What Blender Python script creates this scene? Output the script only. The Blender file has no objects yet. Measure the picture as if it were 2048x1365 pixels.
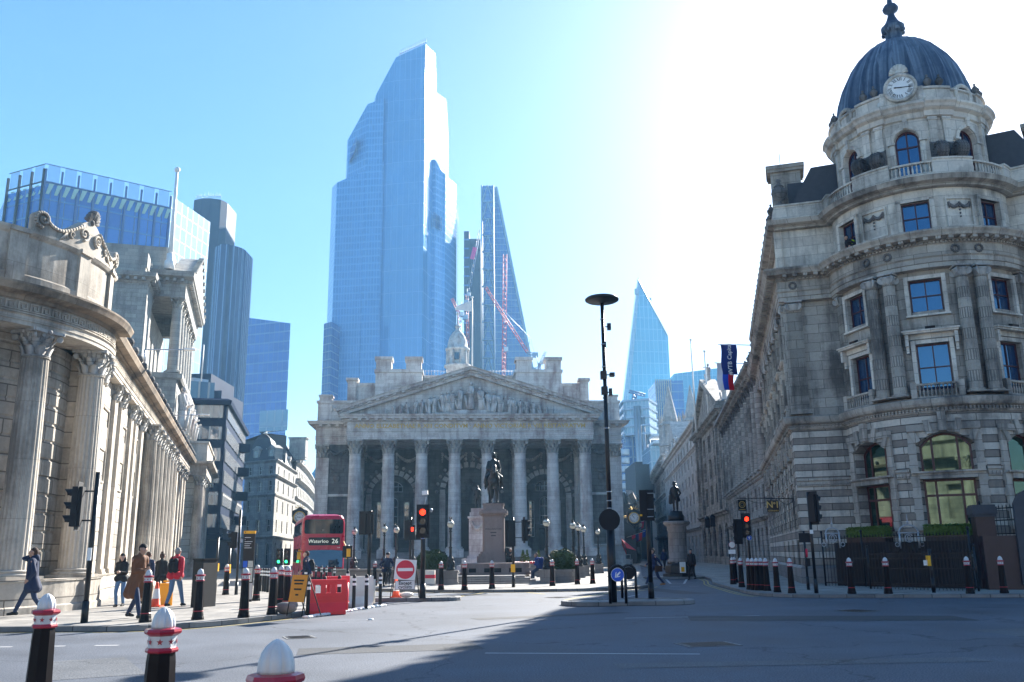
import bpy,bmesh,math,random
from math import sin,cos,pi,radians,sqrt,atan2,hypot,floor,ceil
from mathutils import Vector,Matrix,Euler
random.seed(7)
SC=bpy.context.scene
COL=SC.collection
CAM_H,FOC,TILT,ROLL=1.6,1780.0,radians(13.46),radians(0.7)
cam_d=bpy.data.cameras.new('camera');cam=bpy.data.objects.new('camera',cam_d);COL.objects.link(cam)
cam_d.sensor_width=36;cam_d.lens=36*FOC/2048;cam_d.clip_start=.1;cam_d.clip_end=9000
cam.matrix_world=Matrix.Translation((0,0,CAM_H))@Matrix.Rotation(pi/2+TILT,4,'X')@Matrix.Rotation(-ROLL,4,'Z')
SC.camera=cam
SUN_AZ,SUN_EL=radians(27.0),radians(29.5)
W_=bpy.data.worlds.new('World');SC.world=W_;W_.use_nodes=True
nt=W_.node_tree;nt.nodes.clear()
sky=nt.nodes.new('ShaderNodeTexSky');sky.sky_type='NISHITA';sky.sun_disc=False
sky.sun_elevation=SUN_EL;sky.sun_rotation=SUN_AZ
sky.altitude=0;sky.air_density=1.0;sky.dust_density=.6;sky.ozone_density=4
bg=nt.nodes.new('ShaderNodeBackground');bg.inputs[1].default_value=0.054
wo=nt.nodes.new('ShaderNodeOutputWorld')
hs=nt.nodes.new('ShaderNodeHueSaturation');hs.inputs['Saturation'].default_value=1.2
nt.links.new(sky.outputs[0],hs.inputs['Color']);nt.links.new(hs.outputs[0],bg.inputs[0]);nt.links.new(bg.outputs[0],wo.inputs[0])
sun_d=bpy.data.lights.new('sun','SUN');sun_d.energy=5.0;sun_d.angle=radians(.5);sun_d.color=(1,.95,.87)
sun=bpy.data.objects.new('sun',sun_d);COL.objects.link(sun)
sdir=Vector((sin(SUN_AZ)*cos(SUN_EL),cos(SUN_AZ)*cos(SUN_EL),sin(SUN_EL)))
sun.rotation_euler=sdir.to_track_quat('Z','Y').to_euler();sun.location=sdir*300
SC.view_settings.view_transform='Standard';SC.view_settings.look='None'
SC.view_settings.exposure=2.08;SC.view_settings.gamma=1
SC.render.engine='CYCLES'
try:
 SC.cycles.max_bounces=6;SC.cycles.diffuse_bounces=3;SC.cycles.glossy_bounces=3;SC.cycles.volume_bounces=1
 SC.cycles.volume_max_steps=64
except Exception:pass
def ray(x,y):
 a,b=x-1024,682.5-y
 c,s=cos(-ROLL),sin(-ROLL)
 a,b=c*a-s*b,s*a+c*b
 return Vector((a,FOC*cos(TILT)-b*sin(TILT),FOC*sin(TILT)+b*cos(TILT)))
def G(x,y,z=0.0):
 d=ray(x,y);p=d*((z-CAM_H)/d.z);return Vector((p.x,p.y,z))
def at(x,y,Y):
 d=ray(x,y);p=d*(Y/d.y);return Vector((p.x,p.y,p.z+CAM_H))
def onplane(x,y,P,d):
 r=ray(x,y);det=r.x*(-d[1])+d[0]*r.y
 t=(P[0]*(-d[1])+d[0]*P[1])/det;s=(r.x*P[1]-r.y*P[0])/det
 return s,CAM_H+t*r.z
WM={}
def link(o,parent,M):
 COL.objects.link(o);WM[o]=M.copy()
 if parent:
  o.parent=parent;o.matrix_parent_inverse=WM[parent].inverted()
 o.matrix_basis=M
 return o
def tag(o,label=None,cat=None,group=None,kind=None):
 if label:o['label']=label
 if cat:o['category']=cat
 if group:o['group']=group
 if kind:o['kind']=kind
 return o
def TR(loc=(0,0,0),rz=0):return Matrix.Translation(Vector(loc))@Matrix.Rotation(rz,4,'Z')
def thing(name,loc,label,cat,group=None,rz=0):
 o=bpy.data.objects.new(name,None);o.empty_display_size=.2
 link(o,None,TR(loc,rz));return tag(o,label,cat,group)
I4=Matrix.Identity(4)
def copy_tree(o,parent=None):
 c=o.copy();COL.objects.link(c)
 if parent:c.parent=parent
 for ch in KIDS.get(o,[]):
  cc=copy_tree(ch,c);KIDS.setdefault(c,[]).append(cc)
 WM[c]=WM[o]
 return c
KIDS={}
def put_copy(o,loc,rz=0,label=None,group=None,sc=None):
 c=copy_tree(o);c.location=loc;c.rotation_euler=(0,0,rz)
 if sc:c.scale=(sc,sc,sc)
 if label:c['label']=label
 if group:c['group']=group
 return c
def place(o,loc,rz=0):
 o.location=loc;o.rotation_euler=(0,0,rz);return o
class MB:
 def __init__(s):s.v=[];s.f=[];s.uv={};s.mi=[];s.sm=[];s.m=0;s.M=None
 def add(s,vs,fs,smooth=False,uvs=None):
  b=len(s.v)
  for p in vs:
   p=Vector(p)
   s.v.append(s.M@p if s.M else p)
  for i,f in enumerate(fs):
   if uvs:s.uv[len(s.f)]=uvs[i]
   s.f.append([b+k for k in f]);s.mi.append(s.m);s.sm.append(smooth)
  return s
 def box(s,x0,y0,z0,x1,y1,z1):
  return s.add([(x0,y0,z0),(x1,y0,z0),(x1,y1,z0),(x0,y1,z0),(x0,y0,z1),(x1,y0,z1),(x1,y1,z1),(x0,y1,z1)],[(0,3,2,1),(4,5,6,7),(0,1,5,4),(1,2,6,5),(2,3,7,6),(3,0,4,7)])
 def cbox(s,c,d,R=None):
  h=[k/2 for k in d];c=Vector(c);vs=[]
  for z in(-1,1):
   for x,y in((-1,-1),(1,-1),(1,1),(-1,1)):
    p=Vector((x*h[0],y*h[1],z*h[2]));vs.append(c+(R@p if R else p))
  return s.add(vs,[(0,3,2,1),(4,5,6,7),(0,1,5,4),(1,2,6,5),(2,3,7,6),(3,0,4,7)])
 def prism(s,poly,z0,z1,cap=True):
  n=len(poly);zt=z1 if isinstance(z1,(list,tuple))else[z1]*n
  zb=z0 if isinstance(z0,(list,tuple))else[z0]*n
  vs=[(p[0],p[1],zb[i])for i,p in enumerate(poly)]+[(p[0],p[1],zt[i])for i,p in enumerate(poly)]
  fs=[(i,(i+1)%n,n+(i+1)%n,n+i)for i in range(n)]
  if cap:fs+=[tuple(range(n-1,-1,-1)),tuple(range(n,2*n))]
  return s.add(vs,fs)
 def extr(s,poly,y0,y1):
  n=len(poly)
  vs=[(p[0],y0,p[1])for p in poly]+[(p[0],y1,p[1])for p in poly]
  fs=[(i,(i+1)%n,n+(i+1)%n,n+i)for i in range(n)][::1]+[tuple(range(n-1,-1,-1)),tuple(range(n,2*n))]
  return s.add(vs,[tuple(reversed(f))for f in fs])
 def lathe(s,prof,seg=12,c=(0,0,0),smooth=True,a0=0,a1=2*pi,mod=None,cap=True):
  full=abs(a1-a0-2*pi)<1e-6;n=seg if full else seg+1;vs=[];fs=[]
  for r,z in prof:
   for i in range(n):
    a=a0+(a1-a0)*i/seg;rr=r*(mod(a)if mod else 1)
    vs.append((c[0]+rr*cos(a),c[1]+rr*sin(a),c[2]+z))
  for j in range(len(prof)-1):
   for i in range(seg):
    k=(i+1)%n if full else i+1
    fs.append((j*n+i,j*n+k,(j+1)*n+k,(j+1)*n+i))
  s.add(vs,fs,smooth)
  if cap and full:
   for j,rev in((0,True),(len(prof)-1,False)):
    if prof[j][0]>1e-4:
     q=list(range(j*n,j*n+n));b=len(s.v)-len(vs)
     s.f.append([b+k for k in(q[::-1]if rev else q)]);s.mi.append(s.m);s.sm.append(False)
  return s
 def tube(s,p0,p1,r0,r1=None,seg=8,smooth=True,cap=True):
  p0,p1=Vector(p0),Vector(p1);r1=r0 if r1 is None else r1
  z=(p1-p0);L=z.length
  if L<1e-7:return s
  q=z.to_track_quat('Z','Y').to_matrix();vs=[]
  for p,r in((p0,r0),(p1,r1)):
   for i in range(seg):vs.append(p+q@Vector((r*cos(2*pi*i/seg),r*sin(2*pi*i/seg),0)))
  s.add(vs,[(i,(i+1)%seg,seg+(i+1)%seg,seg+i)for i in range(seg)],smooth)
  if cap:
   b=len(s.v)-2*seg
   s.f+=[[b+k for k in range(seg-1,-1,-1)],[b+k for k in range(seg,2*seg)]];s.mi+=[s.m]*2;s.sm+=[False]*2
  return s
 def path(s,pts,r,seg=6):
  for i in range(len(pts)-1):
   s.tube(pts[i],pts[i+1],r if not callable(r)else r(i/(len(pts)-1)),r if not callable(r)else r((i+1)/(len(pts)-1)),seg)
  return s
 def ball(s,c,r,seg=10,rings=6,sc=(1,1,1),R=None):
  vs=[];fs=[];c=Vector(c)
  for j in range(rings+1):
   t=pi*j/rings
   for i in range(seg):
    p=Vector((r*sc[0]*sin(t)*cos(2*pi*i/seg),r*sc[1]*sin(t)*sin(2*pi*i/seg),-r*sc[2]*cos(t)))
    vs.append(c+(R@p if R else p))
  for j in range(rings):
   for i in range(seg):
    k=(i+1)%seg;fs.append((j*seg+i,j*seg+k,(j+1)*seg+k,(j+1)*seg+i))
  return s.add(vs,fs,True)
 def sweep(s,path,prof,closed=False):
  n=len(path);P=[Vector(p[:2])for p in path];N=[]
  for i in range(n):
   a=P[i]-P[i-1]if(i>0 or closed)else P[1]-P[0]
   b=P[(i+1)%n]-P[i]if(i<n-1 or closed)else a
   a,b=a.normalized(),b.normalized()
   na,nb=Vector((a.y,-a.x)),Vector((b.y,-b.x));m=na+nb
   m=m/max(.25,m.dot(na))if m.length>1e-6 else na
   N.append(m)
  k=len(prof);L=[0]
  for i in range(1,n+1):L.append(L[-1]+(P[i%n]-P[i-1]).length)
  vs=[(P[i].x+N[i].x*w,P[i].y+N[i].y*w,z)for i in range(n)for w,z in prof]
  vl=[0]
  for j in range(1,k):vl.append(vl[-1]+hypot(prof[j][0]-prof[j-1][0],prof[j][1]-prof[j-1][1]))
  fs=[];uvs=[];last=n if closed else n-1
  for i in range(last):
   for j in range(k-1):
    a=i*k+j;b=((i+1)%n)*k+j
    fs.append((a,b,b+1,a+1));v0,v1=prof[j][1],prof[j+1][1]
    if abs(v0-v1)<.02:v1=v0+(vl[j+1]-vl[j])
    uvs.append([(L[i],v0),(L[i+1],v0),(L[i+1],v1),(L[i],v1)])
  s.add(vs,fs,False,uvs)
  if not closed:
   b=len(s.v)-n*k
   s.f+=[[b+j for j in range(k-1,-1,-1)],[b+(n-1)*k+j for j in range(k)]];s.mi+=[s.m]*2;s.sm+=[False]*2
  return s
 def dentils(s,path,z0,z1,w0,w1,sp,wd):
  P=[Vector(p[:2])for p in path]
  for i in range(len(P)-1):
   d=P[i+1]-P[i];L=d.length;
   if L<sp*.6 and len(P)<6:continue
   d.normalize();nn=Vector((d.y,-d.x));c=max(1,round(L/sp))
   for k in range(c):
    q=P[i]+d*(L*(k+.5)/c);m=q+nn*((w0+w1)/2)
    s.cbox((m.x,m.y,(z0+z1)/2),(min(wd,L/c*.6),abs(w1-w0),z1-z0),Matrix.Rotation(atan2(d.y,d.x),3,'Z'))
  return s
 def pieces(s,name,mats,parent,M):
  "one object for every separate piece"
  par=list(range(len(s.v)))
  def fd(a):
   while par[a]!=a:par[a]=par[par[a]];a=par[a]
   return a
  for f in s.f:
   for k in f[1:]:par[fd(k)]=fd(f[0])
  bb={}
  for i,p in enumerate(s.v):
   r=fd(i);b=bb.setdefault(r,[list(p),list(p)])
   for k in range(3):b[0][k]=min(b[0][k],p[k]-.02);b[1][k]=max(b[1][k],p[k]+.02)
  R=list(bb)
  for i in range(len(R)):
   for j in range(i):
    a,b=bb[R[i]],bb[R[j]]
    if all(a[0][k]<=b[1][k]and b[0][k]<=a[1][k]for k in range(3)):par[fd(R[i])]=fd(R[j])
  G_={}
  for i,f in enumerate(s.f):G_.setdefault(fd(f[0]),[]).append(i)
  first=None
  for fl in G_.values():
   q=MB();q.local=s_local(s);mp={}
   for i in fl:
    f=[]
    for k in s.f[i]:
     if k not in mp:mp[k]=len(q.v);q.v.append(s.v[k])
     f.append(mp[k])
    if i in s.uv:q.uv[len(q.f)]=s.uv[i]
    q.f.append(f);q.mi.append(s.mi[i]);q.sm.append(s.sm[i])
   o=bpy.data.objects.new(name,q.mesh(name,mats));reg(o,parent,M or(WM[parent]if(parent and s_local(s))else I4));first=first or o
  return first
 def mesh(s,name,mats):
  me=bpy.data.meshes.new(name);me.from_pydata([tuple(p)for p in s.v],[],s.f)
  for m in(mats if isinstance(mats,(list,tuple))else[mats]):me.materials.append(m)
  me.polygons.foreach_set('material_index',s.mi);me.polygons.foreach_set('use_smooth',s.sm)
  uvl=me.uv_layers.new(name='UVMap').data;me.update()
  for p in me.polygons:
   u=s.uv.get(p.index)
   if u:
    for k,li in enumerate(p.loop_indices):uvl[li].uv=u[k]
   else:
    n=p.normal
    if abs(n.z)>.75:
     for li in p.loop_indices:
      q=me.vertices[me.loops[li].vertex_index].co;uvl[li].uv=(q.x,q.y)
    else:
     h=hypot(n.x,n.y)or 1;tx,ty=-n.y/h,n.x/h
     for li in p.loop_indices:
      q=me.vertices[me.loops[li].vertex_index].co;uvl[li].uv=(q.x*tx+q.y*ty,q.z)
  return me
 def obj(s,name,mats,parent=None,M=None):
  if name in SPLIT:return s.pieces(name,mats,parent,M)
  o=bpy.data.objects.new(name,s.mesh(name,mats));reg(o,parent,M or(WM[parent]if(parent and s_local(s))else I4));return o
SPLIT={'pedestal','arch_moulding','string_course','wall_panel','drum_pilaster','swag','key_frieze','attic_block','roof_vase','lion_mask','rooftop_dormer','pipe','louvre','rib','conifer_','wall_course','plinth'}
def s_local(s):return getattr(s,'local',False)
def reg(o,parent,M):
 link(o,parent,M)
 if parent:KIDS.setdefault(parent,[]).append(o)
 return o
def inst(name,me,parent,M):
 return reg(bpy.data.objects.new(name,me),parent,M)
def LM():
 m=MB();m.local=True;return m
def newmat(name):
 m=bpy.data.materials.new(name);m.use_nodes=True;n=m.node_tree.nodes
 return m,n,m.node_tree.links,n['Principled BSDF']
def N(nodes,t,**k):
 x=nodes.new('ShaderNode'+t)
 for a,b in k.items():setattr(x,a,b)
 return x
def plain(name,col,rough=.6,metal=0,var=.12,scale=3,emit=None,ior=1.45,bump=0,coat=0):
 m,n,l,b=newmat(name)
 b.inputs['Roughness'].default_value=rough;b.inputs['Metallic'].default_value=metal;b.inputs['IOR'].default_value=ior
 if coat:b.inputs['Coat Weight'].default_value=coat;b.inputs['Coat Roughness'].default_value=.08
 tc=N(n,'TexCoord');nz=N(n,'TexNoise');nz.inputs['Scale'].default_value=scale;nz.inputs['Detail'].default_value=5
 l.new(tc.outputs['Object'],nz.inputs['Vector'])
 mx=N(n,'Mix',data_type='RGBA');l.new(nz.outputs[0],mx.inputs[0])
 mx.inputs[6].default_value=tuple(c*(1-var)for c in col)+(1,);mx.inputs[7].default_value=tuple(min(1,c*(1+var))for c in col)+(1,)
 l.new(mx.outputs[2],b.inputs['Base Color'])
 rr=N(n,'MapRange');rr.inputs[3].default_value=max(.02,rough-.08);rr.inputs[4].default_value=min(1,rough+.1)if rough>.1 else.02
 l.new(nz.outputs[0],rr.inputs[0]);l.new(rr.outputs[0],b.inputs['Roughness'])
 if bump:
  bp=N(n,'Bump');bp.inputs['Strength'].default_value=bump;bp.inputs['Distance'].default_value=.02
  l.new(nz.outputs[0],bp.inputs['Height']);l.new(bp.outputs[0],b.inputs['Normal'])
 if emit:
  b.inputs['Emission Color'].default_value=tuple(emit[:3])+(1,);b.inputs['Emission Strength'].default_value=emit[3]
 return m
def stone(name,c1,c2,soot,bw=.9,bh=.38,mortar=.35,msize=.012,sootamt=.5,bump=.5,bands=None,rough=.85,fine=1.0):
 m,n,l,b=newmat(name);b.inputs['Roughness'].default_value=rough;b.inputs['Specular IOR Level'].default_value=.25
 uv=N(n,'UVMap');geo=N(n,'NewGeometry')
 br=N(n,'TexBrick');l.new(uv.outputs[0],br.inputs['Vector']);br.inputs['Scale'].default_value=1
 br.inputs['Brick Width'].default_value=bw;br.inputs['Row Height'].default_value=bh
 br.inputs['Mortar Size'].default_value=msize;br.inputs['Mortar Smooth'].default_value=.3;br.inputs['Bias'].default_value=0
 br.inputs['Color1'].default_value=tuple(c1)+(1,);br.inputs['Color2'].default_value=tuple(c*.84 for c in c2)+(1,)
 br.inputs['Mortar'].default_value=tuple(c*mortar*.8 for c in c1)+(1,)
 col=br.outputs['Color']
 if bands:
  sp=N(n,'SeparateXYZ');l.new(uv.outputs[0],sp.inputs[0])
  d1=N(n,'Math',operation='DIVIDE');l.new(sp.outputs[1],d1.inputs[0]);d1.inputs[1].default_value=bh*2
  fr=N(n,'Math',operation='FRACT');l.new(d1.outputs[0],fr.inputs[0])
  gt=N(n,'Math',operation='GREATER_THAN');l.new(fr.outputs[0],gt.inputs[0]);gt.inputs[1].default_value=.5
  mb=N(n,'Mix',data_type='RGBA',blend_type='MULTIPLY');l.new(gt.outputs[0],mb.inputs[0]);l.new(col,mb.inputs[6]);mb.inputs[7].default_value=tuple(bands)+(1,)
  col=mb.outputs[2]
 mp=N(n,'Mapping');l.new(geo.outputs['Position'],mp.inputs[0]);mp.inputs['Scale'].default_value=(1.3,1.3,.16)
 n1=N(n,'TexNoise');n1.inputs['Scale'].default_value=1.0;n1.inputs['Detail'].default_value=6;n1.inputs['Roughness'].default_value=.65
 l.new(mp.outputs[0],n1.inputs['Vector'])
 n2=N(n,'TexNoise');n2.inputs['Scale'].default_value=.45;n2.inputs['Detail'].default_value=8;n2.inputs['Roughness'].default_value=.7
 l.new(geo.outputs['Position'],n2.inputs['Vector'])
 ad=N(n,'Math',operation='ADD');l.new(n1.outputs[0],ad.inputs[0]);l.new(n2.outputs[0],ad.inputs[1])
 cr=N(n,'MapRange');cr.inputs[1].default_value=.93;cr.inputs[2].default_value=1.2;cr.inputs[3].default_value=0;cr.inputs[4].default_value=min(.9,sootamt*1.2)
 l.new(ad.outputs[0],cr.inputs[0])
 mx=N(n,'Mix',data_type='RGBA');l.new(cr.outputs[0],mx.inputs[0]);l.new(col,mx.inputs[6]);mx.inputs[7].default_value=tuple(soot)+(1,)
 n3=N(n,'TexNoise');n3.inputs['Scale'].default_value=9*fine;n3.inputs['Detail'].default_value=6;l.new(geo.outputs['Position'],n3.inputs['Vector'])
 m2=N(n,'MapRange');m2.inputs[3].default_value=.82;m2.inputs[4].default_value=1.16;l.new(n3.outputs[0],m2.inputs[0])
 mm=N(n,'Mix',data_type='RGBA',blend_type='MULTIPLY');mm.inputs[0].default_value=1;l.new(mx.outputs[2],mm.inputs[6]);l.new(m2.outputs[0],mm.inputs[7])
 l.new(mm.outputs[2],b.inputs['Base Color'])
 inv=N(n,'Math',operation='SUBTRACT');inv.inputs[0].default_value=1;l.new(br.outputs['Fac'],inv.inputs[1])
 a2=N(n,'Math',operation='MULTIPLY_ADD');l.new(n3.outputs[0],a2.inputs[0]);a2.inputs[1].default_value=.35;l.new(inv.outputs[0],a2.inputs[2])
 bp=N(n,'Bump');bp.inputs['Strength'].default_value=bump;bp.inputs['Distance'].default_value=.03
 l.new(a2.outputs[0],bp.inputs['Height']);l.new(bp.outputs[0],b.inputs['Normal'])
 return m
def glassgrid(name,c1,c2,mull,bw,bh,ms,rough=.08,ior=2.2,metal=0.0,spand=None,sp_frac=.25,warp=.02,blinds=0.):
 "curtain walling: panes of slightly different tone, mullions, opaque spandrel strips"
 m,n,l,b=newmat(name);uv=N(n,'UVMap')
 br=N(n,'TexBrick',offset=0.0,squash=1.0);l.new(uv.outputs[0],br.inputs['Vector']);br.inputs['Scale'].default_value=1
 br.inputs['Brick Width'].default_value=bw;br.inputs['Row Height'].default_value=bh;br.inputs['Mortar Size'].default_value=ms;br.inputs['Mortar Smooth'].default_value=.1
 br.inputs['Color1'].default_value=tuple(c1)+(1,);br.inputs['Color2'].default_value=tuple(c2)+(1,);br.inputs['Mortar'].default_value=tuple(mull)+(1,)
 col=br.outputs['Color'];geo=N(n,'NewGeometry')
 if spand:
  sp=N(n,'SeparateXYZ');l.new(uv.outputs[0],sp.inputs[0])
  d1=N(n,'Math',operation='DIVIDE');l.new(sp.outputs[1],d1.inputs[0]);d1.inputs[1].default_value=bh
  fr=N(n,'Math',operation='FRACT');l.new(d1.outputs[0],fr.inputs[0])
  gt=N(n,'Math',operation='LESS_THAN');l.new(fr.outputs[0],gt.inputs[0]);gt.inputs[1].default_value=sp_frac
  mb=N(n,'Mix',data_type='RGBA');l.new(gt.outputs[0],mb.inputs[0]);l.new(col,mb.inputs[6]);mb.inputs[7].default_value=tuple(spand)+(1,)
  col=mb.outputs[2]
 nz=N(n,'TexNoise');nz.inputs['Scale'].default_value=.02;nz.inputs['Detail'].default_value=4;l.new(geo.outputs['Position'],nz.inputs['Vector'])
 mr=N(n,'MapRange');mr.inputs[3].default_value=.7;mr.inputs[4].default_value=1.35;l.new(nz.outputs[0],mr.inputs[0])
 mm=N(n,'Mix',data_type='RGBA',blend_type='MULTIPLY');mm.inputs[0].default_value=1;l.new(col,mm.inputs[6]);l.new(mr.outputs[0],mm.inputs[7])
 l.new(mm.outputs[2],b.inputs['Base Color'])
 b.inputs['IOR'].default_value=ior;b.inputs['Metallic'].default_value=metal
 rr=N(n,'MapRange');rr.inputs[3].default_value=rough;rr.inputs[4].default_value=.5;l.new(br.outputs['Fac'],rr.inputs[0]);l.new(rr.outputs[0],b.inputs['Roughness'])
 vo=N(n,'TexBrick',offset=0.0);l.new(uv.outputs[0],vo.inputs['Vector']);vo.inputs['Scale'].default_value=1
 vo.inputs['Brick Width'].default_value=bw*1;vo.inputs['Row Height'].default_value=bh;vo.inputs['Mortar Size'].default_value=0
 vo.inputs['Color1'].default_value=(0,.5,1,1);vo.inputs['Color2'].default_value=(1,.5,0,1)
 sb=N(n,'VectorMath',operation='SUBTRACT');l.new(vo.outputs['Color'],sb.inputs[0]);sb.inputs[1].default_value=(.5,.5,.5)
 sc=N(n,'VectorMath',operation='SCALE');l.new(sb.outputs[0],sc.inputs[0]);sc.inputs['Scale'].default_value=warp
 av=N(n,'VectorMath',operation='ADD');l.new(geo.outputs['Normal'],av.inputs[0]);l.new(sc.outputs[0],av.inputs[1])
 nn=N(n,'VectorMath',operation='NORMALIZE');l.new(av.outputs[0],nn.inputs[0]);l.new(nn.outputs[0],b.inputs['Normal'])
 return m
def asphalt(name,col,pal,speck=1.0):
 m,n,l,b=newmat(name);geo=N(n,'NewGeometry');b.inputs['Specular IOR Level'].default_value=.22
 def noise(sc,det,ro=.55,vec=None):
  a=N(n,'TexNoise');a.inputs['Scale'].default_value=sc;a.inputs['Detail'].default_value=det;a.inputs['Roughness'].default_value=ro;l.new(vec or geo.outputs['Position'],a.inputs['Vector']);return a.outputs[0]
 def rng(x,a0,a1,b0,b1):
  r=N(n,'MapRange');r.inputs[1].default_value=a0;r.inputs[2].default_value=a1;r.inputs[3].default_value=b0;r.inputs[4].default_value=b1;l.new(x,r.inputs[0]);return r.outputs[0]
 def mul(c,f):
  x=N(n,'Mix',data_type='RGBA',blend_type='MULTIPLY');x.inputs[0].default_value=1;l.new(c,x.inputs[6]);l.new(f,x.inputs[7]);return x.outputs[2]
 fine=noise(22,6,.8);mid=noise(5,5,.7);big=noise(.22,6,.6)
 mp=N(n,'Mapping');mp.inputs['Rotation'].default_value=(0,0,.35);mp.inputs['Scale'].default_value=(.12,1.3,1);l.new(geo.outputs['Position'],mp.inputs[0]);lane=noise(.7,4,.5,mp.outputs[0])
 r1=N(n,'ValToRGB');r1.color_ramp.elements[0].position=.40;r1.color_ramp.elements[1].position=.62
 r1.color_ramp.elements[0].color=tuple(k*.45 for k in col)+(1,);r1.color_ramp.elements[1].color=tuple(pal)+(1,);l.new(fine,r1.inputs[0])
 c=mul(r1.outputs[0],rng(mid,.3,.7,.72,1.3));c=mul(c,rng(big,.35,.65,.62,1.4));c=mul(c,rng(lane,.35,.65,.78,1.2))
 wn=N(n,'TexNoise');wn.inputs['Scale'].default_value=.9;wn.inputs['Detail'].default_value=7;l.new(geo.outputs['Position'],wn.inputs['Vector'])
 wa=N(n,'VectorMath',operation='MULTIPLY_ADD');l.new(wn.outputs['Color'],wa.inputs[0]);wa.inputs[1].default_value=(2.2,2.2,0);l.new(geo.outputs['Position'],wa.inputs[2])
 v=N(n,'TexVoronoi',feature='DISTANCE_TO_EDGE');v.inputs['Scale'].default_value=.21;l.new(wa.outputs[0],v.inputs['Vector'])
 c=mul(c,rng(v.outputs['Distance'],0,.007,.4,1))
 l.new(c,b.inputs['Base Color']);l.new(rng(big,.3,.7,.7,.95),b.inputs['Roughness'])
 ad=N(n,'Math',operation='MULTIPLY_ADD');l.new(mid,ad.inputs[0]);ad.inputs[1].default_value=.8;l.new(fine,ad.inputs[2])
 bp=N(n,'Bump');bp.inputs['Strength'].default_value=.9*speck;bp.inputs['Distance'].default_value=.02;l.new(ad.outputs[0],bp.inputs['Height']);l.new(bp.outputs[0],b.inputs['Normal'])
 return m
M={}
def link(o,parent,M):
 COL.objects.link(o);WM[o]=M.copy()
 if parent:
  o.parent=parent;o.matrix_parent_inverse=WM[parent].inverted()
 o.matrix_basis=M
 return o
def tag(o,label=None,cat=None,group=None,kind=None):
 if label:o['label']=label
 if cat:o['category']=cat
 if group:o['group']=group
 if kind:o['kind']=kind
 return o
def TR(loc=(0,0,0),rz=0):return Matrix.Translation(Vector(loc))@Matrix.Rotation(rz,4,'Z')
def thing(name,loc,label,cat,group=None,rz=0):
 o=bpy.data.objects.new(name,None);o.empty_display_size=.2
 link(o,None,TR(loc,rz));return tag(o,label,cat,group)
I4=Matrix.Identity(4)
def copy_tree(o,parent=None):
 c=o.copy();COL.objects.link(c)
 if parent:c.parent=parent
 for ch in KIDS.get(o,[]):
  cc=copy_tree(ch,c);KIDS.setdefault(c,[]).append(cc)
 WM[c]=WM[o]
 return c
KIDS={}
def put_copy(o,loc,rz=0,label=None,group=None,sc=None):
 c=copy_tree(o);c.location=loc;c.rotation_euler=(0,0,rz)
 if sc:c.scale=(sc,sc,sc)
 if label:c['label']=label
 if group:c['group']=group
 return c
def place(o,loc,rz=0):
 o.location=loc;o.rotation_euler=(0,0,rz);return o
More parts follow.
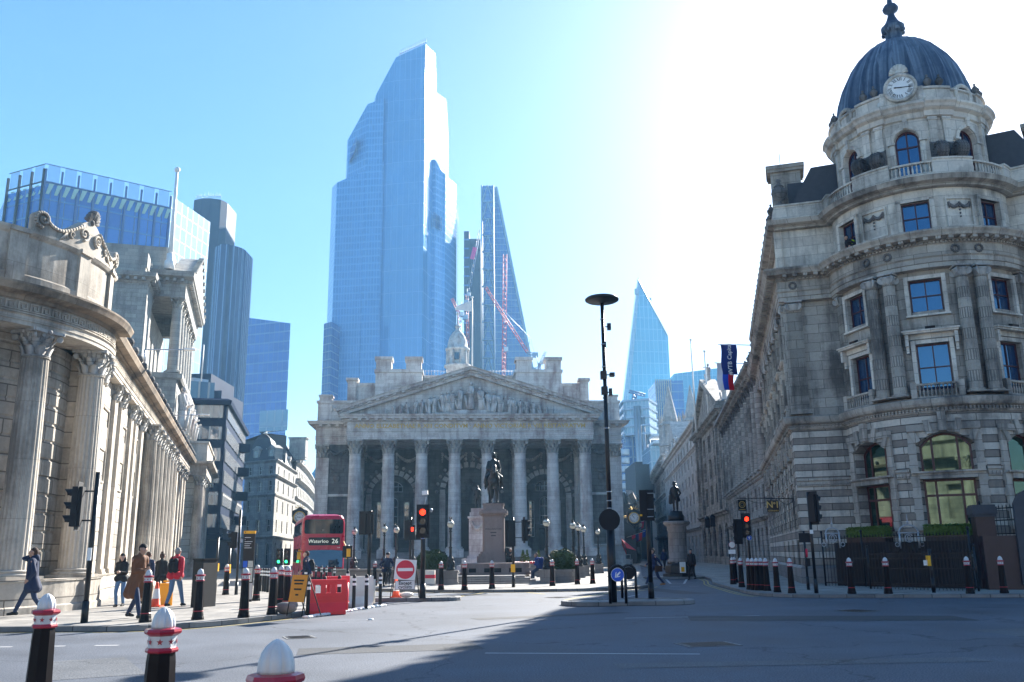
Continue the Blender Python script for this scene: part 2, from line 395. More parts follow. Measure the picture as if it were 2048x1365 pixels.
class MB:
 def __init__(s):s.v=[];s.f=[];s.uv={};s.mi=[];s.sm=[];s.m=0;s.M=None
 def add(s,vs,fs,smooth=False,uvs=None):
  b=len(s.v)
  for p in vs:
   p=Vector(p)
   s.v.append(s.M@p if s.M else p)
  for i,f in enumerate(fs):
   if uvs:s.uv[len(s.f)]=uvs[i]
   s.f.append([b+k for k in f]);s.mi.append(s.m);s.sm.append(smooth)
  return s
 def box(s,x0,y0,z0,x1,y1,z1):
  return s.add([(x0,y0,z0),(x1,y0,z0),(x1,y1,z0),(x0,y1,z0),(x0,y0,z1),(x1,y0,z1),(x1,y1,z1),(x0,y1,z1)],[(0,3,2,1),(4,5,6,7),(0,1,5,4),(1,2,6,5),(2,3,7,6),(3,0,4,7)])
 def cbox(s,c,d,R=None):
  h=[k/2 for k in d];c=Vector(c);vs=[]
  for z in(-1,1):
   for x,y in((-1,-1),(1,-1),(1,1),(-1,1)):
    p=Vector((x*h[0],y*h[1],z*h[2]));vs.append(c+(R@p if R else p))
  return s.add(vs,[(0,3,2,1),(4,5,6,7),(0,1,5,4),(1,2,6,5),(2,3,7,6),(3,0,4,7)])
 def prism(s,poly,z0,z1,cap=True):
  n=len(poly);zt=z1 if isinstance(z1,(list,tuple))else[z1]*n
  zb=z0 if isinstance(z0,(list,tuple))else[z0]*n
  vs=[(p[0],p[1],zb[i])for i,p in enumerate(poly)]+[(p[0],p[1],zt[i])for i,p in enumerate(poly)]
  fs=[(i,(i+1)%n,n+(i+1)%n,n+i)for i in range(n)]
  if cap:fs+=[tuple(range(n-1,-1,-1)),tuple(range(n,2*n))]
  return s.add(vs,fs)
 def extr(s,poly,y0,y1):
  n=len(poly)
  vs=[(p[0],y0,p[1])for p in poly]+[(p[0],y1,p[1])for p in poly]
  fs=[(i,(i+1)%n,n+(i+1)%n,n+i)for i in range(n)][::1]+[tuple(range(n-1,-1,-1)),tuple(range(n,2*n))]
  return s.add(vs,[tuple(reversed(f))for f in fs])
 def lathe(s,prof,seg=12,c=(0,0,0),smooth=True,a0=0,a1=2*pi,mod=None,cap=True):
  full=abs(a1-a0-2*pi)<1e-6;n=seg if full else seg+1;vs=[];fs=[]
  for r,z in prof:
   for i in range(n):
    a=a0+(a1-a0)*i/seg;rr=r*(mod(a)if mod else 1)
    vs.append((c[0]+rr*cos(a),c[1]+rr*sin(a),c[2]+z))
  for j in range(len(prof)-1):
   for i in range(seg):
    k=(i+1)%n if full else i+1
    fs.append((j*n+i,j*n+k,(j+1)*n+k,(j+1)*n+i))
  s.add(vs,fs,smooth)
  if cap and full:
   for j,rev in((0,True),(len(prof)-1,False)):
    if prof[j][0]>1e-4:
     q=list(range(j*n,j*n+n));b=len(s.v)-len(vs)
     s.f.append([b+k for k in(q[::-1]if rev else q)]);s.mi.append(s.m);s.sm.append(False)
  return s
 def tube(s,p0,p1,r0,r1=None,seg=8,smooth=True,cap=True):
  p0,p1=Vector(p0),Vector(p1);r1=r0 if r1 is None else r1
  z=(p1-p0);L=z.length
  if L<1e-7:return s
  q=z.to_track_quat('Z','Y').to_matrix();vs=[]
  for p,r in((p0,r0),(p1,r1)):
   for i in range(seg):vs.append(p+q@Vector((r*cos(2*pi*i/seg),r*sin(2*pi*i/seg),0)))
  s.add(vs,[(i,(i+1)%seg,seg+(i+1)%seg,seg+i)for i in range(seg)],smooth)
  if cap:
   b=len(s.v)-2*seg
   s.f+=[[b+k for k in range(seg-1,-1,-1)],[b+k for k in range(seg,2*seg)]];s.mi+=[s.m]*2;s.sm+=[False]*2
  return s
 def path(s,pts,r,seg=6):
  for i in range(len(pts)-1):
   s.tube(pts[i],pts[i+1],r if not callable(r)else r(i/(len(pts)-1)),r if not callable(r)else r((i+1)/(len(pts)-1)),seg)
  return s
 def ball(s,c,r,seg=10,rings=6,sc=(1,1,1),R=None):
  vs=[];fs=[];c=Vector(c)
  for j in range(rings+1):
   t=pi*j/rings
   for i in range(seg):
    p=Vector((r*sc[0]*sin(t)*cos(2*pi*i/seg),r*sc[1]*sin(t)*sin(2*pi*i/seg),-r*sc[2]*cos(t)))
    vs.append(c+(R@p if R else p))
  for j in range(rings):
   for i in range(seg):
    k=(i+1)%seg;fs.append((j*seg+i,j*seg+k,(j+1)*seg+k,(j+1)*seg+i))
  return s.add(vs,fs,True)
 def sweep(s,path,prof,closed=False):
  n=len(path);P=[Vector(p[:2])for p in path];N=[]
  for i in range(n):
   a=P[i]-P[i-1]if(i>0 or closed)else P[1]-P[0]
   b=P[(i+1)%n]-P[i]if(i<n-1 or closed)else a
   a,b=a.normalized(),b.normalized()
   na,nb=Vector((a.y,-a.x)),Vector((b.y,-b.x));m=na+nb
   m=m/max(.25,m.dot(na))if m.length>1e-6 else na
   N.append(m)
  k=len(prof);L=[0]
  for i in range(1,n+1):L.append(L[-1]+(P[i%n]-P[i-1]).length)
  vs=[(P[i].x+N[i].x*w,P[i].y+N[i].y*w,z)for i in range(n)for w,z in prof]
  vl=[0]
  for j in range(1,k):vl.append(vl[-1]+hypot(prof[j][0]-prof[j-1][0],prof[j][1]-prof[j-1][1]))
  fs=[];uvs=[];last=n if closed else n-1
  for i in range(last):
   for j in range(k-1):
    a=i*k+j;b=((i+1)%n)*k+j
    fs.append((a,b,b+1,a+1));v0,v1=prof[j][1],prof[j+1][1]
    if abs(v0-v1)<.02:v1=v0+(vl[j+1]-vl[j])
    uvs.append([(L[i],v0),(L[i+1],v0),(L[i+1],v1),(L[i],v1)])
  s.add(vs,fs,False,uvs)
  if not closed:
   b=len(s.v)-n*k
   s.f+=[[b+j for j in range(k-1,-1,-1)],[b+(n-1)*k+j for j in range(k)]];s.mi+=[s.m]*2;s.sm+=[False]*2
  return s
 def dentils(s,path,z0,z1,w0,w1,sp,wd):
  P=[Vector(p[:2])for p in path]
  for i in range(len(P)-1):
   d=P[i+1]-P[i];L=d.length;
   if L<sp*.6 and len(P)<6:continue
   d.normalize();nn=Vector((d.y,-d.x));c=max(1,round(L/sp))
   for k in range(c):
    q=P[i]+d*(L*(k+.5)/c);m=q+nn*((w0+w1)/2)
    s.cbox((m.x,m.y,(z0+z1)/2),(min(wd,L/c*.6),abs(w1-w0),z1-z0),Matrix.Rotation(atan2(d.y,d.x),3,'Z'))
  return s
 def pieces(s,name,mats,parent,M):
  "one object for every separate piece"
  par=list(range(len(s.v)))
  def fd(a):
   while par[a]!=a:par[a]=par[par[a]];a=par[a]
   return a
  for f in s.f:
   for k in f[1:]:par[fd(k)]=fd(f[0])
  bb={}
  for i,p in enumerate(s.v):
   r=fd(i);b=bb.setdefault(r,[list(p),list(p)])
   for k in range(3):b[0][k]=min(b[0][k],p[k]-.02);b[1][k]=max(b[1][k],p[k]+.02)
  R=list(bb)
  for i in range(len(R)):
   for j in range(i):
    a,b=bb[R[i]],bb[R[j]]
    if all(a[0][k]<=b[1][k]and b[0][k]<=a[1][k]for k in range(3)):par[fd(R[i])]=fd(R[j])
  G_={}
  for i,f in enumerate(s.f):G_.setdefault(fd(f[0]),[]).append(i)
  first=None
  for fl in G_.values():
   q=MB();q.local=s_local(s);mp={}
   for i in fl:
    f=[]
    for k in s.f[i]:
     if k not in mp:mp[k]=len(q.v);q.v.append(s.v[k])
     f.append(mp[k])
    if i in s.uv:q.uv[len(q.f)]=s.uv[i]
    q.f.append(f);q.mi.append(s.mi[i]);q.sm.append(s.sm[i])
   o=bpy.data.objects.new(name,q.mesh(name,mats));reg(o,parent,M or(WM[parent]if(parent and s_local(s))else I4));first=first or o
  return first
 def mesh(s,name,mats):
  me=bpy.data.meshes.new(name);me.from_pydata([tuple(p)for p in s.v],[],s.f)
  for m in(mats if isinstance(mats,(list,tuple))else[mats]):me.materials.append(m)
  me.polygons.foreach_set('material_index',s.mi);me.polygons.foreach_set('use_smooth',s.sm)
  uvl=me.uv_layers.new(name='UVMap').data;me.update()
  for p in me.polygons:
   u=s.uv.get(p.index)
   if u:
    for k,li in enumerate(p.loop_indices):uvl[li].uv=u[k]
   else:
    n=p.normal
    if abs(n.z)>.75:
     for li in p.loop_indices:
      q=me.vertices[me.loops[li].vertex_index].co;uvl[li].uv=(q.x,q.y)
    else:
     h=hypot(n.x,n.y)or 1;tx,ty=-n.y/h,n.x/h
     for li in p.loop_indices:
      q=me.vertices[me.loops[li].vertex_index].co;uvl[li].uv=(q.x*tx+q.y*ty,q.z)
  return me
 def obj(s,name,mats,parent=None,M=None):
  if name in SPLIT:return s.pieces(name,mats,parent,M)
  o=bpy.data.objects.new(name,s.mesh(name,mats));reg(o,parent,M or(WM[parent]if(parent and s_local(s))else I4));return o
SPLIT={'pedestal','arch_moulding','string_course','wall_panel','drum_pilaster','swag','key_frieze','attic_block','roof_vase','lion_mask','rooftop_dormer','pipe','louvre','rib','conifer_','wall_course','plinth'}
def s_local(s):return getattr(s,'local',False)
def reg(o,parent,M):
 link(o,parent,M)
 if parent:KIDS.setdefault(parent,[]).append(o)
 return o
def inst(name,me,parent,M):
 return reg(bpy.data.objects.new(name,me),parent,M)
def LM():
 m=MB();m.local=True;return m
def newmat(name):
 m=bpy.data.materials.new(name);m.use_nodes=True;n=m.node_tree.nodes
 return m,n,m.node_tree.links,n['Principled BSDF']
def N(nodes,t,**k):
 x=nodes.new('ShaderNode'+t)
 for a,b in k.items():setattr(x,a,b)
 return x
def plain(name,col,rough=.6,metal=0,var=.12,scale=3,emit=None,ior=1.45,bump=0,coat=0):
 m,n,l,b=newmat(name)
 b.inputs['Roughness'].default_value=rough;b.inputs['Metallic'].default_value=metal;b.inputs['IOR'].default_value=ior
 if coat:b.inputs['Coat Weight'].default_value=coat;b.inputs['Coat Roughness'].default_value=.08
 tc=N(n,'TexCoord');nz=N(n,'TexNoise');nz.inputs['Scale'].default_value=scale;nz.inputs['Detail'].default_value=5
 l.new(tc.outputs['Object'],nz.inputs['Vector'])
 mx=N(n,'Mix',data_type='RGBA');l.new(nz.outputs[0],mx.inputs[0])
 mx.inputs[6].default_value=tuple(c*(1-var)for c in col)+(1,);mx.inputs[7].default_value=tuple(min(1,c*(1+var))for c in col)+(1,)
 l.new(mx.outputs[2],b.inputs['Base Color'])
 rr=N(n,'MapRange');rr.inputs[3].default_value=max(.02,rough-.08);rr.inputs[4].default_value=min(1,rough+.1)if rough>.1 else.02
 l.new(nz.outputs[0],rr.inputs[0]);l.new(rr.outputs[0],b.inputs['Roughness'])
 if bump:
  bp=N(n,'Bump');bp.inputs['Strength'].default_value=bump;bp.inputs['Distance'].default_value=.02
  l.new(nz.outputs[0],bp.inputs['Height']);l.new(bp.outputs[0],b.inputs['Normal'])
 if emit:
  b.inputs['Emission Color'].default_value=tuple(emit[:3])+(1,);b.inputs['Emission Strength'].default_value=emit[3]
 return m
def stone(name,c1,c2,soot,bw=.9,bh=.38,mortar=.35,msize=.012,sootamt=.5,bump=.5,bands=None,rough=.85,fine=1.0):
 m,n,l,b=newmat(name);b.inputs['Roughness'].default_value=rough;b.inputs['Specular IOR Level'].default_value=.25
 uv=N(n,'UVMap');geo=N(n,'NewGeometry')
 br=N(n,'TexBrick');l.new(uv.outputs[0],br.inputs['Vector']);br.inputs['Scale'].default_value=1
 br.inputs['Brick Width'].default_value=bw;br.inputs['Row Height'].default_value=bh
 br.inputs['Mortar Size'].default_value=msize;br.inputs['Mortar Smooth'].default_value=.3;br.inputs['Bias'].default_value=0
 br.inputs['Color1'].default_value=tuple(c1)+(1,);br.inputs['Color2'].default_value=tuple(c*.84 for c in c2)+(1,)
 br.inputs['Mortar'].default_value=tuple(c*mortar*.8 for c in c1)+(1,)
 col=br.outputs['Color']
 if bands:
  sp=N(n,'SeparateXYZ');l.new(uv.outputs[0],sp.inputs[0])
  d1=N(n,'Math',operation='DIVIDE');l.new(sp.outputs[1],d1.inputs[0]);d1.inputs[1].default_value=bh*2
  fr=N(n,'Math',operation='FRACT');l.new(d1.outputs[0],fr.inputs[0])
  gt=N(n,'Math',operation='GREATER_THAN');l.new(fr.outputs[0],gt.inputs[0]);gt.inputs[1].default_value=.5
  mb=N(n,'Mix',data_type='RGBA',blend_type='MULTIPLY');l.new(gt.outputs[0],mb.inputs[0]);l.new(col,mb.inputs[6]);mb.inputs[7].default_value=tuple(bands)+(1,)
  col=mb.outputs[2]
 mp=N(n,'Mapping');l.new(geo.outputs['Position'],mp.inputs[0]);mp.inputs['Scale'].default_value=(1.3,1.3,.16)
 n1=N(n,'TexNoise');n1.inputs['Scale'].default_value=1.0;n1.inputs['Detail'].default_value=6;n1.inputs['Roughness'].default_value=.65
 l.new(mp.outputs[0],n1.inputs['Vector'])
 n2=N(n,'TexNoise');n2.inputs['Scale'].default_value=.45;n2.inputs['Detail'].default_value=8;n2.inputs['Roughness'].default_value=.7
 l.new(geo.outputs['Position'],n2.inputs['Vector'])
 ad=N(n,'Math',operation='ADD');l.new(n1.outputs[0],ad.inputs[0]);l.new(n2.outputs[0],ad.inputs[1])
 cr=N(n,'MapRange');cr.inputs[1].default_value=.93;cr.inputs[2].default_value=1.2;cr.inputs[3].default_value=0;cr.inputs[4].default_value=min(.9,sootamt*1.2)
 l.new(ad.outputs[0],cr.inputs[0])
 mx=N(n,'Mix',data_type='RGBA');l.new(cr.outputs[0],mx.inputs[0]);l.new(col,mx.inputs[6]);mx.inputs[7].default_value=tuple(soot)+(1,)
 n3=N(n,'TexNoise');n3.inputs['Scale'].default_value=9*fine;n3.inputs['Detail'].default_value=6;l.new(geo.outputs['Position'],n3.inputs['Vector'])
 m2=N(n,'MapRange');m2.inputs[3].default_value=.82;m2.inputs[4].default_value=1.16;l.new(n3.outputs[0],m2.inputs[0])
 mm=N(n,'Mix',data_type='RGBA',blend_type='MULTIPLY');mm.inputs[0].default_value=1;l.new(mx.outputs[2],mm.inputs[6]);l.new(m2.outputs[0],mm.inputs[7])
 l.new(mm.outputs[2],b.inputs['Base Color'])
 inv=N(n,'Math',operation='SUBTRACT');inv.inputs[0].default_value=1;l.new(br.outputs['Fac'],inv.inputs[1])
 a2=N(n,'Math',operation='MULTIPLY_ADD');l.new(n3.outputs[0],a2.inputs[0]);a2.inputs[1].default_value=.35;l.new(inv.outputs[0],a2.inputs[2])
 bp=N(n,'Bump');bp.inputs['Strength'].default_value=bump;bp.inputs['Distance'].default_value=.03
 l.new(a2.outputs[0],bp.inputs['Height']);l.new(bp.outputs[0],b.inputs['Normal'])
 return m
def glassgrid(name,c1,c2,mull,bw,bh,ms,rough=.08,ior=2.2,metal=0.0,spand=None,sp_frac=.25,warp=.02,blinds=0.):
 "curtain walling: panes of slightly different tone, mullions, opaque spandrel strips"
 m,n,l,b=newmat(name);uv=N(n,'UVMap')
 br=N(n,'TexBrick',offset=0.0,squash=1.0);l.new(uv.outputs[0],br.inputs['Vector']);br.inputs['Scale'].default_value=1
 br.inputs['Brick Width'].default_value=bw;br.inputs['Row Height'].default_value=bh;br.inputs['Mortar Size'].default_value=ms;br.inputs['Mortar Smooth'].default_value=.1
 br.inputs['Color1'].default_value=tuple(c1)+(1,);br.inputs['Color2'].default_value=tuple(c2)+(1,);br.inputs['Mortar'].default_value=tuple(mull)+(1,)
 col=br.outputs['Color'];geo=N(n,'NewGeometry')
 if spand:
  sp=N(n,'SeparateXYZ');l.new(uv.outputs[0],sp.inputs[0])
  d1=N(n,'Math',operation='DIVIDE');l.new(sp.outputs[1],d1.inputs[0]);d1.inputs[1].default_value=bh
  fr=N(n,'Math',operation='FRACT');l.new(d1.outputs[0],fr.inputs[0])
  gt=N(n,'Math',operation='LESS_THAN');l.new(fr.outputs[0],gt.inputs[0]);gt.inputs[1].default_value=sp_frac
  mb=N(n,'Mix',data_type='RGBA');l.new(gt.outputs[0],mb.inputs[0]);l.new(col,mb.inputs[6]);mb.inputs[7].default_value=tuple(spand)+(1,)
  col=mb.outputs[2]
 nz=N(n,'TexNoise');nz.inputs['Scale'].default_value=.02;nz.inputs['Detail'].default_value=4;l.new(geo.outputs['Position'],nz.inputs['Vector'])
 mr=N(n,'MapRange');mr.inputs[3].default_value=.7;mr.inputs[4].default_value=1.35;l.new(nz.outputs[0],mr.inputs[0])
 mm=N(n,'Mix',data_type='RGBA',blend_type='MULTIPLY');mm.inputs[0].default_value=1;l.new(col,mm.inputs[6]);l.new(mr.outputs[0],mm.inputs[7])
 l.new(mm.outputs[2],b.inputs['Base Color'])
 b.inputs['IOR'].default_value=ior;b.inputs['Metallic'].default_value=metal
 rr=N(n,'MapRange');rr.inputs[3].default_value=rough;rr.inputs[4].default_value=.5;l.new(br.outputs['Fac'],rr.inputs[0]);l.new(rr.outputs[0],b.inputs['Roughness'])
 vo=N(n,'TexBrick',offset=0.0);l.new(uv.outputs[0],vo.inputs['Vector']);vo.inputs['Scale'].default_value=1
 vo.inputs['Brick Width'].default_value=bw*1;vo.inputs['Row Height'].default_value=bh;vo.inputs['Mortar Size'].default_value=0
 vo.inputs['Color1'].default_value=(0,.5,1,1);vo.inputs['Color2'].default_value=(1,.5,0,1)
 sb=N(n,'VectorMath',operation='SUBTRACT');l.new(vo.outputs['Color'],sb.inputs[0]);sb.inputs[1].default_value=(.5,.5,.5)
 sc=N(n,'VectorMath',operation='SCALE');l.new(sb.outputs[0],sc.inputs[0]);sc.inputs['Scale'].default_value=warp
 av=N(n,'VectorMath',operation='ADD');l.new(geo.outputs['Normal'],av.inputs[0]);l.new(sc.outputs[0],av.inputs[1])
 nn=N(n,'VectorMath',operation='NORMALIZE');l.new(av.outputs[0],nn.inputs[0]);l.new(nn.outputs[0],b.inputs['Normal'])
 return m
def asphalt(name,col,pal,speck=1.0):
 m,n,l,b=newmat(name);geo=N(n,'NewGeometry');b.inputs['Specular IOR Level'].default_value=.35
 a=N(n,'TexNoise');a.inputs['Scale'].default_value=42;a.inputs['Detail'].default_value=3;l.new(geo.outputs['Position'],a.inputs['Vector'])
 c=N(n,'TexNoise');c.inputs['Scale'].default_value=.35;c.inputs['Detail'].default_value=7;c.inputs['Roughness'].default_value=.62;l.new(geo.outputs['Position'],c.inputs['Vector'])
 v=N(n,'TexVoronoi',feature='DISTANCE_TO_EDGE');v.inputs['Scale'].default_value=.16;
 wn=N(n,'TexNoise');wn.inputs['Scale'].default_value=1.1;wn.inputs['Detail'].default_value=6;l.new(geo.outputs['Position'],wn.inputs['Vector'])
 wa=N(n,'VectorMath',operation='MULTIPLY_ADD');l.new(wn.outputs['Color'],wa.inputs[0]);wa.inputs[1].default_value=(1.6,1.6,0);l.new(geo.outputs['Position'],wa.inputs[2]);l.new(wa.outputs[0],v.inputs['Vector'])
 r1=N(n,'ValToRGB');r1.color_ramp.elements[0].position=.3;r1.color_ramp.elements[1].position=.72
 r1.color_ramp.elements[0].color=tuple(k*.55 for k in col)+(1,);r1.color_ramp.elements[1].color=tuple(pal)+(1,);l.new(a.outputs[0],r1.inputs[0])
 mr=N(n,'MapRange');mr.inputs[1].default_value=.3;mr.inputs[2].default_value=.7;mr.inputs[3].default_value=.66;mr.inputs[4].default_value=1.4;l.new(c.outputs[0],mr.inputs[0])
 mm=N(n,'Mix',data_type='RGBA',blend_type='MULTIPLY');mm.inputs[0].default_value=1;l.new(r1.outputs[0],mm.inputs[6]);l.new(mr.outputs[0],mm.inputs[7])
 cr=N(n,'MapRange');cr.inputs[1].default_value=0;cr.inputs[2].default_value=.006;cr.inputs[3].default_value=.45;cr.inputs[4].default_value=1;l.new(v.outputs['Distance'],cr.inputs[0])
 m3=N(n,'Mix',data_type='RGBA',blend_type='MULTIPLY');m3.inputs[0].default_value=1;l.new(mm.outputs[2],m3.inputs[6]);l.new(cr.outputs[0],m3.inputs[7])
 l.new(m3.outputs[2],b.inputs['Base Color'])
 ro=N(n,'MapRange');ro.inputs[3].default_value=.55;ro.inputs[4].default_value=.95;l.new(c.outputs[0],ro.inputs[0]);l.new(ro.outputs[0],b.inputs['Roughness'])
 bp=N(n,'Bump');bp.inputs['Strength'].default_value=.7*speck;bp.inputs['Distance'].default_value=.012;l.new(a.outputs[0],bp.inputs['Height']);l.new(bp.outputs[0],b.inputs['Normal'])
 return m
M={}
M['portland']=stone('portland_stone',(.68,.66,.63),(.66,.645,.61),(.2,.125,.12),1.3,.45,.55,.01,.55,.4)
M['portland_dark']=stone('weathered_shade_portland',(.19,.185,.18),(.16,.155,.15),(.05,.05,.05),1.2,.42,.5,.014,.7,.5)  # weathered stone, darkened further to paint in the shade of the portico recess
M['portland_mid']=stone('grimy_portland',(.46,.45,.42),(.42,.41,.39),(.14,.13,.13),1.2,.42,.6,.01,.6,.4)
M['bank_stone']=stone('bank_stone',(.56,.50,.42),(.44,.40,.345),(.10,.09,.08),1.7,.52,.4,.022,.6,.7)
M['bank_smooth']=stone('bank_smooth_stone',(.55,.49,.41),(.50,.45,.38),(.14,.12,.10),2.2,1.7,.7,.008,.7,.3)
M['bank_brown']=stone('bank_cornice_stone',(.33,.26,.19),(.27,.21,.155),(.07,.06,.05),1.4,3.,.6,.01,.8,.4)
M['corn_stone']=stone('corner_house_stone',(.47,.43,.37),(.41,.375,.325),(.085,.08,.075),1.1,.46,.45,.012,.72,.5)
M['corn_bands']=stone('corner_house_banded_stone',(.60,.555,.48),(.56,.52,.455),(.09,.085,.08),1.5,.31,.3,.018,.6,.9,bands=(.50,.47,.46))
M['corn_pale']=stone('corner_house_pale_stone',(.70,.655,.57),(.66,.61,.54),(.12,.115,.105),1.3,.5,.55,.01,.6,.4)
M['row_a']=stone('street_stone_grey',(.42,.39,.35),(.34,.32,.29),(.07,.065,.06),1.1,.4,.4,.015,.7,.6)
M['row_b']=stone('street_stone_cream',(.62,.56,.51),(.56,.51,.47),(.2,.18,.16),1.1,.5,.7,.01,.45,.3)
M['old_white']=stone('curved_block_stone',(.48,.46,.41),(.42,.40,.37),(.18,.17,.16),1.0,.4,.6,.012,.5,.4)
M['paving']=stone('york_paving',(.36,.335,.30),(.28,.265,.245),(.16,.15,.14),.9,.62,.45,.012,.6,.25,rough=.75)
M['kerb']=stone('granite_kerb',(.25,.245,.24),(.2,.2,.2),(.1,.1,.1),.9,4,.35,.016,.5,.3,rough=.7,fine=4)
M['pink_granite']=stone('pink_granite',(.27,.215,.20),(.24,.195,.18),(.14,.10,.09),4,4,.9,.003,.45,.1,rough=.45,fine=4)
M['grey_granite']=stone('grey_granite',(.26,.24,.225),(.21,.20,.19),(.1,.09,.09),1.5,.4,.5,.01,.5,.3,rough=.6,fine=4)
M['asphalt']=asphalt('asphalt',(.036,.045,.062),(.135,.152,.185))  # blue of the skylit road shade is mixed into the base colour
M['lead']=plain('lead_sheet',(.085,.12,.17),.42,.25,.35,1.2)
M['slate']=plain('slate',(.05,.055,.065),.6,0,.3,4)
M['window_dark']=plain('window_pane',(.010,.022,.045),.03,0,.5,.7,ior=2.1)
M['window_dull']=plain('dull_window_pane',(.008,.011,.016),.08,0,.5,.7,ior=1.42)
M['window_blue']=plain('blue_reflection_pane',(.008,.03,.09),.03,0,.5,.7,ior=2.5);M['window_blue'].node_tree.nodes['Principled BSDF'].inputs['Specular Tint'].default_value=(.5,.78,1,1)  # blue of the reflected sky is put into base colour and specular tint
M['window_green']=plain('green_reflection_pane',(.008,.025,.018),.03,0,.6,1.6,ior=1.95);M['window_green'].node_tree.nodes['Principled BSDF'].inputs['Specular Tint'].default_value=(.68,1,.8,1)  # greenish cast of the reflections is put into base colour and specular tint
M['bus_glass']=plain('bus_glass',(.006,.010,.016),.04,0,.3,1,ior=1.5)
M['window_lit']=plain('window_pane_blind',(.10,.11,.11),.06,0,.5,1.5,ior=2.0)
M['frame_red']=plain('dark_red_frame_paint',(.07,.018,.018),.4)
M['frame_white']=plain('white_frame_paint',(.6,.6,.58),.5)
M['frame_dark']=plain('dark_frame_paint',(.02,.02,.022),.4)
M['black']=plain('black_paint',(.006,.006,.008),.36,0,.3,6)
M['black_matt']=plain('black_plastic',(.007,.007,.009),.65)
M['bollard_black']=plain('bollard_black_paint',(.007,.005,.006),.42,0,.4,7)
M['bollard_black'].node_tree.nodes['Principled BSDF'].inputs['Specular IOR Level'].default_value=.15
M['bollard_white']=plain('bollard_silver_paint',(.56,.57,.58),.42,.1,.2,16)
M['bollard_red']=plain('bollard_red_paint',(.34,.012,.03),.3,0,.2,7,coat=.4)
M['bronze']=plain('dark_bronze',(.028,.032,.034),.42,.55,.5,5)
M['gold']=plain('gold_leaf',(.75,.48,.10),.35,.7,.15,9)
M['gold_flat']=plain('gilt_lettering',(.62,.42,.12),.5,.1,.1,9)
M['white']=plain('white_paint',(.78,.78,.76),.5)
M['steel']=plain('galvanised_steel',(.45,.46,.48),.4,.8)
M['yellow']=plain('yellow_plastic',(.85,.42,.01),.45)
M['orange_sign']=plain('orange_sign_face',(.85,.30,.02),.5,0,.08)
M['red_plastic']=plain('red_plastic_barrier',(.75,.03,.04),.38,0,.15,3)
M['white_plastic']=plain('white_plastic_barrier',(.74,.68,.60),.5,0,.15,3)
M['cone_orange']=plain('cone_orange',(.85,.09,.03),.45)
M['sign_red']=plain('sign_red',(.62,.02,.05),.4,0,.05)
M['sign_blue']=plain('sign_blue',(.01,.10,.55),.35,0,.05)
M['bus_red']=plain('bus_red',(.45,.004,.035),.28,0,.08,2,coat=.3)
M['red_lamp']=plain('red_signal_light',(.9,.02,.01),.4,emit=(1,.025,.006,1.3))
M['green_lamp']=plain('green_signal_light',(.05,.8,.3),.4,emit=(.03,1,.3,.9))
M['off_lens']=plain('unlit_lens',(.03,.03,.03),.15)
M['globe']=plain('opal_globe',(.62,.6,.5),.25,0,.15,4)
M['hedge']=plain('hedge_leaves',(.035,.065,.018),.6,0,.6,9)
M['hedge_bright']=plain('bright_hedge_leaves',(.09,.15,.018),.6,0,.5,9)
M['soil']=plain('soil',(.03,.022,.016),.9)
class Flat:
 R=None
 def __init__(s,P,d):s.P=Vector(P[:2]);s.d=Vector(d[:2]).normalized();s.n=Vector((s.d.y,-s.d.x))
 def pt(s,u,w=0,z=0):q=s.P+s.d*u+s.n*w;return Vector((q.x,q.y,z))
 def ang(s,u=0):return atan2(s.d.y,s.d.x)
 def us(s,a,b):return[a,b]
class Arc:
 def __init__(s,C,R,a0):s.C=Vector(C[:2]);s.R=R;s.a0=a0;s.step=R*radians(6)
 def pt(s,u,w=0,z=0):a=s.a0+u/s.R;return Vector((s.C.x+(s.R+w)*cos(a),s.C.y+(s.R+w)*sin(a),z))
 def ang(s,u=0):return s.a0+u/s.R+pi/2
 def us(s,a,b):
  k=max(1,ceil((b-a)/s.step-1e-6));return[a+(b-a)*i/k for i in range(k+1)]
def spath(S,u0,u1):return[S.pt(u).xy for u in S.us(u0,u1)]
def arch_z(op,u):
 ua,ub,za,zb,r=op;hw=(ub-ua)/2;x=min(hw,abs(u-(ua+ub)/2))
 if r<=0:return zb
 R=(hw*hw+r*r)/(2*r);return zb-r+sqrt(max(0,R*R-x*x))-(R-r)
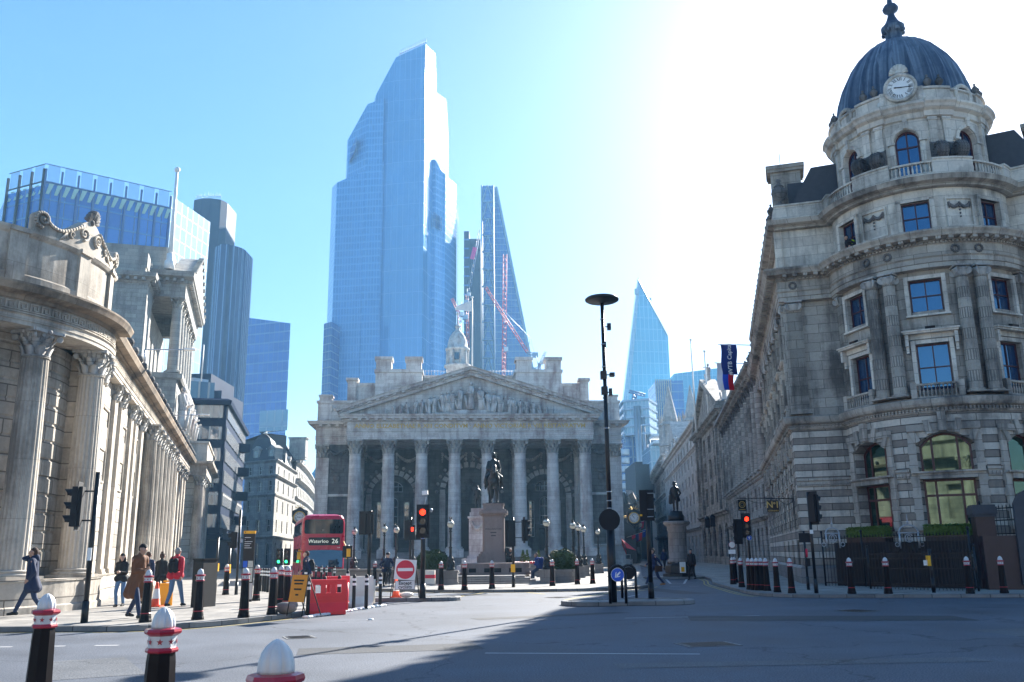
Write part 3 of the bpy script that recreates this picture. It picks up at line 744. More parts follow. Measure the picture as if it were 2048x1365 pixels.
def facade(mb,S,u0,u1,z0,z1,ops=(),depth=.3):
 ops=[tuple(o)+(0,)*(5-len(o))for o in ops]
 U={u0,u1};Z={z0,z1}
 for o in ops:U|={o[0],o[1]};Z|={o[2],o[3]}
 U=sorted(u for u in U if u0-1e-6<=u<=u1+1e-6);Z=sorted(z for z in Z if z0-1e-6<=z<=z1+1e-6)
 def quad(a,b,c,d):mb.add([a[0],b[0],c[0],d[0]],[(0,1,2,3)],False,[[a[1],b[1],c[1],d[1]]])
 def p(u,z,w=0):return(S.pt(u,w,z),(u-w,z))
 for i in range(len(U)-1):
  for j in range(len(Z)-1):
   cu,cz=(U[i]+U[i+1])/2,(Z[j]+Z[j+1])/2
   if any(o[0]<cu<o[1]and o[2]<cz<o[3]for o in ops):continue
   q=S.us(U[i],U[i+1])
   for k in range(len(q)-1):quad(p(q[k],Z[j]),p(q[k+1],Z[j]),p(q[k+1],Z[j+1]),p(q[k],Z[j+1]))
 for o in ops:
  ua,ub,za,zb,r=o;zs=zb-r
  quad(p(ua,za),p(ua,za,-depth),p(ua,zs,-depth),p(ua,zs));quad(p(ub,za,-depth),p(ub,za),p(ub,zs),p(ub,zs,-depth))
  q=[ua+(ub-ua)*i/14 for i in range(15)]if r>0 else S.us(ua,ub)
  if r>0:q=[(ua+ub)/2-(ub-ua)/2*cos(pi*i/14)for i in range(15)]
  for k in range(len(q)-1):
   quad(p(q[k],za,-depth),p(q[k+1],za,-depth),p(q[k+1],za),p(q[k],za))if False else quad(p(q[k],za),p(q[k+1],za),p(q[k+1],za,-depth),p(q[k],za,-depth))
   a,b=arch_z(o,q[k]),arch_z(o,q[k+1])
   quad(p(q[k],a),p(q[k],a,-depth),p(q[k+1],b,-depth),p(q[k+1],b))
   if r>0:quad(p(q[k],a),p(q[k+1],b),p(q[k+1],zb),p(q[k],zb))
WK={}
def win_mesh(w,h,nx,nz,rise,fm,pm,fw=.07,bar=.045,zfr=None):
 key=(round(w,2),round(h,2),nx,nz,round(rise,2),fm,pm,fw,bar,zfr)
 if key in WK:return WK[key]
 def outline(g):
  hw=w/2-g;pts=[(-hw,g),(hw,g)]
  if rise>0:
   k=12
   for i in range(k+1):
    x=hw*cos(pi*i/k);pts.append((x,arch_z((-hw,hw,0,h-g,max(.02,rise-g*.3)),x)))
  else:pts+=[(hw,h-g),(-hw,h-g)]
  return pts
 f=MB();A,B=outline(0),outline(fw);n=len(A)
 vs=[(x,0,z)for x,z in A]+[(x,0,z)for x,z in B]+[(x,.07,z)for x,z in B]
 f.add(vs,[(i,(i+1)%n,n+(i+1)%n,n+i)for i in range(n)]+[(n+i,n+(i+1)%n,2*n+(i+1)%n,2*n+i)for i in range(n)])
 def top(x):return arch_z((-w/2,w/2,0,h,rise),x)-fw*.6
 xs=nx if isinstance(nx,tuple)else tuple(i/nx for i in range(1,nx))
 zs=zfr if zfr else tuple(i/nz for i in range(1,nz))
 for t in xs:
  x=-w/2+w*t;f.box(x-bar/2,.012,fw*.5,x+bar/2,.06,top(x))
 for t in zs:
  z=h*t;f.box(-w/2+fw*.5,.008,z-bar/2,w/2-fw*.5,.062,z+bar/2)
 g=MB();C=outline(fw*.5);g.add([(x,.055,z)for x,z in C],[tuple(range(len(C)))])
 WK[key]=(f.mesh('window',M[fm]),g.mesh('pane',M[pm]));return WK[key]
def put_window(parent,S,ua,ub,za,zb,nx=2,nz=2,rise=0,w=-.22,fm='frame_white',pm='window_dark',name='window',**k):
 um=(ua+ub)/2;wd=ub-ua
 if S.R:wd=2*(S.R+w)*sin(wd/2/S.R);w-=S.R*(1-cos((ub-ua)/2/S.R))*.0
 a,b=win_mesh(wd,zb-za,nx,nz,rise,fm,pm,**k)
 q=S.pt(um,w,za)
 if S.R:
  q=(S.pt(ua,w,za)+S.pt(ub,w,za))/2
 Mx=Matrix.Translation(q)@Matrix.Rotation(S.ang(um),4,'Z')
 o=inst(name,a,parent,Mx);inst('pane',b,o,Mx);return o
def put(parent,name,me,S,u,w,z,rz=0,sc=None):
 Mx=Matrix.Translation(S.pt(u,w,z))@Matrix.Rotation(S.ang(u)+rz,4,'Z')
 if sc:Mx=Mx@Matrix.Diagonal((sc[0],sc[1],sc[2],1))
 return inst(name,me,parent,Mx)
def shaft(mb,r0,r1,h,flutes=0,base=True,cap_neck=True):
 "round shaft with entasis from z=0 to h, moulded attic base below it"
 b=r0*.62 if base else 0
 if base:
  mb.box(-r0*1.38,-r0*1.38,0,r0*1.38,r0*1.38,b*.35)
  mb.lathe([(r0*1.36,b*.35),(r0*1.40,b*.45),(r0*1.34,b*.58),(r0*1.18,b*.62),(r0*1.15,b*.74),(r0*1.25,b*.82),(r0*1.18,b*.95),(r0*1.02,b)],24)
 k=7;pr=[]
 for i in range(k+1):
  t=i/k;pr.append((r0+(r1-r0)*(t**1.6),b+(h-b)*t))
 if flutes:
  mb.lathe(pr,flutes*4,mod=lambda a:1-.105*max(0,sin(a*flutes/1.0))**.7 if True else 1,cap=False)
 else:mb.lathe(pr,28,cap=False)
 mb.lathe([(r1*1.08,h-r1*.12),(r1*1.1,h-.02),(r1,h)],24)
def leaf(mb,r,z0,h,w,out,a,t=.03):
 "one acanthus tongue, curling outward at the tip"
 ca,sa=cos(a),sin(a);P=[]
 for i in range(6):
  s_=i/5;rr=r+out*(s_**2.6);z=z0+h*(s_ if s_<.85 else.85+(.15-(s_-.85))*.4);ww=w*(.75+.5*sin(pi*min(1,s_*1.1)))*(1 if s_<.95 else.5)
  P.append((rr,z,ww))
 vs=[]
 for rr,z,ww in P:
  for e in(-1,0,1):
   x,y=rr+(t if e==0 else 0),e*ww/2
   vs.append((x*ca-y*sa,x*sa+y*ca,z))
 for rr,z,ww in P:
  x=rr-t;vs.append((x*ca,x*sa,z))
 fs=[]
 for i in range(5):
  fs+=[(3*i,3*i+1,3*i+4,3*i+3),(3*i+1,3*i+2,3*i+5,3*i+4)]
 b=18
 for i in range(5):fs+=[(3*i,3*i+3,b+i+1,b+i),(3*i+2,b+i,b+i+1,3*i+5)]
 mb.add(vs,fs,True)
def volute(mb,c,r,wd,a,turns=1.6):
 "spiral scroll in the vertical plane facing direction a"
 R=Matrix.Rotation(a,3,'Z');c=Vector(c);pts=[]
 for i in range(19):
  t=i/18;an=pi/2+2*pi*turns*t;rr=r*(1-.8*t);pts.append(c+R@Vector((rr*cos(an),0,rr*sin(an)-r*0)))
 for k in range(len(pts)-1):mb.tube(pts[k],pts[k+1],wd*(1-.5*k/19),wd*(1-.5*(k+1)/19),5)
 q=R@Vector((0,1,0));mb.tube(c-q*wd*1.2,c+q*wd*1.2,r*.85,r*.85,10)
def corinthian(r,h):
 mb=MB();mb.lathe([(r,0),(r*1.1,.03*h),(r,.06*h),(r*.98,.5*h),(r*1.12,.8*h),(r*1.35,.9*h)],20)
 for i in range(8):leaf(mb,r*.98,.03*h,h*.42,r*.72,r*.42,2*pi*(i+.5)/8,r*.08)
 for i in range(8):leaf(mb,r*.98,.25*h,h*.50,r*.62,r*.62,2*pi*i/8,r*.08)
 for i in range(4):
  a=pi/4+i*pi/2;e=r*1.62
  volute(mb,(e*cos(a),e*sin(a),h*.74),h*.13,r*.07,a)
  a2=i*pi/2
  for sg in(-.5,.5):volute(mb,(r*1.12*cos(a2)-sg*r*.7*sin(a2),r*1.12*sin(a2)+sg*r*.7*cos(a2),h*.78),h*.08,r*.05,a2+pi/2)
  mb.ball((r*1.35*cos(a2),r*1.35*sin(a2),h*.92),r*.2,6,4)
 poly=[]
 for i in range(4):
  a=pi/4+i*pi/2;n=pi/4+(i+1)*pi/2
  for da in(-.06,.06):poly.append((r*1.95*cos(a+da),r*1.95*sin(a+da)))
  m=a+pi/4;poly.append((r*1.28*cos(m),r*1.28*sin(m)))
 mb.prism(poly,h*.88,h)
 return mb
def ionic(r,h):
 mb=MB();mb.lathe([(r,0),(r*1.05,h*.3),(r*1.28,h*.55),(r*1.25,h*.7)],16)
 for i in range(4):
  a=pi/4+i*pi/2;e=r*1.28;volute(mb,(e*cos(a),e*sin(a),h*.42),h*.40,r*.11,a)
 mb.box(-r*1.35,-r*1.35,h*.82,r*1.35,r*1.35,h)
 for i in range(4):
  a=i*pi/2;mb.tube((r*1.15*cos(a)-r*.7*sin(a),r*1.15*sin(a)+r*.7*cos(a),h*.62),(r*1.15*cos(a)+r*.7*sin(a),r*1.15*sin(a)-r*.7*cos(a),h*.62),h*.1)
 return mb
CK={}
def column(parent,S,u,w,z0,z1,r,caph,mat,capmat=None,flutes=0,kind='cor',square=False,name='column',r1=None):
 key=(round(z1-z0,3),r,caph,mat,capmat,flutes,kind,square)
 if key not in CK:
  mb=MB();H=z1-z0-caph;rt=r1 or r*.86
  if square:
   b=r*.5;mb.box(-r*1.2,-r*.35,0,r*1.2,r*.8,b*.4);mb.box(-r*1.1,-r*.28,b*.4,r*1.1,r*.8,b)
   if flutes:
    xs=[];n=flutes
    mb.box(-r,0-.06,b,r,r*.8,b*1.4);mb.box(-r,0,b*1.4,r,r*.8,H)
    for i in range(n+1):
     x=-r+2*r*i/n;mb.box(max(-r,x-r/n*.35),-.06,b*1.4,min(r,x+r/n*.35),.002,H-.05)
    mb.box(-r,-.06,H-.05,r,.003,H)
   else:mb.box(-r,-.04,b,r,r*.8,H)
  else:shaft(mb,r,rt,H,flutes)
  c=corinthian(rt if not square else r*.8,caph)if kind=='cor' else ionic(rt if not square else r*.85,caph)
  CK[key]=(mb.mesh(name,M[mat]),c.mesh('capital',M[capmat or mat]),H)
 a,c,H=CK[key]
 o=put(parent,name,a,S,u,w,z0);put(o,'capital',c,S,u,w+(0 if not square else-r*.35),z0+H);return o
def baluster_row(mb,S,u0,u1,w,z0,z1,r=.085,sp=.24,rail=.12):
 q=[S.pt(u,w).xy for u in S.us(u0,u1)]
 mb.sweep(q,[(r*1.4,z0),(r*1.4,z0+rail*.8),(-r*1.4,z0+rail*.8),(-r*1.4,z0),(r*1.4,z0)])
 mb.sweep(q,[(r*1.7,z1-rail),(r*1.7,z1),(-r*1.7,z1),(-r*1.7,z1-rail),(r*1.7,z1-rail)])
 n=max(1,int((u1-u0)/sp));h=z1-z0-rail*1.8;b=z0+rail*.8
 for i in range(n):
  p=S.pt(u0+(u1-u0)*(i+.5)/n,w)
  mb.lathe([(r*.7,0),(r*.55,h*.1),(r*.95,h*.35),(r*.8,h*.5),(r*.42,h*.75),(r*.7,h*.93),(r*.7,h)],7,(p.x,p.y,b),cap=False)
def urn(mb,c,h,seg=12):
 mb.lathe([(.16*h,0),(.16*h,.06*h),(.06*h,.12*h),(.06*h,.18*h),(.2*h,.3*h),(.27*h,.48*h),(.25*h,.58*h),(.13*h,.66*h),(.17*h,.7*h),(.1*h,.78*h),(.04*h,.84*h),(.09*h,.91*h),(.07*h,.97*h),(0,h)],seg,c)
def swag(mb,S,u0,u1,z,drop,w=.05,r=.07,ends=True):
 n=10;pts=[S.pt(u0+(u1-u0)*i/n,w,z-drop*sin(pi*i/n))for i in range(n+1)]
 for i in range(n):
  t=(i+.5)/n;rr=r*(.6+.7*sin(pi*t));mb.tube(pts[i],pts[i+1],rr,rr,6)
  mb.ball((pts[i]+pts[i+1])/2,rr*1.15,6,4)
 if ends:
  for u in(u0,u1):
   for k in range(5):mb.ball(S.pt(u,w,z-k*drop*.28),r*(1-.13*k),6,4)
def text_mesh(txt,size,depth,name='lettering',mat='gold_flat',align='CENTER',bold=0):
 c=bpy.data.curves.new('txt','FONT');c.body=txt;c.size=size;c.extrude=depth;c.align_x=align;c.align_y='CENTER';c.resolution_u=2
 if bold:c.offset=bold
 o=bpy.data.objects.new('txt',c);COL.objects.link(o)
 dg=bpy.context.evaluated_depsgraph_get();me=bpy.data.meshes.new_from_object(o.evaluated_get(dg));bpy.data.objects.remove(o)
 me.name=name;me.materials.clear();me.materials.append(M[mat]);return me
def put_text(parent,txt,size,P,rz,mat='gold_flat',depth=.01,align='CENTER',name='lettering',tilt=0,bold=0,sx=1,roll=0):
 me=text_mesh(txt,size,depth,name,mat,align,bold)
 Mx=Matrix.Translation(Vector(P))@Matrix.Rotation(rz,4,'Z')@Matrix.Rotation(pi/2+tilt,4,'X')@Matrix.Rotation(roll,4,'Z')@Matrix.Diagonal((sx,1,1,1))
 return inst(name,me,parent,Mx)
def blob(name,limbs,voxel,mat,parent=None,Mx=None,smooth=2,extra=None):
 mb=MB()
 for L in limbs:
  p0,p1,r0,r1=Vector(L[0]),Vector(L[1]),L[2],L[3]
  mb.tube(p0,p1,r0,r1,12,cap=True);mb.ball(p0,r0,12,8);mb.ball(p1,r1,12,8)
 if extra:extra(mb)
 me=mb.mesh(name,M[mat]);o=bpy.data.objects.new('tmp',me);COL.objects.link(o)
 r=o.modifiers.new('r','REMESH');r.mode='VOXEL';r.voxel_size=voxel;r.use_smooth_shade=True
 if smooth:
  s_=o.modifiers.new('s','SMOOTH');s_.iterations=smooth;s_.factor=.5
 dg=bpy.context.evaluated_depsgraph_get();m2=bpy.data.meshes.new_from_object(o.evaluated_get(dg));bpy.data.objects.remove(o)
 m2.name=name;m2.materials.clear();m2.materials.append(M[mat])
 m2.polygons.foreach_set('use_smooth',[True]*len(m2.polygons))
 ob=bpy.data.objects.new(name,m2)
 if parent or Mx:reg(ob,parent,Mx or(WM[parent]if parent else I4))
 else:link(ob,None,I4)
 return ob
def flat(name,pts,z,mat,kind='structure'):
 m=MB();m.add([(p[0],p[1],z)for p in pts],[tuple(range(len(pts)))]);return tag(m.obj(name,M[mat]),kind=kind)
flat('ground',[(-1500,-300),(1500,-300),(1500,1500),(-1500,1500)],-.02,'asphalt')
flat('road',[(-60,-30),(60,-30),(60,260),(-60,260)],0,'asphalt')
def pavement(name,pts,z=.12,kw=.3):
 "raised slab with a granite kerb: pts counter-clockwise"
 m=MB();m.add([(p[0],p[1],z)for p in pts],[tuple(range(len(pts)))])
 o=tag(m.obj(name,M['paving']),kind='structure')
 return o
def smoothpath(pts,k=6):
 out=[]
 n=len(pts)
 for i in range(n-1):
  p0=Vector(pts[max(0,i-1)]);p1=Vector(pts[i]);p2=Vector(pts[i+1]);p3=Vector(pts[min(n-1,i+2)])
  for j in range(k):
   t=j/k;out.append(tuple(.5*((2*p1)+(p2-p0)*t+(2*p0-5*p1+4*p2-p3)*t*t+(3*p1-p0-3*p2+p3)*t**3)))
 out.append(tuple(pts[-1]));return out
def kerb(name,path,z=.12,w=.3,closed=False):
 m=MB();m.sweep(path,[(0,-.01),(.0,z-.02),(-.02,z+.004),(-w,z+.004),(-w,-.01)],closed);return tag(m.obj(name,M['kerb']),kind='structure')
LK=smoothpath([(-60,19.8),(-30,20.4),(-12,21.2),(-9.2,21.0),(-7.6,21.7),(-6.5,23.6),(-5.8,25.6),(-5.35,28),(-5.6,31),(-7.6,35),(-11.5,44),(-16,60),(-24,90),(-34,125)])
kerb('kerb_stone',LK)
pavement('pavement',LK+[(-120,140),(-120,19.8)])
PK=smoothpath([(-19,90),(-12,62),(-8.4,50),(-6.6,43.5),(-4,40.6),(0,39.6),(4,40.2),(6.2,43),(7.0,47.5),(7.9,57),(11,80),(15,110)])
kerb('kerb_stone',PK)
pavement('plaza_pavement',PK+[(15,175),(-28,175),(-28,110)])
RK=smoothpath([(17.6,150),(15.0,110),(13.2,80),(12.3,64),(11.2,53),(9.9,46),(9.3,40),(8.9,34.5),(9.6,32.3),(11.5,31.6),(17,30.4),(30,28.2),(70,20)])
kerb('kerb_stone',RK)
pavement('pavement',RK+[(120,15),(120,170),(40,170)])
def island(name,cx,cy,L,wd,rz):
 pts=[];
 for i in range(10):a=-pi/2+pi*i/9;pts.append((L/2-wd/2+wd/2*cos(a),wd/2*sin(a)))
 for i in range(10):a=pi/2+pi*i/9;pts.append((-L/2+wd/2+wd/2*cos(a),wd/2*sin(a)))
 c,s=cos(rz),sin(rz);pts=[(cx+x*c-y*s,cy+x*s+y*c)for x,y in pts]
 kerb(name+'_kerb',pts,.13,.2,True);flat(name,pts,.115,'kerb')
island('traffic_island',3.6,29.6,4.3,2.0,radians(6))
island('traffic_island',-3.9,33.6,3.9,1.6,radians(-4))
island('traffic_island',9.9,57.4,4.2,3.6,0)
island('traffic_island',6.8,60,3.5,1.2,radians(70))
M['road_paint']=plain('worn_white_road_paint',(.42,.42,.42),.8,0,.35,14)
M['road_yellow']=plain('worn_yellow_road_paint',(.42,.33,.10),.8,0,.35,14)
def strip(mb,a,b,w,z=.004):
 a,b=Vector(a[:2]),Vector(b[:2]);d=(b-a).normalized();n=Vector((-d.y,d.x))*w/2
 mb.add([(a.x-n.x,a.y-n.y,z),(b.x-n.x,b.y-n.y,z),(b.x+n.x,b.y+n.y,z),(a.x+n.x,a.y+n.y,z)],[(0,1,2,3)])
mk=MB()
for a,b,w in[((970,1307),(1400,1309),.10),((1250,1237),(1520,1232),.08),((735,1240),(745,1241),.12)]:strip(mk,G(*a),G(*b),w)
for k in range(7):a=Vector((-14+k*1.0,17.6+.03*k));strip(mk,a,a+Vector((.45,0)),.12)
strip(mk,G(1328,1155),G(1341,1168),.12);strip(mk,G(1341,1168),G(1368,1168),.1);strip(mk,G(1368,1168),G(1374,1158),.12)
for k in range(4):strip(mk,(6.5+.9*k,44+.0*k),(7.0+.9*k,44.05),.12)
strip(mk,G(1278,1190),G(1245,1196),.1)
tag(mk.obj('road_marking',M['road_paint']),kind='structure')
yk=MB()
def offs(path,o):
 P=[Vector(p[:2])for p in path];out=[]
 for i,p in enumerate(P):
  d=(P[min(i+1,len(P)-1)]-P[max(0,i-1)]).normalized();out.append(p+Vector((d.y,-d.x))*o)
 return out
for o in(.22,.42):
 q=offs(RK,o)
 for i in range(16,44):strip(yk,q[i],q[i+1],.07)
q=offs(LK,.16)
for i in range(0,len(q)-1):
 if q[i].y<30:strip(yk,q[i],q[i+1],.08)
q=offs(PK,.25)
for i in range(14,44):strip(yk,q[i],q[i+1],.08)
for a,b in[((900,1197),(1010,1179)),((985,1179),(1090,1189)),((1130,1200),(1235,1184)),((1240,1186),(1300,1180))]:strip(yk,G(*a),G(*b),.12)
tag(yk.obj('road_marking',M['road_yellow']),kind='structure')
M['iron']=plain('cast_iron',(.035,.03,.028),.5,.6,.4,20,bump=.4)
M['tar']=asphalt('newer_tarmac',(.03,.032,.036),(.07,.073,.08));M['tar_pale']=asphalt('older_tarmac',(.05,.056,.066),(.165,.175,.19))
for x,y,w,h,rz,mt in((-2.2,16.5,3.2,1.1,.2,'tar'),(4.2,13.8,5.5,.55,.05,'tar_pale'),(7.5,22.5,6.5,1.6,-.15,'tar'),(-6.5,14.2,1.4,2.6,.5,'tar_pale'),(1.0,24.6,4.5,.6,.45,'tar'),(10.5,18,2.5,2.0,.1,'tar_pale'),(-3,37.2,5,.9,.1,'tar'),(6.5,39,1.2,6,.2,'tar')):
 m=MB();m.M=Matrix.Translation((x,y,.004))@Matrix.Rotation(rz,4,'Z');m.add([(-w/2,-h/2,0),(w/2,-h/2,0),(w/2*.96,h/2,0),(-w/2,h/2*1.04,0)],[(0,1,2,3)]);tag(m.obj('road_patch',M[mt]),kind='structure')
for i,(x,y,w,h,lb)in enumerate(((-1.2,11.6,.62,.62,'square iron cover in the sunlit road nearest the viewer'),(3.4,16.6,.9,.62,'double iron cover in the shaded middle of the road'),(-4.4,19.0,.5,.5,'small iron cover near the left kerb'),(9.2,25.0,.75,.75,'iron cover in the shaded road near the right kerb'),(1.6,34.5,.62,.62,'iron cover in the road beyond the centre island'))):
 t=thing('drain_cover',(x,y,0),lb,'drain cover','iron covers in the road',.2*i);m=LM();m.box(-w/2-.05,-h/2-.05,0,w/2+.05,h/2+.05,.008);m.obj('frame',M['kerb'],t);m=LM();m.box(-w/2,-h/2,.004,w/2,h/2,.012)
 for k in range(6):m.box(-w/2+.05,-h/2+h*(k+.3)/6,.012,w/2-.05,-h/2+h*(k+.7)/6,.017)
 m.obj('lid',M['iron'],t)
EX=Flat((-4.75,100),(cos(radians(4)),sin(radians(4))))
ex=thing('exchange_building',(-4.75,108,0),'pale stone exchange with eight columns and a carved pediment facing the junction','building')
def ex_world(mb):return mb
m=MB();
for k in range(9):
 p=[EX.pt(-13.9+.0*k,3.2-.36*k).xy,EX.pt(13.9,3.2-.36*k).xy,EX.pt(13.9,-9).xy,EX.pt(-13.9,-9).xy];m.prism([tuple(x)for x in p],.10+.2*k-(.0 if k else 0),.30+.2*k)
m.obj('steps',M['grey_granite'],ex)
us=[-12.85+3.671*i for i in range(8)]
m=MB()
for u in us:
 m.M=Matrix.Translation(EX.pt(u,0,0))@Matrix.Rotation(EX.ang(),4,'Z')
 m.box(-1.1,-1.25,.12,1.1,1.1,1.0);m.box(-1.0,-1.1,1.0,1.0,1.05,2.0)
m.obj('pedestal',M['portland'],ex)
for u in us:column(ex,EX,u,0,2.0,14.15,.74,1.55,'portland','portland_mid',name='column')
for u in(us[0],us[2],us[5],us[7]):
 column(ex,EX,u,-5.2,2.0,14.15,.62,1.5,'portland','portland_mid')
ent=[(-.25,14.15),(.0,14.15),(.0,14.6),(.05,14.62),(.05,15.0),(.12,15.02),(.14,15.12),(.02,15.14),(.02,16.1),(.10,16.12),(.16,16.2),(.20,16.22),(.20,16.42),(.62,16.44),(.66,16.62),(.78,16.78),(.82,16.9),(-.3,16.92)]
pp=[EX.pt(-13.75,-6).xy,EX.pt(-13.75,.72).xy,EX.pt(13.75,.72).xy,EX.pt(13.75,-6).xy]
m=MB();m.sweep(pp,ent);m.dentils(pp,16.22,16.43,.18,.58,.92,.34)
m.add([EX.pt(-13.7,.6,14.17),EX.pt(13.7,.6,14.17),EX.pt(13.7,-9,14.17),EX.pt(-13.7,-9,14.17)],[(3,2,1,0)])
m.obj('entablature',M['portland'],ex)
put_text(ex,'ANNO ELIZABETHAE R XIII CONDITVM · ANNO VICTORIAE R VIII RESTAVRATVM',.66,EX.pt(0,.76,15.62),EX.ang(),depth=.02,sx=1.08,bold=.014)
m=MB();m.M=Matrix.Translation(EX.pt(0,0,0))@Matrix.Rotation(EX.ang(),4,'Z')
m.extr([(-14.4,16.93),(14.4,16.93),(0,21.75)],.15,8.0)
rk=[(0,0),(0,.28),(.12,.36),(.12,.5),(.5,.56),(.55,.78),(.66,.92)]
for sg in(-1,1):
 a=Vector((sg*14.75,16.78));b=Vector((0,21.5));dd=(b-a).normalized();nn=Vector((-dd.y,dd.x))if sg<0 else Vector((dd.y,-dd.x))
 ring=lambda c,e:[(c.x+nn.x*h+e*0,-.45-o_,c.y+nn.y*h)for o_,h in rk]
 A=ring(a,0);B=[]
 for o_,h in rk:
  t=22.42-.92*1.0;B.append((0,-.45-o_,21.5+h/abs(nn.y)))
 back=[(A[-1][0],8,A[-1][2]),(0,8,B[-1][2])]
 vs=A+B;k=len(rk);fs=[(i,k+i,k+i+1,i+1)for i in range(k-1)]
 vs+=back;fs+=[(k-1,2*k-1,2*k+1,2*k)];vs+=[(a.x,0,a.y),(0,0,21.5)];fs+=[(0,2*k+2,2*k+3,k)];fs+=[tuple(range(k))]
 m.add(vs,fs)
 for i in range(15):
  t=(i+.7)/15.6;c=a+(b-a)*t;m.cbox((c.x+nn.x*.43,-.78,c.y+nn.y*.43),(.36,.36,.16),Matrix.Rotation(-atan2(dd.y,dd.x),3,'Y'))
m.obj('pediment',M['portland'],ex)
random.seed(5)
def carved(h,lean,arm):
 f=MB();r=h*.085
 f.lathe([(h*.16,0),(h*.13,h*.25),(h*.11,h*.5),(h*.15,h*.66),(h*.17,h*.78),(h*.09,h*.84),(h*.05,h*.86)],9,mod=lambda a:1+.14*sin(7*a))
 f.ball((0,0,h*.93),h*.075,8,6)
 f.tube((h*.14,0,h*.78),(h*.26,-.1,h*(.55+arm)),r*.55,r*.4,6);f.tube((-h*.14,0,h*.78),(-h*.22,-.12,h*.55),r*.55,r*.4,6)
 f.tube((h*.26,-.1,h*(.55+arm)),(h*.12,-.3,h*(.6+arm)),r*.4,r*.3,6)
 f.tube((-h*.04,-.12,h*.05),(-h*.10,-.22,h*.5),r*.6,r*.5,6)
 return f.mesh('figure',M['portland'])
mesh_a=[carved(1,0,0),carved(1,0,.2),carved(1,0,-.15)]
k=0
for x,hh in[(-9.6,.75),(-8.7,1.15),(-7.9,1.3),(-7.1,1.5),(-6.3,1.7),(-5.6,1.75),(-4.7,2.1),(-4.15,2.2),(-3.1,2.35),(-2.6,2.4),(-2.1,2.45),(-1.3,2.6),(0,3.2),(1.2,2.6),(2.0,2.5),(2.5,2.4),(3.3,2.2),(4.4,2.0),(4.9,1.9),(5.6,1.8),(6.3,1.7),(7.1,1.5),(7.9,1.25),(8.6,1.05),(9.3,.9),(10.2,.6)]:
 base=16.95+(.55 if abs(x)<1.6 else.25 if abs(x)<4 else.02);sl=random.uniform(-.25,.25)
 Mx=Matrix.Translation(EX.pt(x,.32,base))@Matrix.Rotation(EX.ang()+random.uniform(-1.2,1.2),4,'Z')@Matrix.Rotation(sl*(.5 if abs(x)>1 else 0),4,'Y')@Matrix.Diagonal((hh*.85,hh*1.0,hh,1))
 inst('figure',mesh_a[k%3],ex,Mx);k+=1
m=MB();m.M=Matrix.Translation(EX.pt(0,0,0))@Matrix.Rotation(EX.ang(),4,'Z')
m.box(-4.3,-.62,16.93,4.3,-.19,17.18);m.box(-1.9,-.60,17.18,1.9,-.18,17.48);m.obj('figure_plinth',M['portland'],ex)
HW=17.75;body=MB()
def exwall(mb,u0,u1,w,z0,z1,ops=(),depth=.6):
 S=Flat(EX.pt(0,w),EX.d);facade(mb,S,u0,u1,z0,z1,ops,depth);return S
WB=-9.0
ops=[]
for c in(-9.2,9.2):ops+=[(c-2.5,c+2.5,2.0,11.0,2.5)]
ops+=[(-2.9,2.9,2.0,11.9,2.9)]
SB=exwall(body,-13.6,13.6,WB,1.9,14.2,ops,1.1)
for sg in(-1,1):
 a,b=sorted((sg*13.6,sg*HW));exwall(body,a,b,-4,0,14.2)
 s0=Flat(EX.pt(sg*13.6,-4),EX.n*(-1 if sg<0 else 1))
 if sg<0:facade(body,Flat(EX.pt(-13.6,-4),-EX.n),0,5,0,14.2)
 else:facade(body,Flat(EX.pt(13.6,-9),EX.n),0,5,0,14.2)
facade(body,Flat(EX.pt(HW,-4),-EX.n),0,80,0,19,());facade(body,Flat(EX.pt(-HW,-84),EX.n),0,80,0,19)
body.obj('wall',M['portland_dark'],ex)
SW=Flat(EX.pt(0,-4),EX.d);SD=Flat(EX.pt(0,-5.1+WB+4),EX.d)
m=MB();wp=[EX.pt(-HW,-84).xy,EX.pt(-HW,-3.95).xy,EX.pt(HW,-3.95).xy,EX.pt(HW,-84).xy]
m.sweep(wp,[(a+.02,b+.0)if b<16.9 else(a,b)for a,b in[(-.25,14.1),(.06,14.15),(.06,14.6),(.11,14.62),(.11,15.0),(.18,15.1),(.08,15.14),(.08,16.05),(.2,16.1),(.24,16.4),(.85,16.44),(.92,16.62),(1.05,16.8),(-.5,16.84)]])
m.dentils([EX.pt(-HW,-3.95).xy,EX.pt(HW,-3.95).xy],16.16,16.42,.2,.78,.95,.34)
m.sweep(wp,[(0,16.84),(0,19.0),(.14,19.02),(.16,19.3),(-.4,19.34)]);m.obj('cornice',M['portland'],ex)
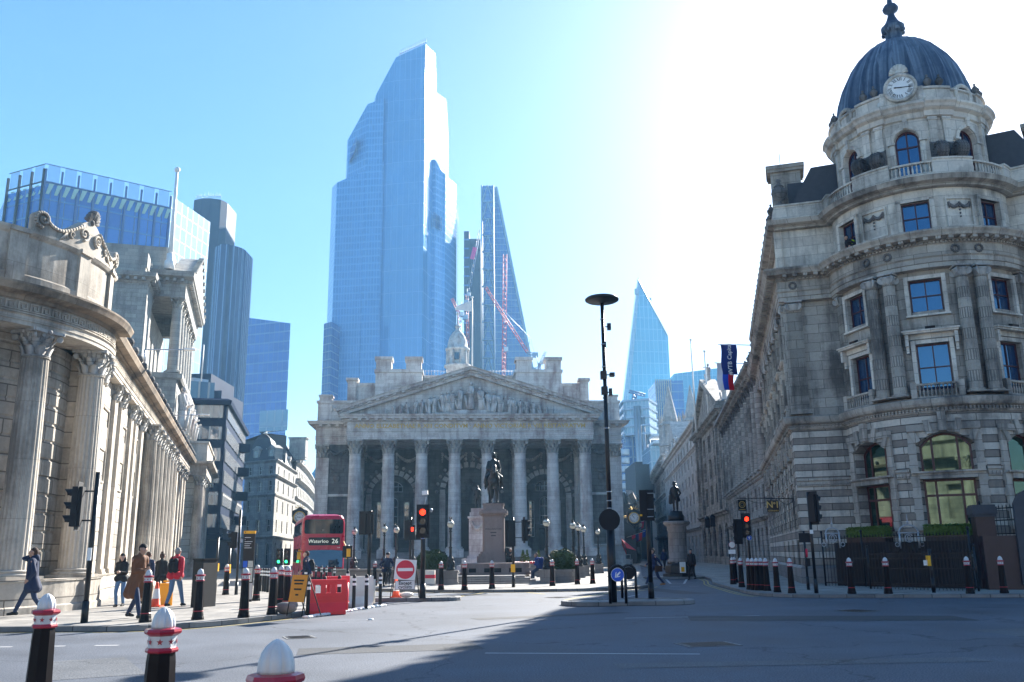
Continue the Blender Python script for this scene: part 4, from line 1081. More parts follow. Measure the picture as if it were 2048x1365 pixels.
for sg in(-1,1):
 column(ex,SW,sg*(HW-.75),.12,2.6,14.12,.74,1.5,'portland','portland_mid',square=True,name='pilaster')
 column(ex,SW,sg*13.3,.05,2.0,14.12,.6,1.5,'portland','portland_mid',square=True,name='pilaster')
 m=MB();c=sg*15.3
 swag(m,SW,c-1.2,c+1.2,13.7,.7,.12,.17);
 for a,b,z0,z1 in((c-1.05,c-.93,9.2,12),(c+.93,c+1.05,9.2,12),(c-1.05,c+1.05,9.2,9.32),(c-1.05,c+1.05,11.9,12.02)):
  m.M=Matrix.Translation(SW.pt(0,0,0))@Matrix.Rotation(SW.ang(),4,'Z');m.box(a,-.07,z0,b,.05,z1);m.M=None
 swag(m,SW,c-.65,c+.65,11.3,.35,.1,.13);m.ball(SW.pt(c,.05,10.3),.42,10,6,(1,.3,1.1))
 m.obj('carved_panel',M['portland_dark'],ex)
 m=MB();m.sweep([SW.pt(sg*15.3-1.7,0).xy,SW.pt(sg*15.3+1.7,0).xy],[(0,8.2),(.1,8.25),(.1,8.45),(0,8.5)]);m.sweep([SW.pt(sg*15.7-2.1,0).xy,SW.pt(sg*15.7+2.1,0).xy],[(.14,.1),(.14,2.4),(.3,2.45),(.3,2.6),(0,2.62)]);m.obj('string_course',M['portland'],ex)
for c,hw,zt in((-9.2,2.5,11.0),(9.2,2.5,11.0),(0,2.9,11.9)):
 m=MB();n=13
 for i in range(n+1):
  a=pi*i/n;r=hw+.35;m.M=Matrix.Translation(SB.pt(c,.08,zt-hw))@Matrix.Rotation(SB.ang(),4,'Z')
  m.cbox((r*cos(a),0,r*sin(a)),(.62,.2,.52),Matrix.Rotation(-a,3,'Y'));
  m.ball(((hw+1.05)*cos(a),0,(hw+1.05)*sin(a)),.22,6,4)
 for sg in(-1,1):m.box(sg*(hw+.35)-.35,-.12,-(zt-hw-2),sg*(hw+.35)+.35,.02,-.25)
 m.M=None;swag(m,SB,c-3.3,c-.4,13.6,.9,.12,.16);swag(m,SB,c+.4,c+3.3,13.6,.9,.12,.16)
 m.obj('arch_moulding',M['portland'],ex)
 f=MB();
 if c:
  facade(f,Flat(SB.pt(0,-.6),EX.d),c-hw,c+hw,2.0,zt,[(c-.62,c+.62,5.0,9.0-.6,.6),(c-1.95,c-1.3,3.6,7.9),(c+1.3,c+1.95,3.6,7.9),(c-1.15,c+1.15,9.05,10.35,.62),(c-.75,c+.75,2.02,4.6)],.25)
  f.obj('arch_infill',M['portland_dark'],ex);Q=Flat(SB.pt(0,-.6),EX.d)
  put_window(ex,Q,c-.62,c+.62,5.0,8.4,2,3,.6,-.2);put_window(ex,Q,c-1.95,c-1.3,3.6,7.9,1,4,0,-.2,pm='window_lit');put_window(ex,Q,c+1.3,c+1.95,3.6,7.9,1,4,0,-.2,pm='window_lit')
  put_window(ex,Q,c-1.15,c+1.15,9.05,10.35,4,2,.62,-.2);put_window(ex,Q,c-.75,c+.75,2.02,4.6,2,2,0,-.2,fm='frame_dark',pm='frame_dark',name='door')
 else:
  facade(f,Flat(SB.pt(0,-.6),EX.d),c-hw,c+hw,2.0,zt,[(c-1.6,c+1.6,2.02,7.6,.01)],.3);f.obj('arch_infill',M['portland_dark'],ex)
  Q=Flat(SB.pt(0,-.6),EX.d);put_window(ex,Q,-1.6,1.6,2.02,7.6,6,4,0,-.2,fm='bronze',pm='frame_dark',name='gate')
  m=MB();m.box(0,0,0,0,0,0);m=MB()
  for q in range(5):m.ball(Q.pt(-1.5+.75*q,.05,9.0+.5*(2-abs(q-2))),.5,8,5,(1,.3,1.1))
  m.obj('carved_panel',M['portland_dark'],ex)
def exbox(mb,u0,u1,w0,w1,z0,z1):
 mb.prism([tuple(EX.pt(a,b).xy)for a,b in((u0,w1),(u1,w1),(u1,w0),(u0,w0))],z0,z1)
m=MB()
for sg in(-1,1):
 a,b=sorted((sg*5.9,sg*11.7));exbox(m,a,b,-16,-10,16.9,23.9);exbox(m,a-.15,b+.15,-16.1,-9.85,23.9,24.3)
 for c in(sg*10.7,sg*6.95):
  exbox(m,c-.95,c+.95,-12,-9.95,24.3,25.5);exbox(m,c-1.12,c+1.12,-12.1,-9.75,25.5,25.9)
 a,b=sorted((sg*11.7,sg*14.9));exbox(m,a,b,-17,-10.6,16.9,22.4);exbox(m,a-.1,b+.1,-17,-10.45,20.3,20.75);exbox(m,a-.1,b+.1,-17,-10.45,22.3,22.65)
 c=sg*14.6;exbox(m,c-.55,c+.55,-11.6,-10.3,16.9,22.9);exbox(m,c-.75,c+.75,-11.8,-10.1,22.9,23.25)
 c=sg*16.9;exbox(m,c-.7,c+.7,-5.5,-3.9,16.84,19.9);exbox(m,c-.8,c+.8,-5.6,-3.8,19.0,19.3);exbox(m,c-.8,c+.8,-5.6,-3.8,19.75,20.0)
 swag(m,SW,sg*15.2-.9,sg*15.2+.9,18.6,.5,.15,.16)
 m.M=Matrix.Translation(EX.pt(sg*8.8,-9.95,21.2))@Matrix.Rotation(EX.ang(),4,'Z')
 for i in range(11):
  a=pi*i/10;m.cbox((1.1*cos(a),0,1.1*sin(a)),(.16,.12,.38),Matrix.Rotation(-a,3,'Y'))
 m.M=None
exbox(m,-5.9,5.9,-22,-13,16.9,23.9);exbox(m,-6,6,-22,-12.8,23.7,24.1);exbox(m,-17.4,17.4,-83,-16,15,18.9)
m.obj('attic',M['portland'],ex)
m=MB();m.lathe([(7.5,0),(7.5,.8),(5.5,1.6),(2.5,2.1),(.01,2.2)],32,EX.pt(0,-24,23.6));m.obj('roof',M['lead'],ex)
m=MB()
for i in range(30):
 p=EX.pt(-6+.4*i,-13.5,24.1);m.tube(p,p+Vector((0,0,.8)),.02,.02,4)
m.tube(EX.pt(-6,-13.5,24.8),EX.pt(5.8,-13.5,24.8),.025,.025,4);m.obj('roof_rail',M['steel'],ex)
c=at(915,735,176);c.z=0
m=MB();m.lathe([(2.3,22),(2.3,38.2),(2.7,38.4),(2.7,38.8),(2.1,38.9),(2.05,41.6),(2.45,41.8),(2.5,42.2),(2.1,42.4),(1.95,43.6),(1.6,44.7),(1.0,45.6),(.5,46.0),(.35,46.6),(.6,46.8),(.3,47.2),(.12,47.6),(.1,49.2),(.35,49.5),(.05,50.1),(.04,52)],20,c)
for i in range(10):a=2*pi*i/10;m.tube(c+Vector((2.15*cos(a),2.15*sin(a),38.9)),c+Vector((2.15*cos(a),2.15*sin(a),41.7)),.2,.18,8)
m.obj('bell_turret',M['portland'],ex)
m=MB();m.box(c.x-.45,c.y-2.36,39.6,c.x+.45,c.y-2.05,41.0);m.obj('turret_window',M['window_dark'],ex)
fp=EX.pt(.3,-6,22.2);t=thing('flagpole',fp,'tall white flagpole rising behind the apex of the exchange pediment','flagpole')
m=MB();m.tube(fp,fp+Vector((0,0,10.3)),.11,.06,8);m.ball(fp+Vector((0,0,10.4)),.16);m.obj('pole',M['white'],t)
m=MB();vs=[]
for i in range(9):
 for j in range(4):
  x=i/8;vs.append((fp.x-2.1*x,fp.y+.18*sin(7*x),fp.z+10.1-1.7*x*(.55)-(1.5*(1-x*.75))*(j/3)))
m.add(vs,[(4*i+j,4*i+j+1,4*i+j+5,4*i+j+4)for i in range(8)for j in range(3)],True);m.obj('flag',M['white'],t)
A1=Vector((20.0,41.3));PH=radians(244.16);R1=4.3;F1=Vector((cos(PH),sin(PH)))
K1=Vector((13.4,42.6));J1=A1+Vector((cos(PH-radians(72)),sin(PH-radians(72))))*R1
saz=radians(12.5);SD1=Vector((sin(saz),cos(saz)));FL1=K1+SD1*26.0
def mir(p):v=p-A1;return A1+F1*(2*v.dot(F1))-v
J2,K2,FL2=mir(J1),mir(K1),mir(FL1)
S_fl=Flat(FL1,-SD1);S_f1=Flat(K1,J1-K1);S_bow=Arc(A1,R1,PH-radians(72));S_f2=Flat(J2,K2-J2);S_fr=Flat(K2,FL2-K2)
BU=R1*radians(144);UC=BU/2
def ub(deg,R=R1):return UC+R1*radians(deg)
FLN=26.0
SEG=[(S_fl,0,FLN),(S_f1,0,(J1-K1).length),(S_bow,0,BU),(S_f2,0,(J1-K1).length),(S_fr,0,FLN)]
P1_=[FL1,K1]+[p for p in spath(S_bow,0,BU)]+[K2,FL2]
def offp(path,o):
 n=len(path);out=[]
 for i in range(n):
  a=(path[i]-path[i-1]).normalized()if i else(path[1]-path[0]).normalized();b=(path[i+1]-path[i]).normalized()if i<n-1 else a
  na,nb=Vector((a.y,-a.x)),Vector((b.y,-b.x));m=na+nb;m=m/max(.3,m.dot(na));out.append(path[i]+m*o)
 return out
co=thing('corner_house',(20,43,0),'grey stone corner building with a lead dome and a clock above its rounded bay','building')
BAYS=[FLN-1.9-3.1*i for i in range(8)][::-1]
gw=[(ub(0)-1.12,ub(0)+1.12,2.35,6.42,.55)]+[(ub(s*47)-1.1,ub(s*47)+1.1,2.35,6.3,.5)for s in(-1,1)]
m=MB();facade(m,S_bow,0,BU,0,7.45,gw,.55)
facade(m,S_f1,0,SEG[1][2],0,7.45);facade(m,S_f2,0,SEG[1][2],0,7.45)
flw=[(c-.75,c+.75,2.6,6.3,.6)for c in BAYS]+[(c-.55,c+.55,.14,2.1)for c in BAYS[4:]]
facade(m,S_fl,0,FLN,0,7.45,flw,.5);facade(m,S_fr,0,FLN,0,7.45,[(FLN-o[1],FLN-o[0])+o[2:]for o in flw],.5)
m.obj('ground_storey',M['corn_bands'],co)
def gf_window(S,o,w=-.42):
 ua,ub_,za,zb,r=o;zm=za+(zb-za)*.555
 put_window(co,S,ua,ub_,za,zm-.14,(.24,.74),2,0,w,'frame_red','window_green',fw=.09,bar=.09,zfr=(.68,))
 put_window(co,S,ua,ub_,zm+.14,zb,(.24,.74),1,r,w,'frame_red','window_green',fw=.09,bar=.09)
 m=MB();um=(ua+ub_)/2;m.M=Matrix.Translation(S.pt(um,0,0))@Matrix.Rotation(S.ang(um),4,'Z');h=(ub_-ua)/2
 m.box(-h-.02,-.02,zm-.14,h+.02,.5,zm+.14);m.box(-h-.3,-.12,zm+.1,h+.3,.05,zm+.17);m.obj('transom',M['corn_stone'],co)
 m=MB();m.M=Matrix.Translation(S.pt(um,0,0))@Matrix.Rotation(S.ang(um),4,'Z');cv=.0 if not S.R else S.R*(1-cos(h/S.R))
 for k in range(5):
  t=(k-2)/2;x=t*h*.92;zz=arch_z((-h,h,za,zb,r),x);L=.62 if k!=2 else.8
  m.cbox((x*1.12,cv*abs(t)**2-(.05 if k!=2 else.12),zz+L/2+.02),(.24 if k!=2 else.32,.2,L),Matrix.Rotation(t*.45,3,'Y'))
 for k in range(7):
  z=za+.25+k*.62
  if z<zb-.6:
   for sg in(-1,1):m.cbox((sg*(h+.17),cv,z),(.34,.16,.31))
 for sg in(-1,1):m.box(min(sg*(h+.3),sg*(h+.004)),cv*.8-.035,za,max(sg*(h+.3),sg*(h+.004)),cv+.05,zb+.1)
 m.box(-h-.3,-.04,zb+.06,h+.3,cv+.05,zb+.34);m.obj('quoins',M['corn_stone'],co)
for o in gw:gf_window(S_bow,o)
for o in flw[:8]:
 gf_window(S_fl,o);gf_window(S_fr,(FLN-o[1],FLN-o[0])+o[2:])
for o in flw[8:]:put_window(co,S_fl,o[0],o[1],o[2],o[3],1,1,0,-.4,'frame_dark',name='door')
m=MB()
m.sweep(P1_,[(0,.0),(.16,.01),(.16,.8),(.06,.9),(.0,.92)]);m.obj('plinth',M['grey_granite'],co)
m=MB();m.sweep(P1_,[(0,4.58),(.06,4.6),(.1,4.68),(.1,4.74),(0,4.78)])if 0 else None
for S,a,b in[(S_fl,0,.9),(S_f1,0,SEG[1][2]),(S_bow,0,gw[1][0]-.35),(S_bow,gw[1][1]+.35,gw[0][0]-.35),(S_bow,gw[0][1]+.35,gw[2][0]-.35),(S_bow,gw[2][1]+.35,BU),(S_f2,0,SEG[1][2])]:
 q=spath(S,a,b);m.sweep(q,[(0,4.5),(.06,4.53),(.06,4.75),(.13,4.8),(.13,4.88),(0,4.9)]);m.dentils(q,4.56,4.72,.06,.11,.2,.12)
m.obj('string_course',M['corn_stone'],co)
m=MB();m.sweep(P1_,[(0,7.2),(.08,7.24),(.08,7.42),(.3,7.5),(.36,7.6),(.4,7.78),(.34,7.84),(-.35,7.88)]);m.dentils(P1_,7.3,7.43,.08,.17,.16,.09)
m.obj('first_cornice',M['corn_stone'],co)
WO=-.28
S_bw=Arc(A1,R1+WO,PH-radians(72));kb=(R1+WO)/R1
def wb(deg):return(R1+WO)*radians(72+deg)
BUW=(R1+WO)*radians(144)
uw=[]
for dgr in(0,-49,49):uw+=[(wb(dgr)-.68,wb(dgr)+.68,8.25,10.3),(wb(dgr)-.68,wb(dgr)+.68,11.75,13.2)]
m=MB();facade(m,S_bw,0,BUW,7.8,13.6,uw,.22)
S_f1w=Flat(Vector(S_f1.pt(0,WO).xy),S_f1.d);S_f2w=Flat(Vector(S_f2.pt(0,WO).xy),S_f2.d);LF=SEG[1][2]
facade(m,S_f1w,-.1,LF+.6,7.8,13.6);facade(m,S_f2w,-.6,LF+.1,7.8,13.6)
S_flw=Flat(Vector(S_fl.pt(0,WO).xy),S_fl.d);S_frw=Flat(Vector(S_fr.pt(0,WO).xy),S_fr.d)
flu=[]
for c in BAYS:flu+=[(c-.6,c+.6,8.25,10.3),(c-.6,c+.6,11.6,13.1)]
facade(m,S_flw,0,FLN,7.8,13.6,flu,.22);facade(m,S_frw,0,FLN,7.8,13.6,[(FLN-o[1],FLN-o[0])+o[2:]for o in flu],.22)
m.obj('upper_wall',M['corn_stone'],co)
def upwin(S,o,hood,pm='window_blue'):
 ua,ub_,za,zb=o;put_window(co,S,ua,ub_,za,zb,2,2,0,-.17,'frame_red',pm if 'pm' in dir()else 'window_blue',fw=.06,bar=.05)
 m=MB();um=(ua+ub_)/2;h=(ub_-ua)/2;cv=0 if not S.R else S.R*(1-cos(h/S.R));m.M=Matrix.Translation(S.pt(um,-cv*.6,0))@Matrix.Rotation(S.ang(um),4,'Z')
 t=.17
 m.box(-h-t,-.1,za-(0 if hood else t),-h,.06,zb+t);m.box(h,-.1,za-(0 if hood else t),h+t,.06,zb+t);m.box(-h,-.1,zb,h,.06,zb+t)
 if hood:
  m.box(-h-.28,-.12,zb+.2,h+.28,.06,zb+.42);m.box(-h-.42,-.42,zb+.42,h+.42,.06,zb+.5);m.box(-h-.48,-.48,zb+.5,h+.48,.04,zb+.56)
  for sg in(-1,1):m.cbox((sg*(h+.3),-.2,zb+.15),(.14,.3,.5));m.cbox((sg*(h+.3),-.12,zb-.2),(.12,.16,.4))
 else:m.box(-h-t-.05,-.16,za-t-.06,h+t+.05,.06,za-t+.02)
 m.obj('window_surround',M['corn_pale'],co)
 if hood:
  b=MB();c=S.pt(um,0,0);Q=Flat(S.pt(um,.18).xy-Vector((cos(S.ang(um)),sin(S.ang(um))))*(h+.25),(cos(S.ang(um)),sin(S.ang(um))))
  baluster_row(b,Q,0,2*h+.5,.12,7.88,8.5,.05,.15,.08)
  for sg in(0,2*h+.5):
   p=Q.pt(sg,.1);b.M=Matrix.Translation((p.x,p.y,0))@Matrix.Rotation(Q.ang(),4,'Z');b.box(-.12,-.12,7.88,.12,.12,8.56);b.M=None
  b.obj('balconette',M['corn_stone'],co)
for i,o in enumerate(uw):upwin(S_bw,o,i%2==0)
for i,o in enumerate(flu):
 upwin(S_flw,o,i%2==0,'window_dull')
for dgr in(-30.5,-19.8,19.8,30.5):
 u=R1*radians(72+dgr);column(co,S_bow,u,.02,7.98,13.6,.29,.5,'corn_stone','portland_mid',16,'ion')
for sg in(-1,1):
 column(co,S_bow,ub(sg*67),-.16,7.98,13.6,.27,.5,'corn_stone','portland_mid',6,'ion',True,'pilaster')
column(co,S_f1,.55,-.1,7.98,13.6,.36,.5,'corn_stone','portland_mid',8,'ion',True,'pilaster')
column(co,S_f2,LF-.55,-.1,7.98,13.6,.36,.5,'corn_stone','portland_mid',8,'ion',True,'pilaster')
for c in[FLN-.4]+[FLN-.4-3.1*i-d_ for i in range(1,8)for d_ in(-.38,.30)]:column(co,S_fl,c,-.1,7.98,13.6,.27,.5,'corn_stone','portland_mid',6,'ion',True,'pilaster')
for c in(.5,4.0,7.5,11,14.5,18,21.5,25):column(co,S_fr,c,-.1,7.98,13.6,.27,.5,'corn_stone','portland_mid',6,'ion',True,'pilaster')
m=MB();m.sweep(P1_,[(-.3,13.58),(.12,13.6),(.12,13.8),(.16,13.82),(.16,14.02),(.24,14.08),(.14,14.1),(.14,14.6),(.2,14.64),(.2,14.8),(.62,14.86),(.66,14.96),(.76,15.08),(.76,15.16),(.3,15.2),(-.4,15.2)])
m.dentils(P1_,14.64,14.74,.2,.3,.17,.1);m.dentils(P1_,14.72,14.87,.2,.58,.52,.2);m.obj('main_cornice',M['corn_stone'],co)
for dgr in(-31,-18,18,31):
 m=MB();p=S_bow.pt(ub(dgr),.18,14.35);a=S_bow.ang(ub(dgr))-pi/2
 for i in range(12):
  t=2*pi*i/12;m.ball(p+Vector((-sin(a)*.15*cos(t),cos(a)*.15*cos(t),.15*sin(t))),.062,6,4)
 m.obj('wreath',M['portland_dark'],co)
m=MB();p=S_f1.pt(.6,.18,14.35);
for i in range(12):
 t=2*pi*i/12;m.ball(p+Vector((cos(S_f1.ang())*.15*cos(t),sin(S_f1.ang())*.15*cos(t),.15*sin(t))),.062,6,4)
m.obj('wreath',M['portland_dark'],co)
aw=[(wb(a)-.6,wb(a)+.6,15.4,16.85)for a in(0,-49,49)]
m=MB();facade(m,S_bw,0,BUW,15.1,17.4,aw,.22);facade(m,S_f1w,-.1,LF+.6,15.1,17.4);facade(m,S_f2w,-.6,LF+.1,15.1,17.4)
fa=[(c-.5,c+.5,15.5,16.8)for c in BAYS]
facade(m,S_flw,0,FLN,15.1,17.4,fa,.22);facade(m,S_frw,0,FLN,15.1,17.4)
m.obj('attic_wall',M['corn_pale'],co)
for o in aw:
 put_window(co,S_bw,*o,2,2,0,-.17,'frame_red',pm if 'pm' in dir()else 'window_blue',fw=.06,bar=.05)
for o in fa:put_window(co,S_flw,*o,2,2,0,-.17,'frame_red','window_dark')
for a,w_ in((0,.6),(-49,.6),(49,.6)):
 m=MB();um=wb(a);m.M=Matrix.Translation(S_bw.pt(um,-.03,0))@Matrix.Rotation(S_bw.ang(um),4,'Z')
 for sg in(-1,1):m.box(sg*.7-.1,-.08,15.3,sg*.7+.1,.1,16.95)
 m.box(-.8,-.08,16.85,.8,.1,17.02);m.obj('window_surround',M['corn_pale'],co)
for a in(-26,26):
 m=MB();um=wb(a);S=Flat(S_bw.pt(um,.0).xy,(cos(S_bw.ang(um)),sin(S_bw.ang(um))))
 m.M=Matrix.Translation(S_bw.pt(um,.02,0))@Matrix.Rotation(S_bw.ang(um),4,'Z')
 for x0,z0,x1,z1 in((-.62,15.5,.62,15.57),(-.62,16.8,.62,16.87),(-.62,15.57,-.55,16.8),(.55,15.57,.62,16.8)):m.box(x0,-.05,z0,x1,.08,z1)
 m.obj('wall_panel',M['corn_pale'],co)
 m=MB();swag(m,S,-.46,0,16.62,.2,.05,.06);swag(m,S,0,.46,16.62,.2,.05,.06);
 for k in range(5):m.ball(S.pt(0,.07,16.6-.16*k),.07*(1-.1*k),6,4)
 m.obj('swag',M['portland_dark'],co)
m=MB();m.sweep(P1_,[(-.3,17.38),(.02,17.4),(.06,17.52),(.34,17.58),(.38,17.7),(.42,17.8),(-.3,17.84)]);m.obj('attic_cornice',M['corn_stone'],co)
m=MB();m.sweep(P1_,[(.06,17.84),(.06,18.02),(-.3,18.03)]);
for a,b in((-12,12),(-62,-36),(36,62)):baluster_row(m,S_bow,ub(a),ub(b),-.1,18.02,18.62,.055,.17,.08)
for a,b in((-36,-12),(12,36),(-72,-62),(62,72)):m.sweep(spath(S_bow,ub(a),ub(b)),[(.05,18.02),(.05,18.62),(.1,18.64),(.1,18.72),(-.3,18.73),(-.3,18.02)])
for S,L in((S_f1,LF),(S_f2,LF)):m.sweep(spath(S,0,L),[(.02,18.02),(.02,18.6),(.08,18.62),(.08,18.7),(-.35,18.71),(-.35,18.02)])
m.sweep([FL1,K1],[(.02,18.02),(.02,18.5),(-.35,18.52),(-.35,18.02)]);m.sweep([K2,FL2],[(.02,18.02),(.02,18.5),(-.35,18.52),(-.35,18.02)])
m.obj('parapet',M['corn_pale'],co)
def big_scroll(a,r_out=4.15,z0=18.7):
 mb=MB();c=A1+Vector((cos(a),sin(a)))*r_out;mb.M=Matrix.Translation((c.x,c.y,z0))@Matrix.Rotation(a,4,'Z')
 n=13;R0=.42;out=[]
 for i in range(n):t=-pi/2+pi*1.15*i/(n-1);out.append((R0*cos(t)*.9,.44+R0*sin(t)))
 out+=[(-.9,1.35),(-.9,0)]
 vs=[(x,-.19,z)for x,z in out]+[(x,.19,z)for x,z in out];k=len(out)
 mb.add(vs,[(i,(i+1)%k,k+(i+1)%k,k+i)for i in range(k)]+[tuple(range(k-1,-1,-1)),tuple(range(k,2*k))])
 for y in(-.21,.21):
  for rr in(.34,.2):
   pts=[(rr*cos(q*pi/8),y,.46+rr*sin(q*pi/8))for q in range(17)]
   for q in range(16):mb.tube(pts[q],pts[q+1],.035,.035,4)
 for y in(-.12,0,.12):mb.path([(out[i][0]+.01,y,out[i][1])for i in range(n)],.025,4)
 mb.obj('scroll_bracket',M['portland_dark'],co)
for a in(-78,-31,-19,19,31,78):big_scroll(PH+radians(a))
RD=3.42;S_dr=Arc(A1,RD,0);CD=2*pi*RD
def ud(deg):return RD*((PH+radians(deg))%(2*pi))
dw=[(ud(a)-.55,ud(a)+.55,18.3,20.65,.55)for a in(0,-49,49,-98,98,147,-147)]
dw=[o for o in dw if o[0]>0 and o[1]<CD]
m=MB();facade(m,S_dr,0,CD,17.6,21.5,dw,.25);m.obj('drum_wall',M['corn_pale'],co)
for o in dw:
 put_window(co,S_dr,*o[:4],2,2,.55,-.2,'frame_red','window_blue',fw=.08,bar=.07,zfr=(.66,))
 m=MB();um=(o[0]+o[1])/2;m.M=Matrix.Translation(S_dr.pt(um,-.03,0))@Matrix.Rotation(S_dr.ang(um),4,'Z')
 for i in range(13):
  t=pi*i/12;m.cbox((.66*cos(t),-.02+.05*cos(t)**2,20.1+.66*sin(t)),(.17,.16,.2),Matrix.Rotation(-t,3,'Y'))
 m.cbox((0,-.08,20.95),(.2,.2,.5))
 for sg in(-1,1):m.box(sg*.66-.1,-.02,18.3,sg*.66+.1,.14,20.02);m.box(sg*.68-.16,-.08,20.0,sg*.68+.16,.14,20.12)
 m.obj('window_surround',M['corn_pale'],co)
m=MB()
for c in(-98-24.5,-73.5,-24.5,24.5,73.5,98+24.5):
 for dx in(-5.2,5.2):
  a=c+dx;p=S_dr.pt(ud(a),0,0);m.M=Matrix.Translation(p)@Matrix.Rotation(S_dr.ang(ud(a)),4,'Z')
  m.box(-.17,-.13,18.7,.17,.05,20.95);m.box(-.21,-.17,20.95,.21,.05,21.1);m.box(-.2,-.16,18.4,.2,.05,18.72)
m.M=None;m.obj('drum_pilaster',M['corn_pale'],co)
cir=lambda r:[Vector((A1.x+r*cos(2*pi*i/72),A1.y+r*sin(2*pi*i/72)))for i in range(72)]
m=MB();m.sweep(cir(RD),[(0,21.1),(.1,21.15),(.12,21.4),(.3,21.48),(.36,21.62),(.46,21.72),(.46,21.82),(.1,21.86),(.06,21.9),(.06,22.45),(.14,22.48),(.14,22.58),(-.25,22.6)],True)
for c in(-73.5,-24.5,24.5,73.5):
 q=[A1+Vector((cos(PH+radians(c+t)),sin(PH+radians(c+t))))*(RD)for t in(-11,-5.5,0,5.5,11)]
 m.sweep(q,[(.1,21.12),(.22,21.15),(.24,21.4),(.42,21.48),(.48,21.62),(.58,21.72),(.58,21.84),(.16,21.9),(.16,22.5),(.24,22.52),(.24,22.62),(-.1,22.64)])
m.obj('drum_cornice',M['corn_pale'],co)
for c in(-122.5,-73.5,-24.5,24.5,73.5,122.5):
 for dx in(-4.6,4.6):
  m=MB();p=A1+Vector((cos(PH+radians(c+dx)),sin(PH+radians(c+dx))))*(RD+.02);urn(m,(p.x,p.y,22.6),.72,10);m.obj('urn',M['portland_dark'],co)
def roman(mb,s,h,w=.14):
 "strokes for one numeral, centred, height h"
 L={'I':.34,'V':.62,'X':.62};tot=sum(L[c]for c in s)*h;x=-tot/2
 for ch in s:
  ww=L[ch]*h;c=x+ww/2;bx=lambda x0,x1,t:mb.add([(x0-t,0,-h/2),(x0+t,0,-h/2),(x1+t,0,h/2),(x1-t,0,h/2)],[(0,1,2,3)])
  if ch=='I':bx(c,c,h*.07)
  if ch=='V':bx(c,c-ww*.38,h*.07);bx(c,c+ww*.38,h*.035)
  if ch=='X':bx(c-ww*.38,c+ww*.38,h*.035);bx(c+ww*.38,c-ww*.38,h*.07)
  x+=ww
def clock_face(parent,Mx,r,hr,mn,ring='portland',dial='white',ink='frame_dark'):
 m=MB();m.M=Mx;n=40
 m.add([(0,-.02,0)]+[(r*cos(2*pi*i/n),-.02,r*sin(2*pi*i/n))for i in range(n)],[(0,1+i,1+(i+1)%n)for i in range(n)]);o=m.obj('dial',M[dial],parent)
 m=MB();m.M=Mx
 NUM=['XII','I','II','III','IIII','V','VI','VII','VIII','IX','X','XI'];b0=m.M
 for i,s in enumerate(NUM):
  a=pi/2-2*pi*i/12;m.M=b0@Matrix.Translation((r*.76*cos(a),-.035,r*.76*sin(a)))@Matrix.Rotation(pi/2-a,4,'Y');roman(m,s,r*.3)
 m.M=b0
 for i in range(60):
  a=2*pi*i/60;m.cbox((r*.95*cos(a),-.03,r*.95*sin(a)),(r*.05,.01,r*.018),Matrix.Rotation(-a,3,'Y'))
 m.obj('numerals',M[ink],o)
 for nm,a,L,w in(('hour_hand',pi/2-2*pi*(hr+mn/60)/12,r*.5,r*.05),('minute_hand',pi/2-2*pi*mn/60,r*.86,r*.035)):
  m=MB();m.M=Mx@Matrix.Rotation(-a,4,'Y');m.add([(-r*.12,-.05,-w),(L*.8,-.05,-w*.8),(L,-.05,0),(L*.8,-.05,w*.8),(-r*.12,-.05,w)],[(0,1,2,3,4)])
  m.ball((L*.72,-.05,0),w*1.5,8,4,(1,.2,1));m.obj(nm,M[ink],o)
 return o
def ringmesh(m,r0,r1,y0,y1,n=32,half=False):
 pr=[(r0,y1),(r0,y0),((r0+r1)/2,y0-.04),(r1,y0),(r1,y1)];k=len(pr);N_=n
 vs=[(r*cos(2*pi*i/N_),y,r*sin(2*pi*i/N_))for i in range(N_)for r,y in pr]
 m.add(vs,[(i*k+j,((i+1)%N_)*k+j,((i+1)%N_)*k+(j+1)%k,i*k+(j+1)%k)for i in range(N_)for j in range(k)])
for a in(-49,49,-98,98):
 m=MB();p=A1+Vector((cos(PH+radians(a)),sin(PH+radians(a))))*(RD+.1);Mx=Matrix.Translation((p.x,p.y,22.35))@Matrix.Rotation(PH+radians(a)+pi/2,4,'Z');m.M=Mx
 ringmesh(m,.38,.56,0,.5);m.cbox((0,.3,-.3),(1.1,.5,.5));m.obj('round_window_surround',M['corn_pale'],co)
 m=MB();m.M=Mx;m.add([(.38*cos(2*pi*i/20),.08,.38*sin(2*pi*i/20))for i in range(20)],[tuple(range(20))]);m.obj('round_window',M['window_dark'],co)
p=A1+F1*(RD+.22);CM=Matrix.Translation((p.x,p.y,22.72))@Matrix.Rotation(PH+pi/2,4,'Z')@Matrix.Rotation(radians(-4),4,'X')
m=MB();m.M=CM;ringmesh(m,.60,.74,-.06,.5,40);m.cbox((0,.35,-.5),(1.9,.5,.9))
for sg in(-1,1):m.ball((sg*.85,.2,-.6),.22,10,6,(1,.6,1.2))
ck=m.obj('clock_surround',M['corn_pale'],co)
m=MB();m.M=CM
for i in range(9):
 a=pi*(i+.5)/9;m.tube((0,.1,.78),(.42*cos(a),.05,.78+.5*sin(a)),.05,.085,6)
m.ball((0,.1,.8),.2,8,6);m.obj('shell_crest',M['corn_pale'],co)
clock_face(co,CM,.60,9,16)
M['lead_dome']=stone('ribbed_lead',(.17,.22,.28),(.055,.085,.135),(.025,.045,.09),.24,7,.5,.01,.75,.5,rough=.42)
m=MB();pr=[(3.12,21.9),(3.16,22.5),(3.12,23.2),(2.98,23.9),(2.72,24.7),(2.35,25.45),(1.9,26.1),(1.4,26.6),(.85,26.95),(.45,27.1)]
m.lathe(pr,192,(A1.x,A1.y,0),mod=lambda a:1+.030*(max(0,cos(a*24))**5)+.012*(max(0,cos(a*48+.7))**4));m.obj('dome',M['lead_dome'],co)
